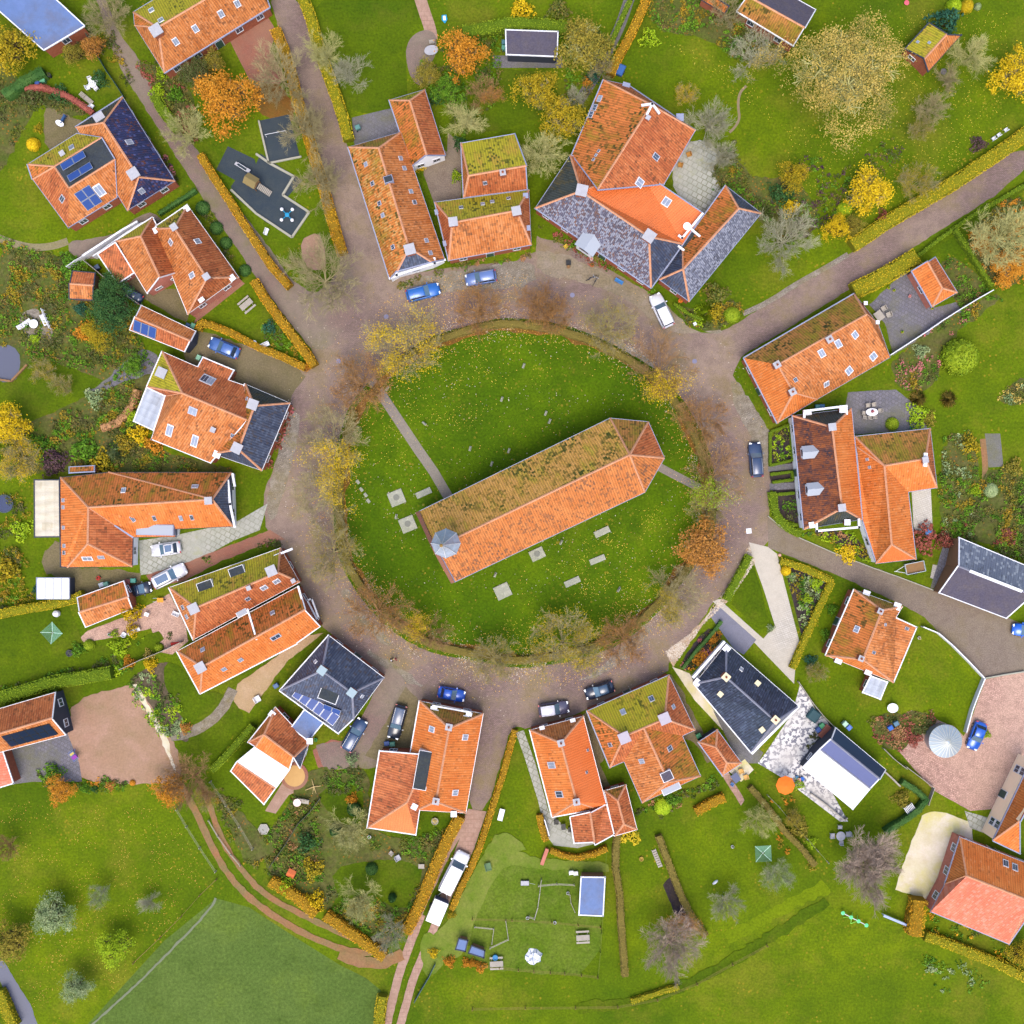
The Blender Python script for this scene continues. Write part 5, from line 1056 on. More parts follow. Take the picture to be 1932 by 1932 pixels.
scrub('leafy corner under the orange trees behind the pond terrace', '790,120 870,60 950,60 950,130 930,200 880,280 840,200 810,170', 'mixd+green+mix', 1.1, .7)
scrub('shrubby growth around the flat roofed shed', '1060,50 1120,40 1150,80 1140,150 1100,190 1070,190 1060,130', 'mixd+green+mix', 1.1, .7)
scrub('wild shrubs below the top right barn', '1215,-10 1300,-10 1420,40 1500,60 1480,120 1400,120 1330,70 1250,60 1230,40', 'mix+green+mixy', 1.0, .8)
scrub('plants under the great pale tree', '1480,330 1540,270 1600,300 1690,260 1700,300 1560,420 1480,470 1440,420 1370,360', 'mixd+green+purp+mix', .8, .5)
scrub('shrubs and creepers right of the slab terrace', '1340,330 1385,260 1400,320 1440,350 1500,350 1510,420 1450,430 1420,400 1370,370', 'mixd+mix+green+mixy', 1.2, .7)
scrub('low plants before the slate roofed house', '1018,425 1060,440 1130,480 1200,520 1245,545 1235,552 1160,520 1080,475 1020,445', 'mix+red+green', 1.3, .35)
scrub('plants at the road junction corner', '1270,575 1330,585 1395,560 1400,600 1340,626 1300,612', 'mixy+mixd+lime', 1.2, .6)
scrub('low border by the white house before the blue car', '742,530 835,508 838,520 750,545', 'green+mix', 1.4, .35)
scrub('low border by the mossy terraced house', '850,495 1000,480 1000,492 852,508', 'green+mix+brownf', 1.2, .35)
scrub('leaf strewn herbs under the bare orange tree', '1825,440 1890,380 1940,370 1940,530 1880,545 1830,490', 'mixy+orange+mixd', 1.0, .4)
scrub('herbs in the small fenced garden behind the orange shed', '1775,500 1800,482 1868,545 1815,588 1800,560', 'mix+green+mixd', 1.0, .4)
scrub('flower border below the white garden wall', '1685,668 1860,558 1895,562 1780,640 1770,715 1740,735 1700,735', 'mixd+green+pink+mixy', 1.2, .6)
scrub('dense flower border right of the orange annex', '1780,825 1838,815 1848,930 1830,1010 1780,1030 1770,940', 'glau+mix+green+mixy', 1.3, .6)
scrub('tangled bed at the right edge', '1850,900 1900,885 1940,905 1940,1060 1850,1020 1800,1010 1840,960', 'mixd+green+mix+mixy', 1.3, .7)
scrub('dark shrubs behind the zinc barn', '1790,985 1860,990 1940,1010 1940,1065 1860,1030 1806,1012', 'mixd+green+red', 1.4, .9)
scrub('pale flower island at the right edge', '1882,750 1940,702 1940,758 1900,762', 'glau+pale+mix', 1.1, .4)
scrub('autumn border in front of the charred roof house', '1495,1005 1545,1012 1590,1040 1645,1065 1635,1045 1600,1005', 'brownf+lime+mixy+green', 1.6, .5)
scrub('small shrubs inside the parterre hedges', '1458,820 1488,808 1492,862 1458,870', 'green+lime+mix', 1.2, .35)
scrub('small plants inside the lower parterre hedge', '1472,938 1498,935 1502,985 1482,978', 'green+mixd', 1.2, .35)
scrub('perennials in the triangular bed', '1482,1075 1562,1099 1505,1230 1518,1205 1500,1150 1490,1095', 'mixd+glau+green+mixy', 1.3, .5)
scrub('pink and orange flowers by the black roofed house', '1285,1258 1330,1190 1358,1192 1362,1212 1340,1238 1300,1264', 'pink+orange+mixd+pink', 2.0, .5)
scrub('ragged herbs above the silo', '1640,1352 1760,1342 1768,1368 1720,1398 1700,1415 1650,1400', 'mix+brownf+red+mixd', 1.1, .5)
scrub('brown flower clumps behind the orange parasol', '1445,1508 1500,1500 1512,1535 1480,1560 1470,1600 1540,1640 1530,1640 1455,1570', 'mixd+brownf+orange+mixy', 1.2, .5)
scrub('brown flower heads along the patio wall', '1512,1400 1555,1372 1562,1380 1525,1412', 'brownf+mixd', 1.4, .5)
scrub('orange flowering strip behind the coral roofed house', '1752,1722 1850,1755 1920,1790 1930,1825 1850,1800 1755,1765', 'green+hedge_o+green+mixd', .9, .4)
scrub('pale thistle patch in the bottom right meadow', '1745,1800 1795,1825 1805,1860 1780,1875 1745,1840', 'glau+green', 1.0, .3)
scrub('second thistle patch in the bottom right meadow', '1800,1810 1860,1840 1870,1885 1830,1880', 'glau+green', .5, .3)
scrub('shrubs around the small lean to of the villa', '1300,1490 1340,1475 1385,1470 1345,1490', 'mixd+green', 1.2, .5)
scrub('low plants behind the villa', '1195,1530 1230,1510 1290,1490 1345,1462 1350,1475 1290,1515 1240,1545', 'mixd+green+brownf', 1.1, .4)
scrub('rockery plants above the curved stepping path', '242,1280 320,1242 330,1270 340,1330 355,1370 366,1392 330,1395 300,1385 255,1330', 'mixd+green+lime+glau', 1.3, .5)
scrub('perennials along the lawn with the rotary dryer', '165,1262 240,1215 300,1190 330,1195 300,1225 240,1270 210,1275', 'mixd+green+lime', 1.1, .5)
scrub('shrubs above the long hedge', '-10,1300 60,1285 120,1262 200,1262 205,1275 100,1285 -10,1320', 'mixd+green', 1.3, .8)
scrub('bushes left of the white panelled shelter', '-10,1020 40,1040 60,1080 70,1120 40,1150 -10,1155', 'mixd+mixy+green', 1.2, .8)
scrub('bushes by the round blue pool', '0,925 35,935 60,970 40,1010 -10,1020 -10,990 10,985 28,965', 'mixd+mixy', 1.0, .5)
scrub('plants of the cottage garden beside the slanting fence', '490,1600 545,1500 600,1510 610,1560 600,1640 640,1690 610,1700 540,1670 505,1655', 'mixd+green+mix+brownf', 1.2, .5)
scrub('plants of the cottage garden behind the hedge', '640,1700 700,1690 760,1720 810,1640 830,1570 845,1570 770,1755 740,1780 690,1760 620,1725', 'mixd+mixy+green+mix', 1.2, .6)
scrub('plants of the cottage garden by the corner house', '700,1580 760,1575 850,1560 830,1600 800,1625 700,1615', 'mix+green+mixd', 1.2, .5)
scrub('kitchen garden beds behind the parked cars', '600,1455 660,1440 690,1460 685,1490 620,1500', 'mixd+green', 1.1, .4)
scrub('weeds along the right of the clay track', '398,1470 440,1500 500,1570 520,1610 490,1640 455,1625 420,1560', 'mixd+mix+mixy', .9, .4)
scrub('plants between the sandy yard and the orchard', '140,1478 200,1468 240,1475 235,1490 150,1490', 'mixd+green+orange', 1.3, .5)
scrub('plants by the small yard of the solar barn', '70,1450 120,1465 140,1475 130,1490 80,1480', 'mixd+green', 1.3, .5)
scrub('pink shrubs along the wall of the blue slate front', '548,765 553,775 530,840 510,880 503,885 520,830', 'pink+red+mixd', 2.2, .7)
scrub('pink shrubs at the end of the double house', '485,1030 512,1018 540,1022 548,1032 510,1032', 'pink+mixd+green', 2.0, .6)
scrub('bushy plants beside the bright orange house wall', '360,1045 405,1050 420,1040 400,1062 370,1060', 'mixd+green', 1.0, .4)
scrub('low plants in the triangle inside the V hedge', '495,605 520,610 575,672 570,680 520,660 500,640', 'mixd+green+mixy', 1.2, .45)

# ---------------------------------------------------------------- trees (crown centre and radius in frame pixels)
G1 = 'trees round the churchyard'
for x, y, r, k, lf, bk, lb in (
    (765, 640, 62, 'half', 'yellow', 'olive', 'yellowest tree on the churchyard edge, upper left'),
    (905, 585, 42, 'haze', 'ginger', 'brown', 'brown bare tree above the churchyard, beside the grey blue car'),
    (673, 723, 52, 'haze', 'ginger', 'brown', 'brown bare tree at the gate of the churchyard path'),
    (620, 833, 58, 'sparse', 'yellow', 'olive', 'half bare tree with yellow leaves opposite the blue slate roof'),
    (612, 935, 55, 'sparse', 'yellow', 'olive', 'half bare tree at the far left of the churchyard'),
    (623, 1041, 50, 'haze', 'olivey', 'olive', 'bare olive tree at the lower left of the churchyard'),
    (708, 1156, 54, 'haze', 'ginger', 'brown', 'bare brown tree opposite the dark slate house'),
    (805, 1195, 38, 'sparse', 'yellow', 'brown', 'thin tree with a bright yellow tuft at the bottom left of the churchyard'),
    (935, 1245, 40, 'haze', 'olivey', 'olive', 'thin bare tree at the very bottom of the churchyard'),
    (1062, 1222, 62, 'half', 'olivey', 'olive', 'yellow flecked tree at the bottom of the churchyard above the parked cars'),
    (1181, 1208, 44, 'haze', 'ginger', 'brown', 'bare brown tree at the lower right of the churchyard'),
    (1270, 1121, 50, 'sparse', 'olivey', 'olive', 'olive tinted bare tree by the cyclist'),
    (1328, 1032, 52, 'full', 'ginger', 'brown', 'orange leaved tree at the right of the churchyard'),
    (1013, 568, 36, 'haze', 'ginger', 'brown', 'thin bare tree above the churchyard, left of a pair'),
    (1042, 590, 34, 'haze', 'ginger', 'brown', 'thin bare tree above the churchyard, right of a pair'),
    (1146, 620, 46, 'haze', 'olivey', 'olive', 'sparse bare tree at the upper right of the churchyard'),
    (1253, 695, 56, 'sparse', 'yellow', 'brown', 'bare tree with a small yellow tuft near the road junction'),
    (1328, 790, 44, 'haze', 'ginger', 'brown', 'reddish bare tree opposite the right hand road corner'),
    (1352, 903, 52, 'sparse', 'lime', 'brown', 'tree with lime yellow tufts opposite the navy estate car'),
    (1335, 960, 30, 'haze', 'olivey', 'olive', 'small bare tree beside the short apse path')):
    tree(x, y, r * (1.18 if k != 'full' else 1), k, lf, bk, lb, group=G1)
G2 = 'bare trees beside the top road'
for x, y, r, bk, lb in ((530, 140, 60, 'olive', 'bare tree over the copper hedge, topmost beside the red terrace'), (573, 237, 52, 'olive', 'bare tree over the small rubber court'), (603, 337, 52, 'olive', 'bare tree over the copper hedge by the spinner'),
                        (605, 525, 76, 'olive', 'largest bare tree standing where the lane meets the street')):
    tree(x, y, r, 'bare', None, bk, lb, group=G2)
for x, y, r, k, lf, bk, lb, h in (
    (613, 100, 42, 'bare', None, 'green', 'mossy bare tree over the yellow green roadside hedge', 6),
    (655, 140, 40, 'bare', None, 'grey', 'grey crooked bare tree on the edge of the smooth top lawn', 5),
    (200, 22, 46, 'bare', None, 'olive', 'bare olive tree over the top of the lane', None),
    (428, 190, 64, 'full', 'orange', 'brown', 'big orange tree above the playground', None),
    (18, 92, 46, 'clump', 'olivey', 'dark', 'dense olive yellow tree at the top left edge', None),
    (172, 88, 22, 'clump', 'ginger', 'dark', 'small ginger tree by the flat roofed building', None),
    (135, 100, 20, 'clump', 'olive', 'dark', 'small olive tree by the flat roofed building', None),
    (350, 248, 44, 'bare', None, 'green', 'pale green bare tree by the lane above the playground', None),
    (368, 140, 34, 'clump', 'mixd', 'olive', 'grey green tree before the orange farmhouse wall', None),
    (402, 115, 22, 'clump', 'olive', 'olive', 'small bushy tree at the farmhouse windows', None),
    (872, 100, 48, 'clump', 'orange', 'brown', 'brightest orange tree beside the round patio', None),
    (845, 168, 32, 'clump', 'green', 'dark', 'large leaved green tree below the orange tree', None),
    (805, 138, 26, 'clump', 'olive', 'olive', 'olive tree overhanging the round patio', None),
    (880, 228, 42, 'thin', None, 'green', 'yellow green bare tree behind the terraced houses', 4.5),
    (913, 178, 36, 'sparse', 'ginger', 'brown', 'rusty half bare tree by the dark lawn', None),
    (1101, 85, 54, 'clump', 'olive', 'green', 'big olive tree right of the flat roofed shed', None),
    (1135, 125, 28, 'bare', None, 'olive', 'twiggy crown at the end of the golden hedge', 5),
    (1014, 172, 46, 'clump', 'olivey', 'olive', 'golden olive tree on the dark lawn', None),
    (1060, 222, 44, 'clump', 'olivey', 'olive', 'golden olive tree touching the great mossy roof', None),
    (1026, 285, 46, 'bare', None, 'green', 'pale bare tree between the terraced houses and the mossy barn roof', None),
    (1083, 182, 24, 'thin', None, 'grey', 'grey twiggy bush at the corner of the mossy barn roof', 3),
    (1293, 178, 24, 'half', 'yellow', 'olive', 'loose yellow sapling on the lawn behind the great house', 3),
    (1341, 228, 50, 'bare', None, 'grey', 'grey bare tree beside the slab terrace, upper one', None),
    (1362, 290, 36, 'bare', None, 'grey', 'grey bare tree beside the slab terrace, lower one', 5),
    (1376, 20, 36, 'bare', None, 'olive', 'bare olive tree by the mossy lean to roof', 5),
    (1425, 105, 52, 'sparse', 'pale', 'grey', 'greyish half bare tree left of the giant pale tree', None),
    (1600, 138, 118, 'big', 'pale', 'green', 'giant pale golden tree, the largest in the village', 13),
    (1839, 98, 42, 'thin', None, 'green', 'pale thin bare tree right of the ivy clad cottage', None),
    (1790, 150, 30, 'thin', None, 'olive', 'thin bare tree below the ivy clad cottage', 4),
    (1760, 200, 34, 'bare', None, 'olive', 'brownish bare bushy tree in the upper right lawn', 4),
    (1738, 240, 26, 'half', 'olive', 'olive', 'small grey green tree in the upper right lawn', 3.5),
    (1921, 140, 52, 'clump', 'yellow', 'olive', 'bright yellow tree at the upper right edge', None),
    (1642, 358, 44, 'clump', 'yellow', 'olive', 'yellow tree behind the long roadside hedge', None),
    (1729, 345, 40, 'half', 'olivey', 'olive', 'yellow green tree behind the long roadside hedge', None),
    (1498, 330, 30, 'clump', 'olivey', 'dark', 'olive yellow bushy tree below the giant pale tree', None),
    (1580, 430, 28, 'clump', 'yellow', 'dark', 'small yellow tree at the lower end of the long hedge', None),
    (1612, 425, 20, 'clump', 'olive', 'dark', 'small olive tree at the lower end of the long hedge', None),
    (1487, 452, 60, 'bare', None, 'grey', 'broad silvery bare tree right of the slate roofed house', None),
    (1900, 440, 66, 'bare', None, 'green', 'broad bare tree with pale limbs at the right edge', None),
    (1905, 500, 42, 'clump', 'orange', 'brown', 'low orange tree under the broad bare tree', 3.5),
    (1860, 460, 24, 'clump', 'orange', 'brown', 'orange bush tree beside the thin green hedge', 3),
    (1813, 673, 35, 'dome', 'hedge_g', 'dark', 'big clipped yellow green globe tree on the right lawn', 3.6),
    (78, 703, 27, 'half', 'olivey', 'olive', 'small yellow fruit tree on the lawn in the overgrown garden', 3.2),
    (118, 725, 24, 'half', 'olive', 'olive', 'small grey olive fruit tree on the lawn in the overgrown garden', 3),
    (208, 590, 44, 'full', 'dark', 'dark', 'big dark evergreen tree behind the solar garage', 6),
    (212, 545, 34, 'full', 'dark', 'dark', 'dark evergreen behind the small orange shed', 5),
    (188, 630, 34, 'full', 'olivey', 'dark', 'golden green tree below the dark evergreen', 4.5),
    (12, 800, 40, 'clump', 'yellow', 'olive', 'yellow tree at the left edge, upper of two', None),
    (28, 862, 46, 'half', 'yellow', 'olive', 'yellow twiggy tree at the left edge, lower of two', None),
    (250, 690, 24, 'clump', 'green', 'dark', 'green bushy tree by the trodden path', 3),
    (98, 1728, 40, 'full', 'glau', 'dark', 'round blue green tree in the orchard', None),
    (185, 1688, 23, 'half', 'glau', 'grey', 'small grey green tree in the orchard', None),
    (278, 1704, 24, 'thin', None, 'grey', 'beige bare little tree in the orchard', 3.5),
    (212, 1790, 34, 'clump', 'lime', 'dark', 'lime yellow tree in the orchard', None),
    (140, 1864, 31, 'full', 'glau', 'dark', 'pale green round tree in the orchard, lowest one', None),
    (18, 1775, 40, 'clump', 'olive', 'dark', 'olive green tree at the left edge of the orchard', None),
    (8, 1600, 26, 'bare', None, 'brown', 'bare tree at the left edge of the orchard', None),
    (112, 1492, 30, 'clump', 'orange', 'brown', 'orange bushy tree below the sandy yard', 3.5),
    (358, 1472, 54, 'bare', None, 'brown', 'brown bare tree at the corner of the sandy yard', None),
    (318, 1490, 32, 'clump', 'orange', 'brown', 'orange tree at the start of the clay track', None),
    (382, 1505, 26, 'half', 'olivey', 'olive', 'yellow green tree between the two wheel ruts', 3.5),
    (663, 1570, 44, 'bare', None, 'green', 'olive bare tree in the cottage garden, upper one', None),
    (683, 1705, 44, 'bare', None, 'green', 'olive bare tree in the cottage garden, lower one', None),
    (735, 1762, 34, 'bare', None, 'grey', 'grey bare tree where the tracks meet', None),
    (1272, 1790, 62, 'bare', None, 'mauve', 'large bare tree with rusty fringe below the black bed', None),
    (1279, 1768, 50, 'sparse', 'ginger', 'mauve', 'rusty leaved tree behind the large bare one', 5),
    (1371, 1704, 34, 'bare', None, 'grey', 'grey bare tree near the bottom meadow', None),
    (1432, 1552, 34, 'bare', None, 'green', 'yellowish bare tree left of the dividing hedge', None),
    (1646, 1630, 66, 'birch', None, 'mauve', 'broad mauve bare birch above the swing', None),
    (1469, 1650, 32, 'half', 'glau', 'grey', 'grey green tree by the second rotary dryer', None),
    (1538, 1270, 22, 'half', 'olive', 'olive', 'small grey olive tree left of the square cottage', 3),
    (1498, 1545, 18, 'clump', 'olive', 'olive', 'small olive tree behind the brown flower clumps', 3),
    (1925, 1800, 26, 'clump', 'olivey', 'dark', 'yellow green tree in the bottom right corner', 4),
    (1418, 585, 0.1, 'thin', None, 'grey', '', 1)):
    if lb: tree(x, y, r, k, lf, bk, lb, h=h)
# ---------------------------------------------------------------- shrubs and small plants
for x, y, r, k, lf, h, lb in (
    (62, 272, 13, 'dome', 'yellow', 1.2, 'bright yellow round bush on the left lawn'), (72, 242, 9, 'shrub', 'olivey', .8, 'small yellow shrub by the gravel terrace'),
    (182, 240, 26, 'shrub', 'dark', 1.4, 'dark shrub beside the rust coloured hedge'), (112, 178, 20, 'shrub', 'dark', 1.4, 'dark shrub on the outer side of the rust coloured hedge'), (60, 182, 22, 'shrub', 'mixd', 1.4, 'grey green shrub below the wheelie bins'),
    (306, 138, 14, 'shrub', 'lime', 1.6, 'lime climber at the corner of the orange farmhouse'), (298, 172, 16, 'shrub', 'lime', 1.4, 'lime shrub on the mossy bank'), (332, 178, 16, 'shrub', 'green', 1.6, 'green shrub right of the mossy bank'),
    (186, 150, 18, 'shrub', 'dark', 1.2, 'dark green shrub by the white table'), (382, 392, 14, 'dome', 'hedge_d', 1.1, 'clipped dark bush at the top corner of the gabled house'), (408, 430, 13, 'dome', 'hedge_d', 1.1, 'clipped dark bush beside the gabled house'), (426, 458, 12, 'dome', 'hedge_d', 1.0, 'clipped dark bush halfway along the gabled house'),
    (462, 510, 12, 'dome', 'hedge_d', 1.0, 'clipped dark bush at the lower end of the gabled house'), (135, 500, 24, 'shrub', 'green', 1.5, 'green shrub above the small orange shed'),
    (158, 625, 20, 'shrub', 'orange', 1.6, 'orange shrub left of the golden green tree'), (66, 640, 12, 'shrub', 'lime', .8, 'lime low shrub beside the round cobbled patio'), (152, 582, 14, 'shrub', 'teal', 1.1, 'blue green shrub below the small orange shed'),
    (236, 838, 22, 'shrub', 'mixy', 1.6, 'yellowish shrub below the white conservatory'), (262, 820, 20, 'shrub', 'yellow', 1.7, 'yellow shrub at the corner of the white conservatory'), (292, 838, 20, 'shrub', 'orange', 1.6, 'orange yellow shrub against the large orange house'),
    (250, 785, 18, 'shrub', 'lime', 1.3, 'lime shrub left of the white conservatory'), (192, 875, 24, 'shrub', 'olivey', 2, 'rounded yellow green bush over the mossy lean to'), (160, 850, 28, 'shrub', 'green', 1.8, 'big leaved green shrub above the mossy lean to'),
    (218, 850, 26, 'spiky', 'glau', 1.6, 'blue green spiky clump above the mossy lean to'), (178, 750, 18, 'shrub', 'glau', 1.2, 'pale green shrub beside the earth path'), (100, 870, 28, 'shrub', 'purp', 1.8, 'purple brown shrub in the lower overgrown garden'),
    (75, 845, 26, 'shrub', 'green', 1.6, 'green shrub in the lower overgrown garden'), (40, 1000, 20, 'shrub', 'lime', 1.2, 'lime shrub by the round blue pool'), (12, 1075, 26, 'shrub', 'olivey', 2, 'olive yellow bush at the left edge by the shelter'),
    (225, 1221, 18, 'shrub', 'lime', 1.6, 'round lime bush on the lawn with the rotary dryer'), (147, 1226, 14, 'shrub', 'green', 1.1, 'green shrub beside the black pot on the lawn'), (168, 1217, 11, 'dome', 'hedge_g', 1.1, 'small clipped green ball by the patio'),
    (284, 1254, 14, 'shrub', 'yellow', 1.3, 'yellow flowering bush by the grey fence'), (300, 1222, 9, 'dome', 'hedge_g', .9, 'small clipped ball by the red chairs'), (216, 1196, 9, 'shrub', 'lime', 1, 'little lime bush at the edge of the brick patio'),
    (280, 1235, 10, 'shrub', 'pale', 1, 'pale flowering bush near the grey fence'), (242, 1250, 12, 'shrub', 'orange', 1, 'orange small bush at the end of the grey fence'), (350, 1373, 12, 'shrub', 'ginger', .9, 'ginger shrub beside the stepping path'),
    (247, 1157, 20, 'shrub', 'yellow', 3.6, 'bright yellow climber covering the outbuilding roof end'), (228, 1128, 14, 'shrub', 'lime', 2.6, 'lime shrub by the bins behind the outbuilding'), (250, 1190, 12, 'shrub', 'yellow', 2.4, 'yellow trailing bush below the outbuilding'),
    (664, 1432, 13, 'shrub', 'glau', 1.4, 'silvery blue round bush behind the navy estate car'), (595, 1699, 18, 'shrub', 'yellow', 2.2, 'bright yellow bush between the copper hedges'), (538, 1672, 19, 'shrub', 'lime', 1.8, 'light green bush at the left copper hedge'),
    (632, 1567, 11, 'dome', 'dark', 2.2, 'narrow dark yew in the cottage garden, left of the olive tree'), (740, 1694, 8, 'dome', 'dark', 2.0, 'narrow dark yew in the middle of the winding lawn'), (668, 1527, 14, 'dome', 'hedge_d', 1.5, 'round dark yew by the small lawn strips'), (701, 1640, 12, 'dome', 'hedge_d', 1.4, 'oval green yew beside the winding lawn'),
    (664, 1508, 12, 'shrub', 'orange', 1, 'orange flowering bush above the round yew'), (590, 1640, 20, 'shrub', 'olivey', 1.6, 'yellow olive bush in the cottage garden'), (580, 1590, 20, 'shrub', 'dark', 1.8, 'dark shrub by the cold frames'), (740, 1700, 0, '', '', 0, ''),
    (975, 1505, 0, '', '', 0, ''), (852, 1725, 9, 'shrub', 'olivey', .9, 'yellow bush at the lower driveway edge'), (848, 1822 - 8, 12, 'shrub', 'orange', 1, 'leftmost orange bush in the row below the paddock'),
    (893, 1845 - 28, 9, 'shrub', 'orange', 1, 'second orange bush in the row below the paddock'), (880, 1816, 10, 'shrub', 'orange', .9, 'middle orange bush of the row below the paddock'), (907, 1824, 11, 'shrub', 'orange', 1, 'rightmost orange bush in the row below the paddock'),
    (818, 1798, 10, 'shrub', 'yellow', 1, 'yellow bush by the corner fence post of the driveway'),
    (1251, 1522, 17, 'dome', 'lime', .9, 'lime cushion bush behind the villa'), (1265, 1508, 14, 'shrub', 'green', 1, 'green shrub behind the villa'), (1186, 1572, 22, 'shrub', 'hedge_y', .7, 'yellow creeping plant at the annex corner'),
    (1225, 72, 18, 'shrub', 'lime', 1.6, 'round lime bush alone on the upper lawn'), (1117, 145, 14, 'shrub', 'teal', 1.6, 'blue green shrub beside the flat roofed shed'), (1108, 155, 10, 'shrub', 'orange', 1.1, 'orange small bush below the blue green shrub'),
    (985, 18, 24, 'shrub', 'yellow', 2.2, 'yellow bush at the top edge'), (1055, 20, 24, 'shrub', 'mix', 1.8, 'brownish shrub at the top edge'), (820, 352 / 2 + 10, 14, 'shrub', 'dark', 1.5, 'dark shrub beside the round patio'),
    (862, 332, 12, 'shrub', 'lime', 1.8, 'lime climber on the wall of the terraced house'), (793, 315, 10, 'shrub', 'yellow', .8, 'yellow bush at the gable of the side wing'), (868, 270, 14, 'shrub', 'dark', 1.4, 'dark shrub under the yellow green bare tree'),
    (1331, 592, 24, 'spiky', 'lime', 1.6, 'yellow green spiky bush at the road junction'), (1349, 590, 18, 'shrub', 'olivey', 1.5, 'olive yellow bush at the road junction'), (1381, 594, 16, 'dome', 'hedge_g', 1.3, 'clipped green dome at the road junction'), (1350, 555, 24, 'shrub', 'mix', 1.6, 'greyish shrub at the corner of the slate wing'),
    (1594, 395, 15, 'dome', 'lime', 1.4, 'lime globe bush among the yellow trees'), (1669, 413, 16, 'shrub', 'red', 1.6, 'dark red bush in the long golden hedge'), (1846, 272, 15, 'shrub', 'purp', 1.2, 'grey purple bush by the white garden chairs'), (1490, 390, 18, 'shrub', 'yellow', 1.4, 'yellow bush left of the small yellow tree'),
    (1476, 365, 26, 'shrub', 'dark', 1.8, 'dark green bush below the giant pale tree'), (1824, 12, 13, 'dome', 'hedge_y', 1.8, 'yellow clipped globe at the upper right'), (1800, 12, 15, 'dome', 'lime', 1.8, 'lime clipped globe at the upper right'), (1845, 12, 7, 'dome', 'glau', .9, 'small grey globe at the upper right'),
    (1784, 42, 30, 'shrub', 'teal', 3.4, 'thick ivy over the roof end of the mossy cottage'), (1791, 753, 18, 'spiky', 'pale', 1.6, 'pampas grass clump alone on the right lawn'), (1733, 752, 18, 'spiky', 'pale', 1.6, 'pampas grass clump by the dark slab terrace'), (1735, 785, 24, 'shrub', 'lime', 1.1, 'lime low shrub below the pampas grass'), (1752, 790, 16, 'shrub', 'olive', 1.3, 'olive shrub below the pampas grass'),
    (1684, 800, 13, 'dome', 'hedge_g', 1, 'clipped green bush against the mossy annex roof'), (1831, 838, 18, 'shrub', 'olivey', 1.5, 'olive yellow bush by the dark paved strip'), (1840, 925, 11, 'shrub', 'lime', 1.1, 'lime bush left of the round bed'), (1912, 882, 18, 'shrub', 'olive', 1.4, 'dull round bush on the round bed'),
    (1870, 925, 14, 'dome', 'glau', .9, 'silvery cushion in the round bed'), (1738, 662, 14, 'shrub', 'glau', 1.1, 'pale silver bush below the white wall'), (1740, 1040 - 25, 28, 'shrub', 'red', 2, 'dark red bush beside the white pavement'), (1782, 1020, 18, 'shrub', 'red', 2, 'dark red bush beside the zinc barn'),
    (1600, 1045, 20, 'shrub', 'yellow', .8, 'yellow flowering bush in front of the orange wing'), (1483, 1077, 10, 'dome', 'yellow', 1, 'yellow round bush inside the golden triangle hedge'), (1540, 1100, 14, 'shrub', 'lime', .9, 'lime shrub in the triangular bed'), (1523, 1130, 10, 'shrub', 'lime', .8, 'small lime shrub low in the triangular bed'),
    (1495, 1088, 10, 'shrub', 'glau', .7, 'blue green clump in the triangular bed'), (1454, 1200 - 15, 8, 'shrub', 'glau', .7, 'pale clump at the fork of the curved driveway'), (1530, 1262 - 15, 12, 'shrub', 'teal', 1, 'teal spiky bush left of the square cottage'),
    (1910, 1100 + 20, 22, 'shrub', 'hedge_y', 1.2, 'yellow green bushes at the end of the zinc barn'), (1570, 1150, 12, 'shrub', 'green', 1, 'green bush at the upper corner of the square cottage'), (1560, 1160 + 38, 12, 'shrub', 'green', 1, 'green bush at the side wall of the square cottage'),
    (1480, 1640 + 0, 0, '', '', 0, ''), (1507, 1455 + 25, 12, 'shrub', 'lime', 1, 'lime bush right of the orange parasol'), (1508, 1585 - 20, 20, 'shrub', 'olive', 1.6, 'olive bush left of the round garden table'), (1530, 1600 - 10, 12, 'shrub', 'lime', .9, 'lime low bush at the end of the dividing bed'),
    (1702, 1508, 18, 'shrub', 'olive', 1.4, 'olive bush under the white pergola'), (1862, 1385, 8, 'shrub', 'lime', .8, 'lime plant at the cream wall'), (1318, 1240, 14, 'shrub', 'orange', .8, 'orange flowering bush in the bed by the black house'),
    (1345, 1205, 12, 'shrub', 'orange', .8, 'orange flowering bush at the top of the same bed'), (160, 1486, 12, 'shrub', 'green', 1, 'green bush in the row below the sandy yard'), (178, 1488, 8, 'shrub', 'dark', .8, 'dark bush in the row below the sandy yard'), (208, 1482, 11, 'shrub', 'ginger', .9, 'ginger bush in the row below the sandy yard'),
    (100, 1458, 20, 'shrub', 'green', 1.4, 'green bush beside the wet yard'), (250, 1485 - 8, 6, 'dome', 'orange', .5, 'tiny round orange bush under the sandy yard'), (90, 1290, 18, 'shrub', 'green', 1.4, 'green bush growing out of the long hedge'),
    (500, 700 - 10, 0, '', '', 0, ''), (508, 600 + 18, 14, 'shrub', 'teal', 1, 'blue green shrub in the V of the hedges'), (578, 692, 9, 'shrub', 'orange', 1.3, 'orange bush at the tip of the V hedges'), (70, 1082 + 30, 10, 'shrub', 'teal', 1.2, 'dark teal bush by the shelter'),
    (1690, 1350 + 30, 14, 'shrub', 'brownf', .8, 'brown seed head clump above the silo'), (1725, 1395, 14, 'shrub', 'red', .8, 'reddish clump above the silo'), (1780, 1400 - 15, 10, 'shrub', 'ginger', .8, 'ginger clump behind the silo')):
    if r and lb: tree(x, y, r, k, lf, None, lb, h=h, name='shrub')
# hydrangea hedge of brown flower heads
hedge('curving band of brown hydrangea heads in the overgrown garden', '258,735 248,762 235,785 215,800 190,808', 14, .9, 'brownf', name='flower_hedge', wob=.4, leaf=.12)

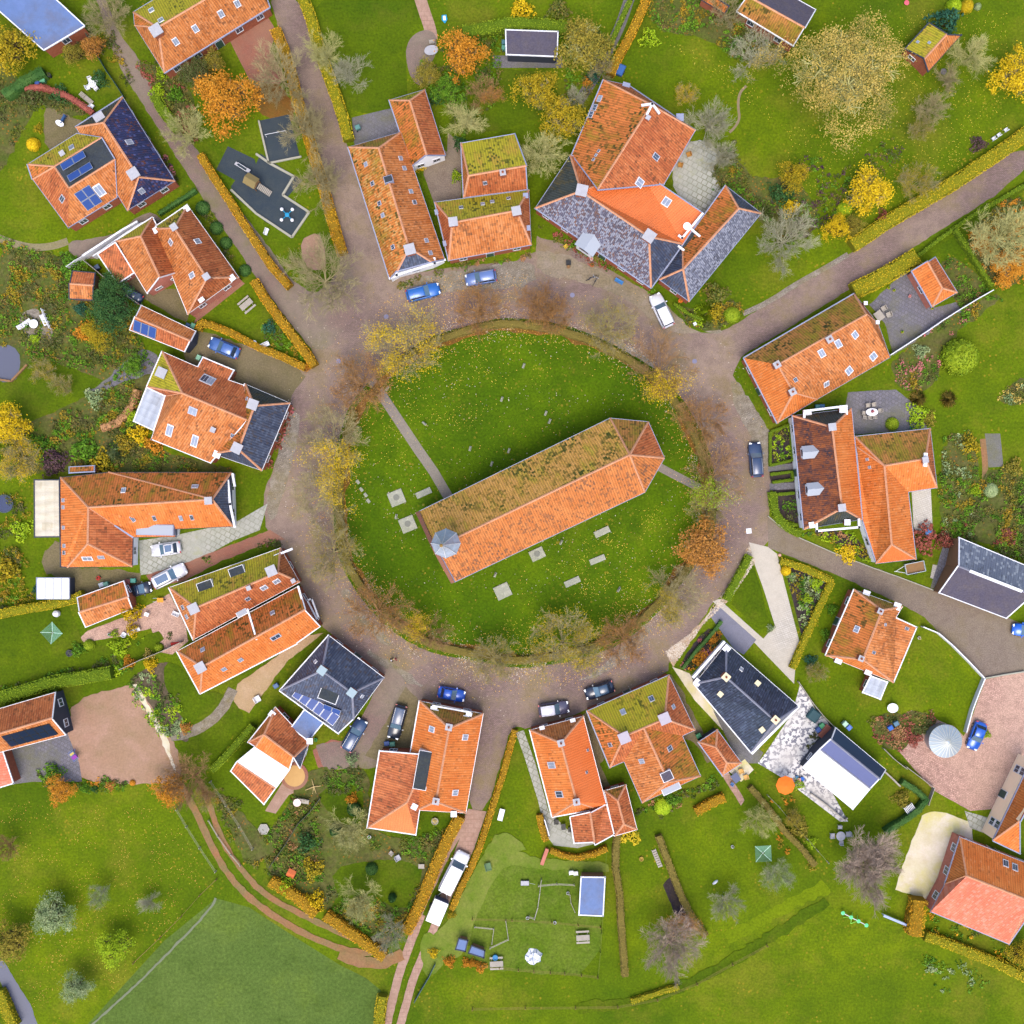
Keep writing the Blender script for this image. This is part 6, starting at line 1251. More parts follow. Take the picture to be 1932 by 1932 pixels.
# ---------------------------------------------------------------- fallen leaves
def leaves(label, name, pts, n, mat, size=.075, bias=None, clump=0.0):
    pl = [tuple(P(x, y)[:2]) for x, y in pairs(pts)]; xs = [q[0] for q in pl]; ys = [q[1] for q in pl]; m = MB(); r = random.Random(n); k = 0; tries = 0
    while k < n and tries < n * 30:
        tries += 1; x, y = r.uniform(min(xs), max(xs)), r.uniform(min(ys), max(ys))
        if not inpoly(x, y, pl): continue
        if bias and r.random() > bias(x, y): continue
        if clump and noise.noise(Vector((x * .35, y * .35, 4))) + r.uniform(-.3, .3) < clump - .4: continue
        a = r.random() * 6.28; s = size * r.uniform(.5, 1.4); u = Vector((math.cos(a), math.sin(a), r.uniform(-.3, .3))) * s; v = Vector((-math.sin(a), math.cos(a), r.uniform(-.3, .3))) * s * .7
        c = Vector((x, y, gz((x, y)) + .03)); m.add([c - u, c - v, c + u, c + v], [(0, 1, 2, 3)]); k += 1
    o = bpy.data.objects.new(name, m.mesh(name, [LF[mat]])); COL.objects.link(o); return tag(o, label, 'leaves', kind='stuff')
LF['fall'] = leaf_mat('fallen_leaves', ['#b87c34', '#d89c4c', '#e8b44c', '#f0c860', '#c88450', '#a8683c'])
LF['fally'] = leaf_mat('fallen_yellow_leaves', ['#d0b028', '#e8c83c', '#f0d858', '#d8b45c'])
LF['fallp'] = leaf_mat('pale_stones_and_leaves', ['#c8b8a4', '#e0d4c4', '#b09c88', '#d8b48c'])
ring = '560,560 740,530 1000,500 1250,560 1400,680 1450,830 1440,1020 1330,1170 1260,1270 1000,1370 780,1300 600,1170 510,1000 530,850'
def edge(x, y):
    d = math.hypot((x - .9) / 26.3, (y - 2.6) / 23.6); return max(.04, 1 - abs(d - 1.0) * 4.5)
leaves('amber leaves fallen along the street and churchyard edge', 'fallen_leaves', ring, 7500, 'fall', .065, edge)
leaves('yellow leaves fallen on the upper left of the churchyard', 'fallen_leaves', '700,700 800,630 1000,610 1050,700 900,800 750,880 650,860', 700, 'fally', .05, None, .45)
leaves('yellow leaves fallen on the lower part of the churchyard lawn', 'fallen_leaves', '900,1220 1000,1130 1100,1000 1300,930 1320,1040 1200,1170 1050,1235', 900, 'fally', .05, None, .55)
leaves('yellow leaves fallen thinly over the churchyard lawn', 'fallen_leaves', OV, 300, 'fally', .04)
leaves('amber leaves around the grey blue and blue cars', 'fallen_leaves', '700,600 760,530 900,510 1010,520 960,590 760,640', 1400, 'fall', .055)
leaves('pale stones and leaves in the gutters of the street', 'leaf_debris', ring, 6500, 'fallp', .065, lambda x, y: max(0, edge(x, y) - .45) if noise.noise(Vector((x * .25, y * .25, 6))) > .05 else .02)
leaves('fallen leaves scattered in the orchard grass', 'fallen_leaves', '0,1500 330,1530 400,1690 200,1880 60,1900 0,1790', 1500, 'fall', .05, None, .45)
leaves('fallen leaves on the upper right lawn', 'fallen_leaves', '1230,60 1400,130 1480,250 1480,420 1700,400 1900,250 1900,20 1700,20 1650,250 1450,230', 1800, 'fally', .055)
leaves('pebbles of the pale border', 'pebbles', '1413,1030 1425,1060 1378,1130 1325,1180 1270,1258 1255,1230 1310,1190 1352,1140 1395,1070', 2600, 'fallp', .09)
# ---------------------------------------------------------------- cars
def car(label, x, y, dx, dy, L=4.4, W=1.78, hx='#2c58b0', roof=None, kind='hatch', h=1.48, name='parked_car', glasstop=False):
    """dx, dy: heading on the picture (y down)"""
    p = at(x, y, .8); r = root(name, label, 'car' if kind != 'van' else 'van', p, math.atan2(-dy, dx), 'cars parked around the street' if kind != 'van' else None)
    paint = flat('paint_' + hx[1:], hx, 0.3, 0.5, 0.15, coat=.6, var=.06); dark = flat('tinted_glass', '#28384c', .15, .7); wind = glass('windscreen_glass', '#7ca0b8', .55, .12)
    a = L / 2; w = W / 2; m = MB(); est = kind in ('estate', 'suv', 'van')
    st = [(-a, .74, .4, .70), (-a + .12, .9, .3, .86), (-a + .5, .97, .24, .95), (-a * .45, 1.0, .2, .96), (0, 1.0, .2, .95), (a * .38, 1.0, .2, .93), (a * .62, .98, .22, .86), (a - .35, .93, .26, .76), (a - .1, .8, .32, .64), (a, .62, .38, .55)]
    if kind == 'van': st = [(q[0], min(1, q[1] + .04), q[2], q[3] + (.12 if q[0] < a * .5 else .1)) for q in st]
    secs = []
    for X, k, z0, z1 in st:
        q = w * k; secs.append([(X, -q * .9, z0), (X, q * .9, z0), (X, q, z0 + .18), (X, q, z1 - .14), (X, q * .88, z1), (X, -q * .88, z1), (X, -q, z1 - .14), (X, -q, z0 + .18)])
    b = MB().loft(secs).local('body', paint, r, True)
    rr = -a + (.22 if est else .42); rf = a * (.40 if kind != 'van' else .52)
    if kind == 'van': rf = a * .56
    zt = h if kind != 'van' else 2.1; z0 = .9; rt0 = rr + (.18 if est else .5); rt1 = rf - (.75 if kind != 'van' else .7); k1 = .87; k2 = .74 if kind != 'van' else .84
    if kind == 'van': rt0 = rr + .05
    cab = []
    for X, k, z in ((rr, .84, z0), (rt0, .80, zt - .06), ((rt0 + rt1) / 2, .80, zt - .03), (rt1, .78, zt - .06), (rf, .82, z0)):
        kk = k * w; bt = w * k1
        cab.append([(X if z == z0 else X, -(bt if z == z0 else kk), z), (X, (bt if z == z0 else kk), z)])
    g = MB(); A = [(rr, w * k1, z0), (rf, w * k1, z0)]
    vs = [(rr, -w * .86, z0), (rr, w * .86, z0), (rt0, w * k2, zt - .05), (rt0, -w * k2, zt - .05), (rf, -w * .84, z0 - .02), (rf, w * .84, z0 - .02), (rt1, w * k2, zt - .05), (rt1, -w * k2, zt - .05)]
    g.add(vs, [(1, 5, 6, 2), (0, 3, 7, 4), (0, 1, 2, 3)]); g.local('side_window', dark, r)
    g = MB().add([vs[4], vs[7], vs[6], vs[5]], [(0, 1, 2, 3)]); g.local('windscreen', wind, r)
    rp = roof and flat('roof_' + roof[1:], roof, .3, .5, coat=.5, var=.05, k=.8 if roof > '#e' else .62) or paint
    t = MB(); e = .03; q = w * k2; secs = [[(X, -q * s, z - .06), (X, q * s, z - .06), (X, q * s * .9, z), (X, -q * s * .9, z)] for X, s, z in ((rt0 - .06, .96, zt - .05), (rt0 + .1, 1.02, zt - .01), ((rt0 + rt1) / 2, 1.04, zt + .02), (rt1 - .1, 1.02, zt), (rt1 + .04, .95, zt - .05))]
    t.loft(secs).local('roof', rp, r, True)
    if glasstop: MB().box(((rt0 + rt1) / 2, 0, zt + .025), ((rt1 - rt0) * .75, w * 1.05, .03)).local('glass_roof', glass('roof_glass', '#6888b0', .5), r)
    if est and kind != 'van':
        for s in (-1, 1): MB().seg((rt0 + .05, s * q * .93, zt + .05), (rt1 - .1, s * q * .93, zt + .05), .025).local('roof_rail', STEEL, r)
    # pillars
    for s in (-1, 1):
        pm = MB(); pm.seg((rf, s * w * .85, z0), (rt1, s * w * k2, zt - .04), .035); pm.seg((rr, s * w * .86, z0), (rt0, s * w * k2, zt - .04), .06); pm.seg(((rt0 + rt1) / 2 - .1, s * w * .87, z0), ((rt0 + rt1) / 2 - .1, s * w * k2, zt - .04), .035); pm.local('pillar', rp if kind == 'van' else paint, r)
        MB().box((rf - .15, s * (w + .1), .98), (.14, .2, .14)).local('mirror', paint, r)
        MB().box((a - .2, s * w * .62, .66), (.28, .34, .1), -s * .35).local('headlight', flat('headlamp', '#e8eef4', .2, .6, k=.75), r)
        MB().box((-a + .1, s * w * .76, .8), (.12, .26, .16)).local('taillight', flat('tail_lamp', '#b82424', .3, .5), r)
        for X in (-a * .6, a * .62):
            wl = MB().seg((X, s * (w - .2), .31), (X, s * (w + .01), .31), .31, n=16); ob = wl.local('wheel', BLACK, r); MB().seg((X, s * w, .31), (X, s * (w + .02), .31), .19, n=12).local('rim', STEEL, ob)
    MB().box((-a + .02, 0, .55), (.03, .5, .11)).local('number_plate', flat('plate_yellow', '#e0b828', .5), r)
    return r
T(1, 1)
car('bright blue estate car parked before the white gabled house', 1260, 272, 1, -.25, 4.7, 1.85, '#2470c8', kind='estate')
car('grey blue estate car parked before the mossy terraced house', 1697, 163, -1, .17, 4.3, 1.8, '#6884c0', kind='estate')
T(2, 1); car('white estate car at the road junction', 1130, 410, -.42, -.9, 4.9, 1.9, '#eef0fa', '#f6f6ff', kind='estate')
T(0, 1)
car('slate blue hatchback on the mossy gravel driveway', 1690, 693, -1, -.42, 4.4, 1.8, '#4a70b4')
car('dark navy saloon tucked against the garden fence', 990, 285, -.83, -.56, 3.4, 1.5, '#2c3c5c', '#30405e', h=1.35)
T(2, 1); car('navy estate car parked nose up before the charred roof house', 1842, 1537, -.08, -1, 4.8, 1.85, '#34486c', kind='estate')
T(0, 2)
car('white hatchback with grey glass roof on the concrete slabs', 1250, 280, -1, .14, 4.1, 1.75, '#e4e6ee', glasstop=True)
car('pearl white car with blue glass roof on the red brick driveway', 1275, 483, 1, -.5, 5.0, 1.9, '#f0f2fa', kind='estate', glasstop=True)
car('small black car beside the yellow climber', 1063, 582, 1, -.25, 2.9, 1.6, '#20283c', '#1c3454')
T(1, 2)
car('vivid blue small car parked at the orange corner house', 1475, 1375, 1, .2, 3.8, 1.7, '#1458c8')
car('black estate car on the mossy parking place', 1065, 1585, -.27, 1, 4.8, 1.85, '#242c3c', '#50607c', kind='estate')
car('dark blue estate car beside the slate house', 742, 1682, .5, -.87, 4.8, 1.85, '#2c4870', kind='estate')
T(2, 2)
car('mauve off roader with silver roof beside the bright cottage', 315, 1487, 1, -.15, 4.2, 1.85, '#5c5870', '#dcdcea', kind='suv', h=1.7)
car('black hatchback with blue sheen before the moss green villa', 660, 1347, -1, .33, 4.1, 1.75, '#243048', '#34506c')
T(3, 2)
car('royal blue hatchback beside the silo', 1577, 1690, -.38, 1, 4.0, 1.75, '#1860cc')
car('blue car half out of the picture at the right edge', 1945, 893, -1, -.1, 3.6, 1.7, '#1868dc')
T(1, 3)
car('white delivery van parked on the pink driveway', 1497, 785, .5, -1, 6.0, 2.1, '#f4f4f8', '#ffffff', kind='van', name='delivery_van')
def trailer(label, x, y, dx, dy, L, W_, H_, hx, box=True):
    p = at(x, y, H_ / 2 + .3); r = root('trailer', label, 'trailer', p, math.atan2(-dy, dx)); m = flat('trailer_' + hx[1:], hx, .5, k=.75)
    if box: MB().box((0, 0, .55 + H_ / 2), (L, W_, H_)).local('box_body', m, r); MB().box((L / 2 + .03, 0, .6 + H_ / 2), (.08, W_ * .96, H_ * .9)).local('front_panel', flat('trailer_front', '#48506c'), r)
    else:
        b = MB(); 
        for s in (-1, 1): b.box((0, s * W_ / 2, .75), (L, .06, .4)); b.box((s * L / 2, 0, .75), (.06, W_, .4))
        b.local('box_body', m, r); MB().box((0, 0, .58), (L, W_, .08)).local('load_floor', BROWNW, r)
    MB().seg((L / 2, -W_ * .35, .5), (L / 2 + 1.3, 0, .5), .05).seg((L / 2, W_ * .35, .5), (L / 2 + 1.3, 0, .5), .05).seg((L / 2 + 1.3, 0, .5), (L / 2 + 1.5, 0, .5), .06).local('drawbar', STEEL, r)
    for s in (-1, 1): MB().seg((0, s * (W_ / 2 + .05), .32), (0, s * (W_ / 2 + .22), .32), .32, n=14).local('wheel', BLACK, r)
trailer('white box trailer parked behind the delivery van', 1370, 1070, .42, -1, 3.2, 2.0, 1.6, '#f4f4f4')
T(3, 2); trailer('small open trailer with leaves behind the orange wing', 1105, 420, -1, .2, 2.6, 1.4, .4, '#b4c0c8', False)
# ---------------------------------------------------------------- garden furniture and small things
def thing(name, label, cat, x, y, h=0.0, dx=1, dy=0, group=None):
    return root(name, label, cat, at(x, y, h), math.atan2(-dy, dx), group)
def table(label, x, y, w, d, mat=WHITE, h=.74, dx=1, dy=0, rnd=False, group=None, pole=False):
    r = thing('garden_table', label, 'table', x, y, h, dx, dy, group)
    if rnd:
        MB().lathe((0, 0, 0), [(0.01, h - .04), (w / 2, h - .04), (w / 2, h), (.02, h)], 24, sy=d / w).local('tabletop', mat, r); MB().seg((0, 0, 0), (0, 0, h - .04), .05).box((0, 0, .03), (w * .5, .08, .06)).box((0, 0, .03), (.08, w * .5, .055)).local('pedestal', mat, r)
    else:
        MB().box((0, 0, h - .02), (w, d, .04)).local('tabletop', mat, r)
        for sx in (-1, 1):
            for sy in (-1, 1): MB().seg((sx * w * .42, sy * d * .4, 0), (sx * w * .42, sy * d * .4, h - .04), .03).local('leg', mat, r)
    return r
def chair(label, x, y, ang, mat=WHITE, w=.55, group='garden chairs', name='garden_chair', L=None):
    r = root(name, label, 'chair' if not L else 'bench', at(x, y, .5), R_(ang), group); L = L or w
    MB().box((0, 0, .42), (w, L, .05)).local('seat', mat, r)
    b = MB(); [b.box((-w / 2, (i + .5) * L / max(3, int(L / .15)) - L / 2, .68), (.04, .09, .5)) for i in range(max(3, int(L / .15)))]; b.box((-w / 2, 0, .93), (.06, L, .06)); b.local('backrest', mat, r)
    for s in (-1, 1):
        MB().box((0, s * L / 2, .63), (w, .05, .04)).seg((w / 2 - .03, s * L / 2, .42), (w / 2 - .03, s * L / 2, .63), .02).local('armrest', mat, r)
        for q in (-1, 1): MB().seg((q * w * .45, s * L * .45, 0), (q * w * .47, s * L * .46, .42), .025).local('leg', mat, r)
    return r
def lounger(label, x, y, ang, mat=WHITE):
    r = root('sun_lounger', label, 'sun lounger', at(x, y, .35), R_(ang)); m = MB(); [m.box((-.9 + i * .15, 0, .33), (.12, .62, .03)) for i in range(9)]; m.local('slat_bed', mat, r)
    m = MB(); [m.box((.5 + i * .13, 0, .36 + i * .07), (.11, .62, .03)) for i in range(5)]; m.local('backrest', mat, r); MB().box((0, -.3, .27), (1.9, .05, .06)).box((0, .3, .27), (1.9, .05, .06)).local('frame', mat, r)
    for X in (-.85, .8):
        for s in (-1, 1): MB().seg((X, s * .3, 0), (X, s * .3, .3), .03).local('leg', mat, r)
def picnic(label, x, y, ang, mat=WOOD, s=1.0):
    r = root('picnic_table', label, 'picnic table', at(x, y, .7), R_(ang), 'picnic tables'); m = MB(); [m.box((0, (i - 2) * .15 * s, .74), (1.8 * s, .13 * s, .04)) for i in range(5)]; m.local('tabletop', mat, r)
    for q in (-1, 1):
        m = MB(); [m.box((0, q * (.68 + i * .13) * s, .45), (1.8 * s, .12, .04)) for i in range(2)]; m.local('bench_seat', mat, r); MB().seg((q * .65 * s, -.7 * s, 0), (q * .65 * s, -.25, .72), .04).seg((q * .65 * s, .7 * s, 0), (q * .65 * s, .25, .72), .04).seg((q * .65 * s, -.75 * s, .42), (q * .65 * s, .75 * s, .42), .035).local('leg_frame', mat, r)
def bins(label, x, y, ang, hx):
    r = root('wheelie_bin', label, 'bin', at(x, y, 1.0), R_(ang), 'wheelie bins'); c = flat('bin_' + hx[1:], hx, .5)
    MB().loft([[(-.24, -.24, .08), (.24, -.24, .08), (.24, .24, .08), (-.24, .24, .08)], [(-.32, -.29, .98), (.3, -.29, .98), (.3, .29, .98), (-.32, .29, .98)]]).local('body', c, r)
    MB().loft([[(-.38, -.31, .99), (.34, -.31, .99), (.34, .31, .99), (-.38, .31, .99)], [(-.32, -.25, 1.07), (.28, -.25, 1.05), (.28, .25, 1.05), (-.32, .25, 1.07)]]).local('lid', c, r)
    for s in (-1, 1): MB().seg((-.26, s * .27, .1), (-.26, s * .33, .1), .1, n=10).local('wheel', BLACK, r)
def pot(label, x, y, d=.5, hx='#a8603c', h=.45, fill='green', name='plant_pot'):
    r = root(name, label, 'pot', at(x, y, h), 0); MB().lathe((0, 0, 0), [(d * .32, 0), (d * .5, h), (d * .5, h + .03), (d * .42, h + .03), (d * .4, h - .06), (.02, h - .06)], 14).local('container', flat('pot_' + hx[1:], hx, .7), r)
    m = MB(); q = random.Random(int(x + y)); [leafq(m, Vector((q.gauss(0, d * .2), q.gauss(0, d * .2), h + q.random() * .25)), .08, rnd=q) for _ in range(30)]; m.local('foliage', LF[fill], r)
def slab(label, x, y, w, d, ang, h=.18, disc=False, group='grave slabs in the churchyard'):
    r = root('grave_slab', label, 'grave slab', at(x, y, h), R_(ang), group); m = MB(); a, b = w / 2, d / 2
    m.loft([[(-a, -b, 0), (a, -b, 0), (a, b, 0), (-a, b, 0)], [(-a, -b, h - .03), (a, -b, h - .03), (a, b, h - .03), (-a, b, h - .03)], [(-a + .04, -b + .04, h), (a - .04, -b + .04, h), (a - .04, b - .04, h), (-a + .04, b - .04, h)]]).local('slab', STONE, r)
    if disc: MB().lathe((0, .05, h), [(.42, 0), (.42, .03), (.34, .04), (.02, .03)], 20).local('round_plate', flat('dark_stone', '#84867c', .9), r)
def stone(label, x, y, ang, w=.55, h=.9, mat=None):
    r = root('gravestone', label, 'gravestone', at(x, y, h * .6), R_(ang), 'small gravestones in the churchyard'); t = .06; m = MB(); o = []
    for s in (-t, t): o.append([(-w / 2, s, 0), (w / 2, s, 0), (w / 2, s, h * .75), (w * .3, s, h * .93), (0, s, h), (-w * .3, s, h * .93), (-w / 2, s, h * .75)])
    m.loft(o).local('headstone', mat or STONE, r); MB().box((0, 0, .04), (w * 1.25, .3, .1)).local('base', STONE, r)
T(0, 0)
table('round white garden table on the upper left lawn', 695, 633, 1.0, 1.0, rnd=True)
for i, (x, y, a) in enumerate(((728, 612, 215), (662, 660, 20), (722, 665, 130), (680, 600, 290))): chair('white chair %s the round white table on the upper left lawn' % ['upper right of', 'lower left of', 'lower right of', 'above'][i], x, y, a)
lounger('striped deck lounger beside the rust coloured hedge', 655, 745, 140, WOOD); chair('white folding chair by the corner of the solar roofed house', 690, 800, 60)
bins('green wheelie bin at the left hedge', 318, 600, 5, '#5ca078'); bins('blue wheelie bin at the left hedge', 278, 628, 80, '#3c58a0')
pot('black rain butt by the bins', 368, 565, .55, '#2c3444', .8, 'mixd')
table('oval white table on the gravel terrace', 450, 930, 1.25, .75, rnd=True, dx=.85, dy=.5); chair('blue bench beside the oval white table', 472, 900, 150, flat('blue_bench', '#2c5488'), .45, L=1.3, group='garden benches', name='garden_bench')
T(0, 1)
table('round white table on the cobbled patio', 253, 512, 1.2, 1.2, rnd=True); lounger('white lounger left of the round cobbled patio table', 185, 513, 215)
chair('white bench by the trellis on the cobbled patio', 330, 485, 205, WHITE, .6, L=1.5, group='garden benches', name='garden_bench')
picnic('wooden picnic table on the wedge lawn', 1858, 365, 40, WOOD, 1.05)
bins('dark blue bin at the end of the solar garage', 1415, 525, 65, '#3c5c80'); bins('green bin at the end of the solar garage', 1455, 525, 65, '#6cac88')
bins('green topped bin beside the large orange house', 1497, 765, 65, '#8cc0a0')
r = thing('trellis', 'white wooden trellis beside the cobbled patio', 'trellis', 350, 475, 1, .42, 1); m = MB(); m.box((0, 0, 1.0), (3.0, .06, .07)); m.box((0, 0, 1.5), (3.0, .06, .07)); [m.box((-1.4 + i * .56, 0, .8), (.06, .08, 1.6)) for i in range(6)]; m.local('frame', WHITE, r)
bins('blue black bin in the corner behind the low red wing', 730, 82, 30, '#445470')
T(1, 1)
chair('long white bench against the V hedge', 50, 680, -65, WHITE, .5, L=1.9, group='garden benches', name='garden_bench'); table('round white table by the V hedge', -15, 655, .7, .7, rnd=True)
T(1, 0)
table('large pale oval stone table on the round brick patio', 1322, 378, 1.9, 1.35, CAP, rnd=True, dx=1, dy=-.2); chair('cream bench beside the oval stone table', 1327, 313, 100, WOOD, .55, L=.7)
r = thing('paddling_boat', 'bright blue little boat shaped sandpit at the top path', 'toy boat', 1422, 140, .3, .1, 1); MB().loft([[(-.45, -.25, 0), (-.45, .25, 0), (-.5, .32, .3), (-.5, -.32, .3)], [(.1, -.3, 0), (.1, .3, 0), (.15, .38, .3), (.15, -.38, .3)], [(.55, -.05, .05), (.55, .05, .05), (.62, .05, .3), (.62, -.05, .3)]]).local('hull', flat('toy_blue', '#189cc8', .4), r); MB().box((-.05, 0, .32), (.6, .36, .04)).local('thwart', WHITE, r)
bins('teal bin in the grey brick yard', 767, 958, 20, '#5c8c88'); bins('blue grey bin beside the violet roofed shed', 1875, 315, 0, '#4c7c88'); bins('green bin beside the violet roofed shed', 1875, 355, 0, '#5c9c88')
# playground
r = thing('spinner', 'bright blue four seated spinner on the rubber floor', 'playground toy', 235, 1622, .5, 1, -.95); bl = flat('toy_cyan', '#1c94c4', .4)
MB().lathe((0, 0, 0), [(.12, 0), (.12, .45), (.3, .5), (.3, .56), (.02, .58)], 14).local('hub', bl, r)
for i in range(4):
    t = i * math.pi / 2; c, s = math.cos(t), math.sin(t); MB().seg((.1 * c, .1 * s, .5), (.95 * c, .95 * s, .55), .06, n=6).local('arm', bl, r); MB().lathe((1.02 * c, 1.02 * s, .5), [(.02, 0), (.22, .05), (.24, .2), (.14, .3), (.01, .32)], 12).local('seat', WHITE, r)
T(0, 0)
r = thing('play_tower', 'wooden play tower with ramp and slide on the rubber floor', 'play tower', 1900, 1370, 1.6, .85, .5)
for sx in (-.7, .7):
    for sy in (-.6, .6): MB().seg((sx, sy, 0), (sx, sy, 2.1), .06).local('post', BROWNW, r)
MB().box((0, 0, 1.2), (1.5, 1.3, .08)).local('platform', BROWNW, r)
MB().add([(-.9, -.8, 2.0), (.9, -.8, 2.0), (.9, 0, 2.6), (-.9, 0, 2.6), (-.9, .8, 2.0), (.9, .8, 2.0)], [(0, 1, 2, 3), (3, 2, 5, 4)]).local('roof', flat('tower_roof', '#8c7c50', .9), r)
m = MB(); [m.box((1.0 + i * .2, 0, 1.15 - i * .11), (.16, .8, .05)) for i in range(9)]; m.local('ramp', WOOD, r)
r2 = thing('slide', 'white and blue metal slide beside the play tower', 'slide', 1835, 1265, .8, .85, .55); MB().box((-1.15, 0, .35), (.5, .45, .1)).box((.9, 0, 1.1), (.5, .5, .1)).local('end_platform', CAP, r2); m = MB().box((-.1, -.2, .72), (1.7, .05, .12)).box((-.1, .2, .72), (1.7, .05, .12)); m.local('rail', WHITE, r2); MB().box((-.1, 0, .66), (1.7, .36, .04)).local('chute', RUBBER, r2); MB().seg((.9, 0, 0), (.9, 0, 1.1), .05).seg((-1.15, 0, 0), (-1.15, 0, .35), .05).local('post', STEEL, r2)
T(1, 0)
chair('white metal bench on the playground grass', 78, 1748, -20, WHITE, .4, L=.9, group='garden benches', name='garden_bench')
r = thing('goal_frame', 'white football goal frame on the small court', 'goal', 150, 1010, .5, 1, -.2); MB().seg((-1.4, 0, 0), (-1.4, 0, 1), .04).seg((1.4, 0, 0), (1.4, 0, 1), .04).seg((-1.4, 0, 1), (1.4, 0, 1), .04).local('frame', WHITE, r)
T(2, 0)
r = thing('covered_trailer', 'blue covered handcart by the golden hedge', 'cart', 820, 525, .8, .45, -1); MB().loft([[(-.75, -.5, .35), (.75, -.5, .35), (.75, .5, .35), (-.75, .5, .35)], [(-.75, -.5, .8), (.75, -.5, .8), (.75, .5, .8), (-.75, .5, .8)], [(-.6, -.36, .92), (.6, -.36, .92), (.6, .36, .92), (-.6, .36, .92)]]).local('cover', flat('tarp_blue', '#3464a8', .6), r); [MB().seg((0, s * .5, .25), (0, s * .6, .25), .25, n=12).local('wheel', BLACK, r) for s in (-1, 1)]
chair('ochre wicker chair on the slab terrace, upper one', 1335, 1165, 200, flat('wicker', '#b8843c', .8), .6); chair('ochre wicker chair on the slab terrace, lower one', 1270, 1245, 170, flat('wicker', '#b8843c', .8), .6)
pot('white pot at the edge of the slab terrace', 1515, 1435, .35, '#e8e8ec', .3); chair('yellow folding chair before the slate roofed house', 405, 1860, 130, flat('yellow_seat', '#d8b430', .6), .5)
T(3, 0)
for i, (x, y) in enumerate(((1705, 1045), (1743, 1018), (1797, 980))): chair('white chair in the row by the roadside hedge, %s' % ['left', 'middle', 'right'][i], x, y, 125, WHITE, .45)
r = thing('frisbee_target', 'coral pink round stool on the top lawn', 'stool', 1047, 20, .3); MB().lathe((0, 0, 0), [(.2, 0), (.34, .25), (.34, .32), (.02, .36)], 16).local('seat', flat('coral', '#e86474', .6), r)
r = thing('garden_table', 'grey round table under the thin bare tree', 'table', 1325, 540, .7); MB().lathe((0, 0, 0), [(.02, .68), (.42, .68), (.42, .72), (.02, .72)], 16).local('tabletop', SLABD, r); MB().seg((0, 0, 0), (0, 0, .68), .05).local('pedestal', SLABD, r)
T(2, 1)
chair('bright blue bench by the slate roofed house', 808, 190, 60, flat('blue_paint', '#3888d0', .5), .5, L=1.15, group='garden benches', name='garden_bench')
def bike(label, x, y, ang, hx='#303c5c', group='bicycles'):
    r = root('bicycle', label, 'bicycle', at(x, y, .6), R_(ang), group); f = flat('bike_' + hx[1:], hx, .5)
    for X in (-.52, .52):
        w = MB(); [w.seg((X + .33 * math.cos(i * .524), 0, .35 + .33 * math.sin(i * .524)), (X + .33 * math.cos((i + 1) * .524), 0, .35 + .33 * math.sin((i + 1) * .524)), .028, n=4) for i in range(12)]; w.seg((X, -.04, .35), (X, .04, .35), .05); w.local('wheel', BLACK, r)
    MB().seg((-.52, 0, .35), (-.15, 0, .85), .03).seg((-.15, 0, .85), (.38, 0, .82), .03).seg((-.15, 0, .4), (.38, 0, .8), .035).seg((-.52, 0, .35), (-.15, 0, .4), .03).seg((.52, 0, .35), (.36, 0, .95), .03).local('frame', f, r)
    MB().box((-.2, 0, .95), (.28, .16, .07)).local('saddle', BLACK, r); MB().seg((.34, -.28, 1.02), (.34, .28, 1.02), .025).seg((.36, 0, .9), (.34, 0, 1.02), .025).local('handlebar', STEEL, r); return r
bike('dark bicycle parked before the slate roofed house, left one', 600, 165, 25); bike('dark bicycle parked before the slate roofed house, right one', 632, 185, 60, '#24304c')
r = thing('flower_box', 'dark planter box with a cane ring on the gravelly forecourt', 'planter', 427, 48, .5); MB().box((0, 0, .25), (.65, .6, .5)).local('box', BLACK, r); MB().lathe((0, -.55, 0), [(.2, 0), (.25, .2), (.2, .22), (.15, .1)], 14).local('ring_pot', BROWNW, r)
pot('white pot beside the rust planter', 600, 22, .5, '#e8d8c8', .4, 'pink'); pot('rust orange planter on the forecourt', 603, 68, .6, '#b8642c', .35, 'mixd'); pot('bright orange barrel at the end of the slate wing', 1272, 338, .6, '#e8641c', .4, 'orange')
r = thing('marker_block', 'white stone block at the road junction', 'stone block', 1380, 512, .3); MB().box((0, 0, .2), (.4, .4, .4), .5).local('block', WHITE, r)
T(3, 1)
table('grey wooden table in the dark paved yard', 840, 450, 1.3, 1.1, WOOD, dx=.6, dy=.8); chair('grey chair in the dark paved yard, upper one', 873, 395, 210, WOOD, .6); chair('grey chair in the dark paved yard, lower one', 912, 443, 200, WOOD, .65)
for i, (x, y) in enumerate(((912, 240), (952, 258), (1240, 395), (1013, 573))): pot('yellow rimmed pot %s' % ['left of a pair by the broad golden hedge', 'right of a pair by the broad golden hedge', 'at the corner of the small hipped shed', 'by the white garden wall'][i], x, y, .38, '#d8c81c', .3)
pot('pink pot in the dark paved yard', 1070, 305, .4, '#f0b4a8', .35, 'pink'); pot('terracotta bowl in the fenced garden', 1590, 292, .7, '#b0704c', .3)
table('oval dining table with red flowers on the dark slab terrace', 785, 1178, 1.65, 1.05, rnd=True)
TBL = 'chairs around the oval dining table'
for i, (x, y, a) in enumerate(((753, 1128, -85), (798, 1122, -85), (845, 1167, 180), (722, 1185, 0), (730, 1218, 80), (768, 1220, 85), (806, 1216, 90))):
    chair('grey chair %s the oval dining table' % ['above left of', 'above right of', 'at the right end of', 'at the left end of', 'lower left of', 'below the middle of', 'lower right of'][i], x, y, a, WOOD, .5, TBL)
pot('red flowers in a bowl on the oval dining table', 790, 1172, .4, '#a82858', .95, 'pink', 'flower_bowl')
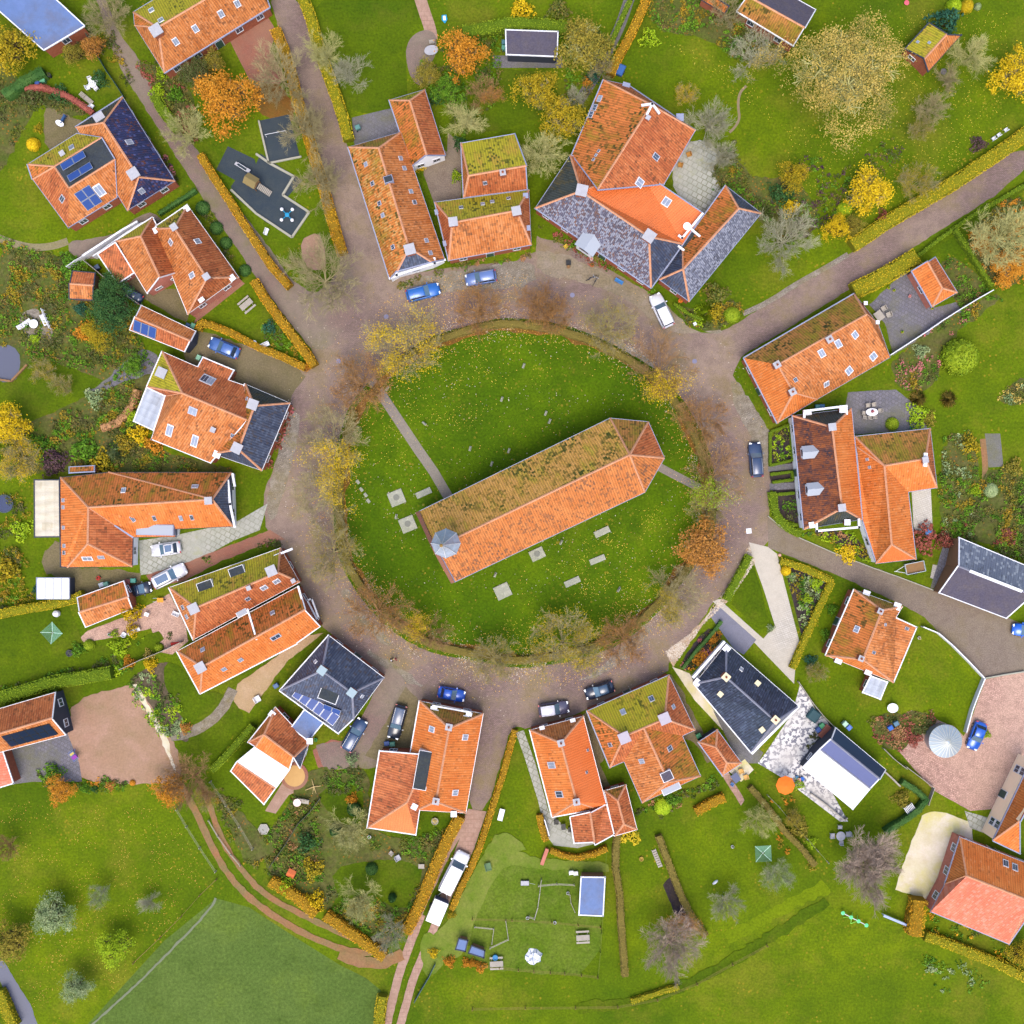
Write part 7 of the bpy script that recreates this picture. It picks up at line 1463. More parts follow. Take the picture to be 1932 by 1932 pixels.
bins('blue bin behind the charred roof house', 410, 1135, 0, '#1c5c8c'); bins('teal bin behind the charred roof house', 378, 1137, 0, '#3c7c84'); pot('teal watering can on the terrace', 1080, 1298, .4, '#2c9c7c', .3)
T(1, 1)
for i, (x, y, a) in enumerate(((988, 998, 60), (1268, 1262, -40), (1855, 1078, 70), (1615, 1452, 75), (1908, 1468, 70), (1778, 1568, 70))): stone('small pale gravestone %s' % ['just inside the churchyard gate', 'right of the long brick path, fallen over', 'in the middle of the upper lawn', 'nearest the middle of the brick path', 'near the church, upper right of three', 'close to the church roof, lowest of three'][i], x, y, a)
T(2, 1)
for i, (x, y) in enumerate(((88, 825), (255, 1185), (285, 1245))): stone('small pale gravestone %s' % ['alone at the top of the churchyard lawn', 'above the church, upper of a pair', 'above the church, lower of a pair'][i], x, y, 70)
T(1, 1)
slab('large square grave slab with round plate, upper left of the church', 1060, 1825, 2.1, 2.0, 22, disc=True); slab('long narrow grave slab beside the end of the brick path', 1265, 1788, 2.2, .85, 24)
for i, (x, y) in enumerate(((768, 1705), (795, 1762), (827, 1803), (847, 1848))): slab('weathered little slab in the row at the left, %s' % ['topmost', 'second', 'third', 'lowest'][i], x, y, .6, .4, -50, .12)
T(1, 2)
slab('square grave slab with dark plate left of the church door', 1145, 92, 2.1, 2.0, 22, disc=True); slab('large grey slab below the church', 1862, 598, 2.1, 1.9, 25); stone('thin gravestone left of the square slab', 1055, 35, 80); stone('small gravestone below the church wall', 1805, 475, 70)
T(2, 2)
slab('grave slab with a round plate and an annex below the church', 190, 318, 2.0, 1.5, 25, disc=True); slab('twin panelled slab close to the church wall', 680, 150, 2.2, .9, 25); slab('pale slab with leaf covered rim', 645, 360, 2.2, .8, 22); slab('dull brown slab among the yellow leaves', 455, 527, 2.2, .85, 24)
stone('upright gravestone between two slabs below the church', 372, 230, 65); stone('leaning gravestone among the yellow leaves', 808, 588, 60)
# people
SKIN = flat('skin', '#c89878', .7)
def person(label, x, y, ang, coat, legs, hair, walk=.25, h=1.7, sit=False, bikeit=False):
    p = at(x, y, h * .6); r = root('person', label, 'person', p, R_(ang)); k = h / 1.72
    J = {'pel': (0, 0, .93), 'che': (.02, 0, 1.25), 'nek': (.03, 0, 1.46), 'hed': (.05, 0, 1.6), 'top': (.05, 0, 1.68), 'hl': (0, .1, .88), 'kl': (walk * .6, .1, .5), 'al': (walk * .45, .11, .08), 'tl': (walk * .45 + .16, .12, .04),
         'hr': (0, -.1, .88), 'kr': (-.02, -.1, .48), 'ar': (-walk, -.11, .1), 'tr': (-walk + .15, -.12, .04), 'sl': (.02, .19, 1.4), 'el': (-.08, .27, 1.14), 'wl': (.08, .26, .92), 'fl': (.14, .25, .86), 'sr': (.02, -.19, 1.4), 'er': (.06, -.27, 1.14), 'wr': (.22, -.24, .98), 'fr': (.28, -.23, .94)}
    if sit or bikeit:
        J.update({'kl': (.38, .12, .85 if bikeit else .9), 'al': (.28, .12, .45), 'tl': (.42, .12, .4), 'kr': (.36, -.12, .68), 'ar': (.18, -.12, .26), 'tr': (.33, -.12, .22), 'el': (.25, .27, 1.2), 'wl': (.48, .25, 1.06), 'fl': (.54, .24, 1.04), 'er': (.25, -.27, 1.2), 'wr': (.48, -.25, 1.06), 'fr': (.54, -.24, 1.04), 'che': (.12, 0, 1.25), 'nek': (.2, 0, 1.45), 'hed': (.25, 0, 1.58), 'top': (.26, 0, 1.67), 'sl': (.17, .19, 1.38), 'sr': (.17, -.19, 1.38)})
    rad = {'pel': .15, 'che': .16, 'nek': .06, 'hed': .1, 'top': .085, 'hl': .1, 'kl': .065, 'al': .045, 'tl': .04, 'hr': .1, 'kr': .065, 'ar': .045, 'tr': .04, 'sl': .075, 'el': .05, 'wl': .035, 'fl': .035, 'sr': .075, 'er': .05, 'wr': .035, 'fr': .035}
    ks = list(J); E = [('pel', 'che'), ('che', 'nek'), ('nek', 'hed'), ('hed', 'top'), ('pel', 'hl'), ('hl', 'kl'), ('kl', 'al'), ('al', 'tl'), ('pel', 'hr'), ('hr', 'kr'), ('kr', 'ar'), ('ar', 'tr'), ('che', 'sl'), ('sl', 'el'), ('el', 'wl'), ('wl', 'fl'), ('che', 'sr'), ('sr', 'er'), ('er', 'wr'), ('wr', 'fr')]
    me = bpy.data.meshes.new('body'); me.from_pydata([tuple(c * k for c in J[q]) for q in ks], [(ks.index(a), ks.index(b)) for a, b in E], []); o = bpy.data.objects.new('body', me); COL.objects.link(o); o.parent = r
    md = o.modifiers.new('skin', 'SKIN')
    if not me.skin_vertices: me.attributes.new('x', 'FLOAT', 'POINT')
    for i, q in enumerate(ks): me.skin_vertices[0].data[i].radius = (rad[q] * k, rad[q] * k)
    me.skin_vertices[0].data[0].use_root = True; ss = o.modifiers.new('sub', 'SUBSURF'); ss.levels = 1; ss.render_levels = 1
    m = N('person_' + coat[1:] + legs[1:], .85, .2); c = m.n('ShaderNodeTexCoord').outputs['Object']; sx = m.n('ShaderNodeSeparateXYZ'); m.l(c, sx.inputs[0]); z = sx.outputs[2]
    x1 = m.mix(m.math('GREATER_THAN', z, .88 * k), lin(legs), lin(coat)); x2 = m.mix(m.math('GREATER_THAN', z, 1.47 * k), x1, lin('#c89878')); m.col(x2); me.materials.append(m.m)
    hd = J['top']; MB().lathe((hd[0] * k, 0, (hd[2] - .1) * k), [(.115 * k, 0), (.118 * k, .08 * k), (.08 * k, .15 * k), (.01, .17 * k)], 12).local('hair', flat('hair_' + hair[1:], hair, .8), r)
    MB().lathe(((hd[0] + .11) * k, 0, (hd[2] - .1) * k), [(.01, -.03), (.02, 0), (.01, .03)], 6).local('nose', SKIN, r); return r
T(1, 2)
person('person in a black coat and pale hat walking past the slate house', 1022, 1118, 30, '#20242c', '#2c3444', '#e8e0e0'); person('child in a red coat walking beside the adult', 1055, 1112, 30, '#b03c4c', '#8c2c3c', '#84383c', h=1.25)
T(2, 2)
bike('bicycle ridden along the lower right of the street', 1197, 803, 235, '#9cb4cc', None); person('cyclist in dark blue riding along the street', 1197, 803, 235, '#243454', '#1c2840', '#54484c', bikeit=True)
# more furniture
T(0, 2)
def dryer(label, x, y, ang, R=1.5):
    r = root('rotary_dryer', label, 'clothes dryer', at(x, y, 1.8), R_(ang), 'rotary clothes dryers'); MB().seg((0, 0, 0), (0, 0, 1.75), .035).local('pole', STEEL, r)
    for i in range(4):
        t = i * math.pi / 2; MB().seg((0, 0, 1.6), (R * math.cos(t), R * math.sin(t), 1.95), .03).local('arm', flat('dryer_arm', '#c8e8dc', .5, k=.75), r)
    m = MB()
    for j in range(3, 13):
        q = R * j / 12.2
        for i in range(4):
            a, b = i * math.pi / 2, (i + 1) * math.pi / 2; z = 1.6 + .35 * j / 12.2; m.seg((q * math.cos(a), q * math.sin(a), z), (q * math.cos(b), q * math.sin(b), z), .022, n=3)
    m.local('line', flat('dryer_line', '#7cb89c', .6), r)
dryer('green rotary clothes dryer on the left lawn', 392, 912, -3)
r = thing('pool', 'round dark blue pool at the left edge', 'pool', 30, -62, .3); MB().lathe((0, 0, 0), [(1.2, 0), (1.25, .3), (1.12, .3), (1.1, .2)], 24).local('rim', flat('pool_rim', '#3c4c5c'), r); MB().lathe((0, 0, 0), [(1.12, .24), (.02, .24)], 24).local('water', POND, r)
pot('round dark pond basin on the lawn', 523, 1066, .95, '#40444c', .3, 'mixd'); pot('red tub in the dark gravel yard', 742, 500, .6, '#d82c24', .35, 'red')
bins('white topped bin behind the outbuilding', 765, 550, 20, '#a8b4c0'); bins('green bin behind the outbuilding', 798, 545, 20, '#5c9484'); bins('brown bin beside the small black car', 962, 525, 0, '#7c4444'); bins('teal topped bin beside the small black car', 1003, 518, 0, '#4c9c8c')
table('white square stool table on the brick patio', 1105, 773, .6, .5, dx=1, dy=.4); chair('white bench against the double house gable', 1328, 768, 65, WHITE, .5, L=.95, group='garden benches', name='garden_bench')
table('white long table on the brick patio', 1028, 890, 1.0, .5, dx=1, dy=-.35); chair('white chair left of the long table', 935, 925, 60); chair('white chair beside the long white table', 988, 910, 30); pot('white pot on the brick patio', 823, 925, .45, '#e0e4f4', .3, 'green')
r = thing('parasol', 'red folded parasol on the ground by the double house', 'parasol', 1325, 992, .2, 1, -.3); MB().seg((-.6, 0, .12), (.6, 0, .12), .3, .08, 8).local('canopy', flat('parasol_red', '#d83c30', .7), r); MB().seg((.5, 0, .1), (1.1, 0, .1), .03).local('pole', WOOD, r)
r = thing('wheelbarrow', 'orange wheelbarrow beside the brick patio', 'wheelbarrow', 1208, 665, .5); MB().loft([[(-.3, -.2, .25), (.3, -.2, .25), (.3, .2, .25), (-.3, .2, .25)], [(-.4, -.3, .55), (.45, -.3, .55), (.45, .3, .55), (-.4, .3, .55)]]).local('tray', flat('barrow_orange', '#e89c24'), r); MB().seg((.5, -.04, .18), (.5, .04, .18), .18, n=12).local('wheel', BLACK, r); MB().seg((-.3, .25, .3), (-1, .25, .5), .025).seg((-.3, -.25, .3), (-1, -.25, .5), .025).local('handle', STEEL, r)
r = thing('garden_statue', 'white rounded garden shelter egg on the lawn edge', 'wendy house', 418, 768, .8); MB().lathe((0, 0, 0), [(.45, 0), (.5, .4), (.4, .8), (.15, 1.0), (.02, 1.05)], 14).local('shell', WHITE, r)
r = thing('laundry_rack', 'blue and purple laundry rack in the yard of the solar barn', 'laundry rack', 552, 1840, 1, .6, .8); m = MB(); m.seg((-.7, -.4, 0), (.7, .4, .95), .03).seg((-.7, .4, 0), (.7, -.4, .95), .03); [m.seg((-.7 + i * .2, -.45, .95), (-.7 + i * .2, .45, .95), .02) for i in range(8)]; m.local('frame', flat('rack_blue', '#5c88e0', .5), r); MB().box((.25, 0, .8), (.5, .7, .4)).local('clothes', flat('clothes_violet', '#8c2ca0'), r); MB().box((-.3, 0, .82), (.3, .6, .3)).local('clothes', flat('clothes_yellow', '#c8b45c'), r)
T(1, 3)
table('round pink and white table in the cottage garden', 310, 262, 1.05, 1.05, flat('pale_pink', '#f0d4cc', .5, k=.7), rnd=True); chair('slatted grey bench by the round pink table', 355, 250, -100, WOOD, .6, L=1.6, group='garden benches', name='garden_bench')
r = thing('round_terrace', 'round red and yellow brick terrace by the white roofed annex', 'terrace', 290, 60, .1); MB().lathe((0, 0, 0), [(1.9, 0), (1.9, .12), (1.45, .12)], 32).local('outer_ring', REDP, r); MB().lathe((0, 0, 0), [(1.45, .1), (1.45, .125), (.02, .125)], 32).local('paving', flat('sand_brick', '#cca468', .9), r)
chair('white garden chair in the cottage garden', 1070, 678, 30, CAP, .7); table('grey stone seat near the golden hedge', 1248, 742, .8, .6, WOOD, .4); chair('small grey chair left of the white garden chair', 1020, 642, 140, WOOD, .5)
pot('white pot by the corner house', 855, 520, .5, '#e4e4ec', .35); pot('round stone planter with yellow flowers', 1350, 403, 1.0, '#a8a48c', .35, 'yellow')
r = thing('cold_frame', 'terracotta roofed little coop in the cottage garden', 'coop', 265, 797, .6, 1, .5); MB().box((0, 0, .25), (.95, .9, .5)).local('box', BROWNW, r); MB().add([(-.55, -.55, .5), (.55, -.55, .5), (.55, 0, .78), (-.55, 0, .78), (-.55, .55, .5), (.55, .55, .5)], [(0, 1, 2, 3), (3, 2, 5, 4)]).local('roof', flat('coop_roof', '#d8703c'), r)
r = thing('hexagonal_tank', 'dark hexagonal fish tank at the edge of the lawn strip', 'tank', 58, 462, .3); MB().lathe((0, 0, 0), [(.75, 0), (.8, .35), (.68, .35), (.66, .25)], 6).local('rim', WOOD, r); MB().lathe((0, 0, 0), [(.67, .29), (.02, .29)], 6).local('water', flat('dark_water', '#384048', .2, .5), r)
r = thing('driftwood', 'pale forked driftwood lying in the cottage garden', 'driftwood', 432, 140, .2); MB().seg((-1.1, -.5, .1), (.1, 0, .25), .05, .08, 6).seg((.1, 0, .25), (1.1, .1, .15), .08, .04, 6).seg((.1, 0, .25), (.4, -1.0, .1), .07, .03, 6).seg((.1, 0, .25), (-.2, 1.0, .15), .07, .03, 6).seg((.1, 0, .25), (-.1, -1.0, .1), .06, .03, 6).local('branches', flat('driftwood', '#c8b078', .9), r)
r = thing('advertising_board', 'white board standing right of the pink driveway', 'board', 1850, 355, .6, .25, -1); MB().box((0, 0, .5), (1.6, .7, .06)).local('panel', WHITE, r); [MB().seg((s * .7, 0, 0), (s * .7, 0, .5), .04).local('leg', STEEL, r) for s in (-1, 1)]
chair('green slatted bench by the pink driveway', 1752, 745, 15, flat('bench_green', '#5c7c54', .7), .8, L=1.0, group='garden benches', name='garden_bench')
picnic('picnic table left at the bottom of the paddock', 1815, 1478, 3, WOOD); MC.setdefault('x', None)
r = thing('water_tub', 'round blue tub on the picnic table end', 'tub', 1805, 1430, .5); MB().lathe((0, 0, 0), [(.3, 0), (.38, .6), (.3, .6), (.28, .5), (.02, .5)], 14).local('tub', flat('tub_blue', '#2480b8'), r)
T(2, 3)
picnic('picnic table near the right fence of the paddock', 535, 1280, 3, WOOD); dryer('grey green rotary dryer on the rear lawn', 1895, 645, 48)
r = thing('tarpaulin_heap', 'crumpled white tarpaulin with blue straps on the paddock', 'tarpaulin', 165, 1425, .3, 1, -.8); bmh = MB(); q = random.Random(3); ring_ = []
for i in range(14):
    t = i * 2 * math.pi / 14; ring_.append((q.uniform(.9, 1.35) * math.cos(t), q.uniform(.9, 1.35) * math.sin(t)))
mid = [(x * .55 + q.uniform(-.12, .12), y * .55 + q.uniform(-.12, .12), q.uniform(.15, .7)) for x, y in ring_]
bmh.add([(x, y, .02) for x, y in ring_] + mid + [(0, 0, .25)], [(i, (i + 1) % 14, 14 + (i + 1) % 14, 14 + i) for i in range(14)] + [(14 + i, 14 + (i + 1) % 14, 28) for i in range(14)]); bmh.local('sheet', WHITE, r)
m = MB(); [m.seg((x, y, .05), (mid[i][0], mid[i][1], mid[i][2] + .04), .035) for i, (x, y) in enumerate(ring_) if i % 2]; m.seg(Vector(mid[2]) + Vector((0, 0, .05)), Vector(mid[8]) + Vector((0, 0, .05)), .04); m.local('strap', flat('strap_blue', '#3c6c9c'), r)
r = thing('wood_pallet', 'row of wooden pallet steps beside the long brown hedge', 'pallet', 1095, 683, .2, .4, 1); m = MB(); [m.box((-1.1 + i * .32, 0, .12), (.24, .6, .05)) for i in range(8)]; m.box((0, -.27, .06), (2.6, .08, .08)).box((0, .27, .06), (2.6, .08, .08)); m.local('slat', WOOD, r)
r = thing('fire_bowl', 'rusty fire bowl on the lawn', 'fire bowl', 977, 688, .3); MB().lathe((0, 0, 0), [(.2, 0), (.32, .3), (.26, .3), (.1, .12), (.02, .12)], 14).local('bowl', flat('rust', '#a88c3c', .8), r)
for i, (x, y) in enumerate(((117, 1132), (323, 1167), (422, 945), (1665, 595))): pot('white bucket %s' % ['at the corner of the paddock fence', 'on the lower paddock fence line', 'at the end of the curved hose', 'on the rear lawn by the dryer'][i], x, y, .45, '#e8eaf4', .35, 'mixd', 'bucket')
r = thing('tree_stump', 'small white tarp bundle left of the grey bare tree', 'bundle', 1535, 865, .2, 1, -.8); MB().lathe((0, 0, 0), [(.4, 0), (.3, .2), (.02, .28)], 7, sx=1.2, sy=.5).local('cloth', WHITE, r)
for i, (x, y) in enumerate(((447, 790), (481, 795))): chair('white plastic chair %s beside the blue roofed stable' % ['left', 'right'][i], x, y, -85, WHITE, .55)
r = thing('wooden_trolley', 'cream hand trolley in the upper paddock', 'trolley', 97, 868, .4); MB().box((0, 0, .35), (1.1, .6, .2)).local('tray', CAP, r); [MB().seg((X, s * .3, .18), (X, s * .38, .18), .17, n=10).local('wheel', BLACK, r) for X in (-.4, .4) for s in (-1, 1)]; MB().seg((.55, 0, .35), (1.4, -.1, .6), .02).local('handle', STEEL, r)
table('black table on the cottage patio', 388, 445, .8, .6, flat('black_table', '#3c3c38'), dx=.1, dy=1); chair('dark chair left of the black table', 335, 408, 0, flat('black_table', '#3c3c38'), .6); chair('dark chair by the annex wall', 440, 465, 180, flat('black_table', '#3c3c38'), .6)
r = thing('brick_pillar_wall', 'short red brick wall stub by the cottage lawn', 'wall', 245, 668, .6, .35, -1); MB().box((0, 0, .4), (2.2, .4, .8)).local('wall', WALLS['pink'], r); MB().box((0, 0, .83), (2.3, .48, .06)).local('coping', WALLS['pink'], r)
r = thing('screen_wall', 'thin white screen wall by the cottage patio', 'wall', 262, 440, .8, .3, 1); MB().box((0, 0, .8), (2.3, .12, 1.6)).local('panel', WHITE, r)
table('blue grey square table on the beige terrace', 1690, 75, 1.2, 1.0, flat('table_grey', '#5c6484'), dx=.6, dy=.8); chair('tan chair on the beige terrace, upper one', 1728, 25, 200, flat('tan_seat', '#d8a858'), .6); chair('tan chair on the beige terrace, lower one', 1765, 68, 200, flat('tan_seat', '#d8a858'), .6); chair('blue chair at the blue grey table', 1662, 122, 60, flat('blue_seat', '#5888c8'), .4)
T(3, 3)
table('round cream table on the lawn of the garden house', 550, 515, 1.25, 1.25, CAP, rnd=True)
for i, (x, y, a) in enumerate(((487, 513, 0), (608, 500, 185), (543, 447, -90), (553, 565, 90))): chair('cream %s the round lawn table' % ['armchair left of', 'armchair right of', 'stool chair above', 'stool chair below'][i], x, y, a, CAP, .65 if i < 2 else .5, 'chairs around the round lawn table')
r = thing('parasol', 'vivid orange octagonal parasol on the black and white patio', 'parasol', 133, 132, 2.3); MB().lathe((0, 0, 0), [(1.3, 2.15), (1.28, 2.2), (.7, 2.42), (.02, 2.6)], 8).local('canopy', flat('parasol_orange', '#ff7a1c', .8, var=.1), r); MB().seg((0, 0, 0), (0, 0, 2.6), .035).local('pole', STEEL, r)
r = thing('toy_kitchen', 'blue and red toddler toys on the patio', 'toys', 235, 85, .4); MB().lathe((.45, 0, 0), [(.26, 0), (.3, .3), (.02, .32)], 14).local('seat', flat('toy_blue2', '#1c64c8'), r); MB().lathe((-.25, .25, 0), [(.2, 0), (.22, .3), (.02, .32)], 14).local('seat', flat('toy_blue3', '#3c7cb8'), r); MB().box((0, -.1, .25), (.4, .5, .5)).local('box', flat('toy_pink', '#e8a898'), r)
r = thing('seesaw', 'mint green garden swing frame with four round pads on the meadow', 'swing', 655, 1142, .8, 1, .52); gr = flat('mint', '#5cd890', .5)
MB().seg((-1.8, 0, .75), (1.8, 0, .75), .05).local('beam', WHITE, r)
for X in (-1.8, -.55, .6, 1.8): MB().lathe((X, 0, .7), [(.25, 0), (.27, .08), (.02, .12)], 14).local('pad', gr, r)
MB().seg((-.5, 0, .75), (.1, -.9, 0), .05).seg((.5, 0, .75), (.1, -.9, 0), .05).seg((-.4, .5, 0), (-.4, 0, .75), .05).seg((.4, .5, 0), (.4, 0, .75), .05).seg((-.5, 0, .75), (-1.2, -.6, 0), .04).local('frame', flat('yellow_green', '#8cdc50'), r)
r = thing('gate', 'blue white metal gate lying between meadow and tall orange bush', 'gate', 968, 1150, .8, .92, .38); m = MB(); [m.box((0, 0, .25 + i * .2), (3.9, .06, .07)) for i in range(5)]; [m.box((X, 0, .65), (.08, .07, 1.1)) for X in (-1.9, 0, 1.9)]; m.box((0, 0, 1.14), (3.95, .3, .05)); m.local('bars', flat('gate_blue', '#a8b8dc', .5), r)
r = thing('pergola', 'white slatted pergola box by the dark hedge', 'pergola', 1073, 312, .9, 1, -.65); m = MB(); [m.box((-.6 + i * .2, 0, .9), (.1, 1.2, .05)) for i in range(7)]; m.local('slat', WHITE, r); [MB().seg((sx * .65, sy * .5, 0), (sx * .65, sy * .5, .9), .04).local('post', WHITE, r) for sx in (-1, 1) for sy in (-1, 1)]
T(3, 2)
r = thing('garden_cover', 'dark green covered box on the black and white patio', 'storage box', 350, 1538, .8, .8, .6); MB().loft([[(-.75, -.75, 0), (.75, -.75, 0), (.75, .75, 0), (-.75, .75, 0)], [(-.8, -.8, .6), (.8, -.8, .6), (.8, .8, .6), (-.8, .8, .6)], [(-.6, -.6, .8), (.6, -.6, .8), (.6, .6, .8), (-.6, .6, .8)]]).local('cover', flat('cover_green', '#2c5058', .7), r)
bins('green bin by the patterned patio', 410, 1613, 40, '#4ca06c'); bins('blue bin by the patterned patio', 382, 1645, 40, '#3c5c9c'); bins('pale green bin on the cottage lawn', 585, 1600, 45, '#b8e0c4'); bins('blue bin on the cottage lawn', 615, 1628, 45, '#5c80d0')
bins('blue tub bin by the ragged border', 927, 1630, 30, '#2464c0'); bins('grey blue bin by the ragged border', 970, 1598, 30, '#547c94')
r = thing('wood_store', 'slatted red brown wood store behind the bins', 'wood store', 432, 1660, 1.2, .6, -.8); m = MB(); [m.box((-.9 + i * .2, 0, 1.1), (.15, 1.0, .05)) for i in range(10)]; m.local('roof', flat('wood_roof', '#9c5c4c'), r); MB().box((0, 0, .5), (1.7, .8, 1.0)).local('logs', BROWNW, r)
table('round white table above the silo border', 942, 1480, 1.5, 1.3, rnd=True); pot('white stone on the cottage lawn', 1142, 950, .45, '#e8e8e4', .3, 'pale')
r = thing('parasol', 'blue and white beach parasol on the white pavement', 'parasol', 1215, 155, 1.2); MB().lathe((0, 0, 0), [(.5, 1.1), (.3, 1.3), (.02, 1.4)], 10).local('canopy', flat('parasol_blue', '#5c8cc8'), r); MB().seg((0, 0, 0), (0, 0, 1.4), .03).local('pole', WHITE, r)
T(2, 2); bins('green wheelie bin behind the villa', 1410, 1688, 30, '#3c8c5c')
T(1, 2)
bins('dark blue bin at the red brick annex wall', 988, 1748, 5, '#3c5c98'); bins('green bin at the red brick annex wall', 1030, 1752, 5, '#4c8c74'); bins('blue bin on the beige gravel terrace', 150, 1312, 30, '#4c6c98'); pot('green tub beside the cottage gable', 450, 1720, .5, '#1c9c64', .4)
chair('white chair on the beige gravel terrace', 10, 1412, 30, WHITE, .8)
T(3, 2); 
r = thing('stone_bollard', 'pink stone ball at the lane corner', 'bollard', 90, 325, .4); MB().lathe((0, 0, 0), [(.12, 0), (.22, .15), (.24, .3), (.14, .46), (.01, .5)], 12).local('ball', flat('pink_stone', '#e8b098'), r)
# manhole covers and fences
for i, (t, x, y) in enumerate(((1, 983, 458), (1, 622, 795), (2, 1378, 795), (2, 455, 295))):
    T(t, 1); o = MB().lathe(at(x, y) + Vector((0, 0, .002)), [(.33, 0), (.33, .015), (.02, .018)], 16).build('manhole_cover', flat('cover_steel', '#8484a0', .6)); tag(o, 'round manhole cover %s' % ['by the yellowest tree', 'near the tip of the V hedges', 'at the road junction', 'below the parked bicycles'][i], 'manhole cover')
T(2, 2); o = MB().box(at(1787, 143) + Vector((0, 0, .03)), (.7, .7, .06), .1).build('drain_cover', WHITE); tag(o, 'white framed drain cover at the start of the lower lane', 'drain cover')
def fence(label, t, pts, h=1.0, mat=WOOD, style='rail', step=2.0, w=.06, name='fence'):
    T(*t) if t else TF()
    p = [tuple(P(x, y, h)[:2]) for x, y in pairs(pts)]; c = sum((Vector(q) for q in p), Vector((0, 0))) / len(p); r = root(name, label, 'fence' if 'wall' not in name else 'wall', (c.x, c.y, 0)); m = MB(); ps = MB()
    for a, b in zip(p, p[1:]):
        if style in ('rail', 'wire'):
            for z in ((h * .5, h * .95) if style == 'rail' else (h * .3, h * .6, h * .92)): m.seg((*a, z), (*b, z), .035 if style == 'rail' else .012, n=4)
        else:
            d = Vector((b[0] - a[0], b[1] - a[1])); L = d.length; m.box(((a[0] + b[0]) / 2, (a[1] + b[1]) / 2, h / 2), (L, w, h), math.atan2(d.y, d.x))
    pm = MB().box((0, 0, h / 2 + .03), (.1, .1, h + .06)).mesh('post', mat) if style != 'wall' else None
    m.build('rail' if style != 'solid' else 'panel', mat, r)
    if pm:
        for q in densify(p, step, False): put('post', pm, r, Matrix.Translation((q[0], q[1], 0)))
    return r
fence('white boarded double fence below the terrace of the solar roofed house', (0, 0), '620,1930 820,1800 920,1735 1035,1670', 1.8, WHITE, 'solid', 1.8, .25); fence('second white fence line next to the gabled house', (0, 0), '700,1932 900,1790 1050,1690 1165,1645', 1.8, WHITE, 'solid', 1.8, .12)
fence('white boarded gate fence at the lawn end of the terrace', (0, 1), '500,78 560,35 625,-2', 1.6, WHITE, 'solid'); fence('grey garden fence behind the navy saloon', (0, 1), '620,25 700,90 800,175 880,225 960,300 1060,372', 1.7, WOOD, 'solid')
fence('teal wire fence along the top left garden', (0, 0), '635,230 690,350 800,535 860,620 925,720', 1.4, flat('teal_fence', '#2c5450'), 'solid', 2.5, .05)
fence('long white garden wall below the dark paved yard', (3, 1), '925,748 1030,680 1200,570 1330,480 1465,395 1590,320 1705,255', 1.5, WHITE, 'wall', 3, .12, 'garden_wall')
fence('low wooden edging in the overgrown garden', (0, 1), '250,725 430,770 560,810 700,850', .4, BROWNW, 'solid'); fence('wooden sleeper edging of the murky pond', (0, 1), '-20,930 80,945 200,820', .4, BROWNW, 'solid', 2, .25)
fence('grey fence between the brick patio garden and the rockery', (0, 2), '900,1190 1050,1120 1200,1060 1360,985', 1.5, WOOD, 'solid')
fence('white rail fence of the pink yard, upper part', (3, 2), '1175,868 1290,915 1400,1010 1520,1130 1640,1258', 1.1, WHITE, 'solid', 2.0, .14); fence('white rail fence of the pink yard, lower part', (3, 2), '1640,1258 1590,1380 1545,1500 1500,1665', 1.1, WHITE, 'solid', 2.0, .14)
fence('grey kerb wall between the lane and the pink yard', (3, 2), '1645,1255 1780,1230 1940,1205', .4, KERB, 'wall', 3, .18, 'low_wall')
fence('dark patio wall along the garden house', (3, 3), '325,195 440,280 580,395 600,380', .6, WOOD, 'solid', 3, .15); fence('grey wall right of the garden house', (3, 3), '885,30 940,80 1000,140', .6, WOOD, 'solid', 3, .2)
fence('pale fence between cottage lawn and patterned patio', (3, 2), '235,1285 340,1440 420,1540 500,1620', 1.0, WOOD, 'solid', 2.5); fence('wire fence behind the garden house lawn', (3, 2), '880,1790 960,1870 1050,1940', 1.1, WOOD, 'solid', 2.5); fence('dark fence edging the pink yard corner', (3, 3), '1050,-5 1150,70 1260,155 1215,280', 1.0, WOOD, 'solid', 2.5)
fence('wire fence dividing the brown flower clumps from the rear lawn', (3, 3), '5,215 90,300 180,410 300,540 460,720', 1.1, WOOD, 'wire', 2.0); fence('wooden fence on the left of the stable', (2, 3), '200,895 340,882 470,888', 1.0, WOOD, 'rail'); fence('post fence running down from the stable fence', (2, 3), '222,850 210,950 195,1060 170,1145 130,1130', 1.0, WOOD, 'rail')
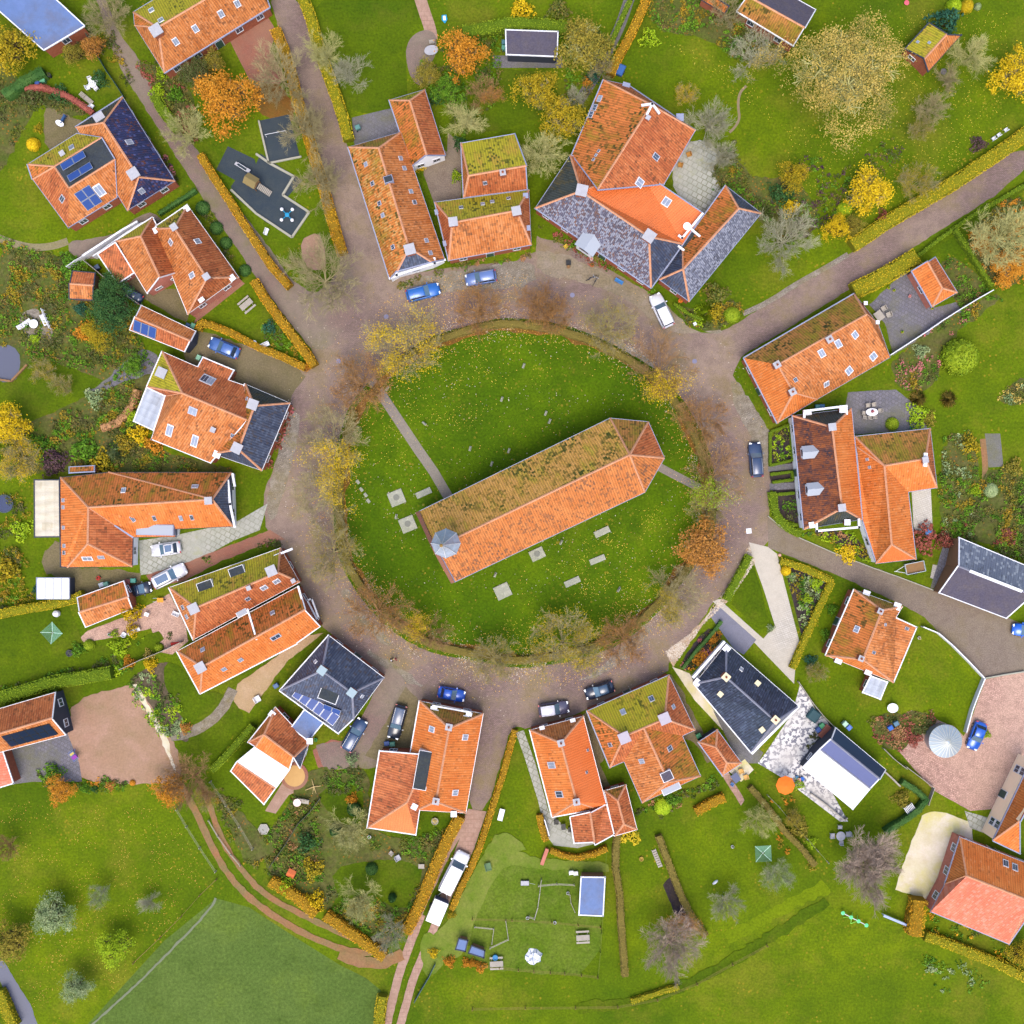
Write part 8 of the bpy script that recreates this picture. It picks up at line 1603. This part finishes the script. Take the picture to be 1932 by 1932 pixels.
fence('wire fence across the middle of the paddock', (2, 3), '-300,1150 0,1158 300,1175 500,1195 670,1212', 1.0, BROWNW, 'wire', 3); fence('post fence at the right side of the paddock', (2, 3), '715,640 705,850 690,1100 670,1400 652,1590', 1.1, PALEG, 'wire', 2.2); fence('post fence at the bottom of the paddock', (2, 3), '-240,1500 48,1535 165,1545 290,1555 400,1562 525,1575 650,1590', 1.1, BROWNW, 'wire', 2.2)
fence('curved hose like border rail by the stable', (2, 3), '438,960 445,1020 475,1090', .3, WOOD, 'rail', 3); fence('pale rail pen beside the blue goat sheds', (1, 3), '1885,1160 1905,1300 1765,1365', .8, WOOD, 'rail', 1.5); fence('small post pen above the goat sheds', (1, 3), '1650,1205 1795,1220 1780,1330', .7, WOOD, 'rail', 1.5)
fence('grey corner fence right of the pink tracks', (1, 3), '1350,1490 1300,1590 1240,1690 1195,1770', 1.0, flat('teal_fence2', '#3c5c64'), 'solid', 2.5); fence('field edge wire fence beside the ditch', (0, 3), '1625,850 1500,970 1360,1130 1200,1290 1000,1480', 1.0, BROWNW, 'wire', 4)
fence('slanting wire fence through the cottage garden', (1, 3), '480,235 400,340 310,430 220,580 100,750', 1.2, flat('dark_fence', '#4c5444'), 'solid', 2.5, .05); fence('fence along the left of the weedy strip', (0, 3), '1580,110 1700,290 1800,450 1900,620', 1.2, WOOD, 'wire', 2.5); fence('mossy rail at the edge of the clay track', (0, 3), '1570,400 1640,520 1740,660 1810,740', .6, WOOD, 'rail', 3); fence('fence at the corner of orchard and clay track', (0, 3), '1325,320 1400,450 1500,610 1620,790', 1.0, WOOD, 'wire', 2.5)
fence('timber edging of the rubber playground', (1, 0), '-190,1430 0,1610 270,1790 400,1600 200,1470 285,1330 100,1230 0,1160', .25, KERB, 'solid', 3, .3, 'kerb_wall'); fence('timber edging of the small rubber court', (1, 0), '20,910 95,1230 340,1180', .25, KERB, 'solid', 3, .25, 'kerb_wall')
fence('pale concrete kerb along the front garden of the orange wing', (3, 2), '0,30 120,130 250,200 500,310 800,425 1000,495 1290,605', .2, KERB, 'wall', 3, .12, 'kerb_wall')
fence('meadow wire fence below the large bare tree', (2, 3), '-300,1830 100,1822 480,1820 800,1815 1100,1760 1400,1640 1670,1490 1932,1350', 1.0, BROWNW, 'wire', 4)
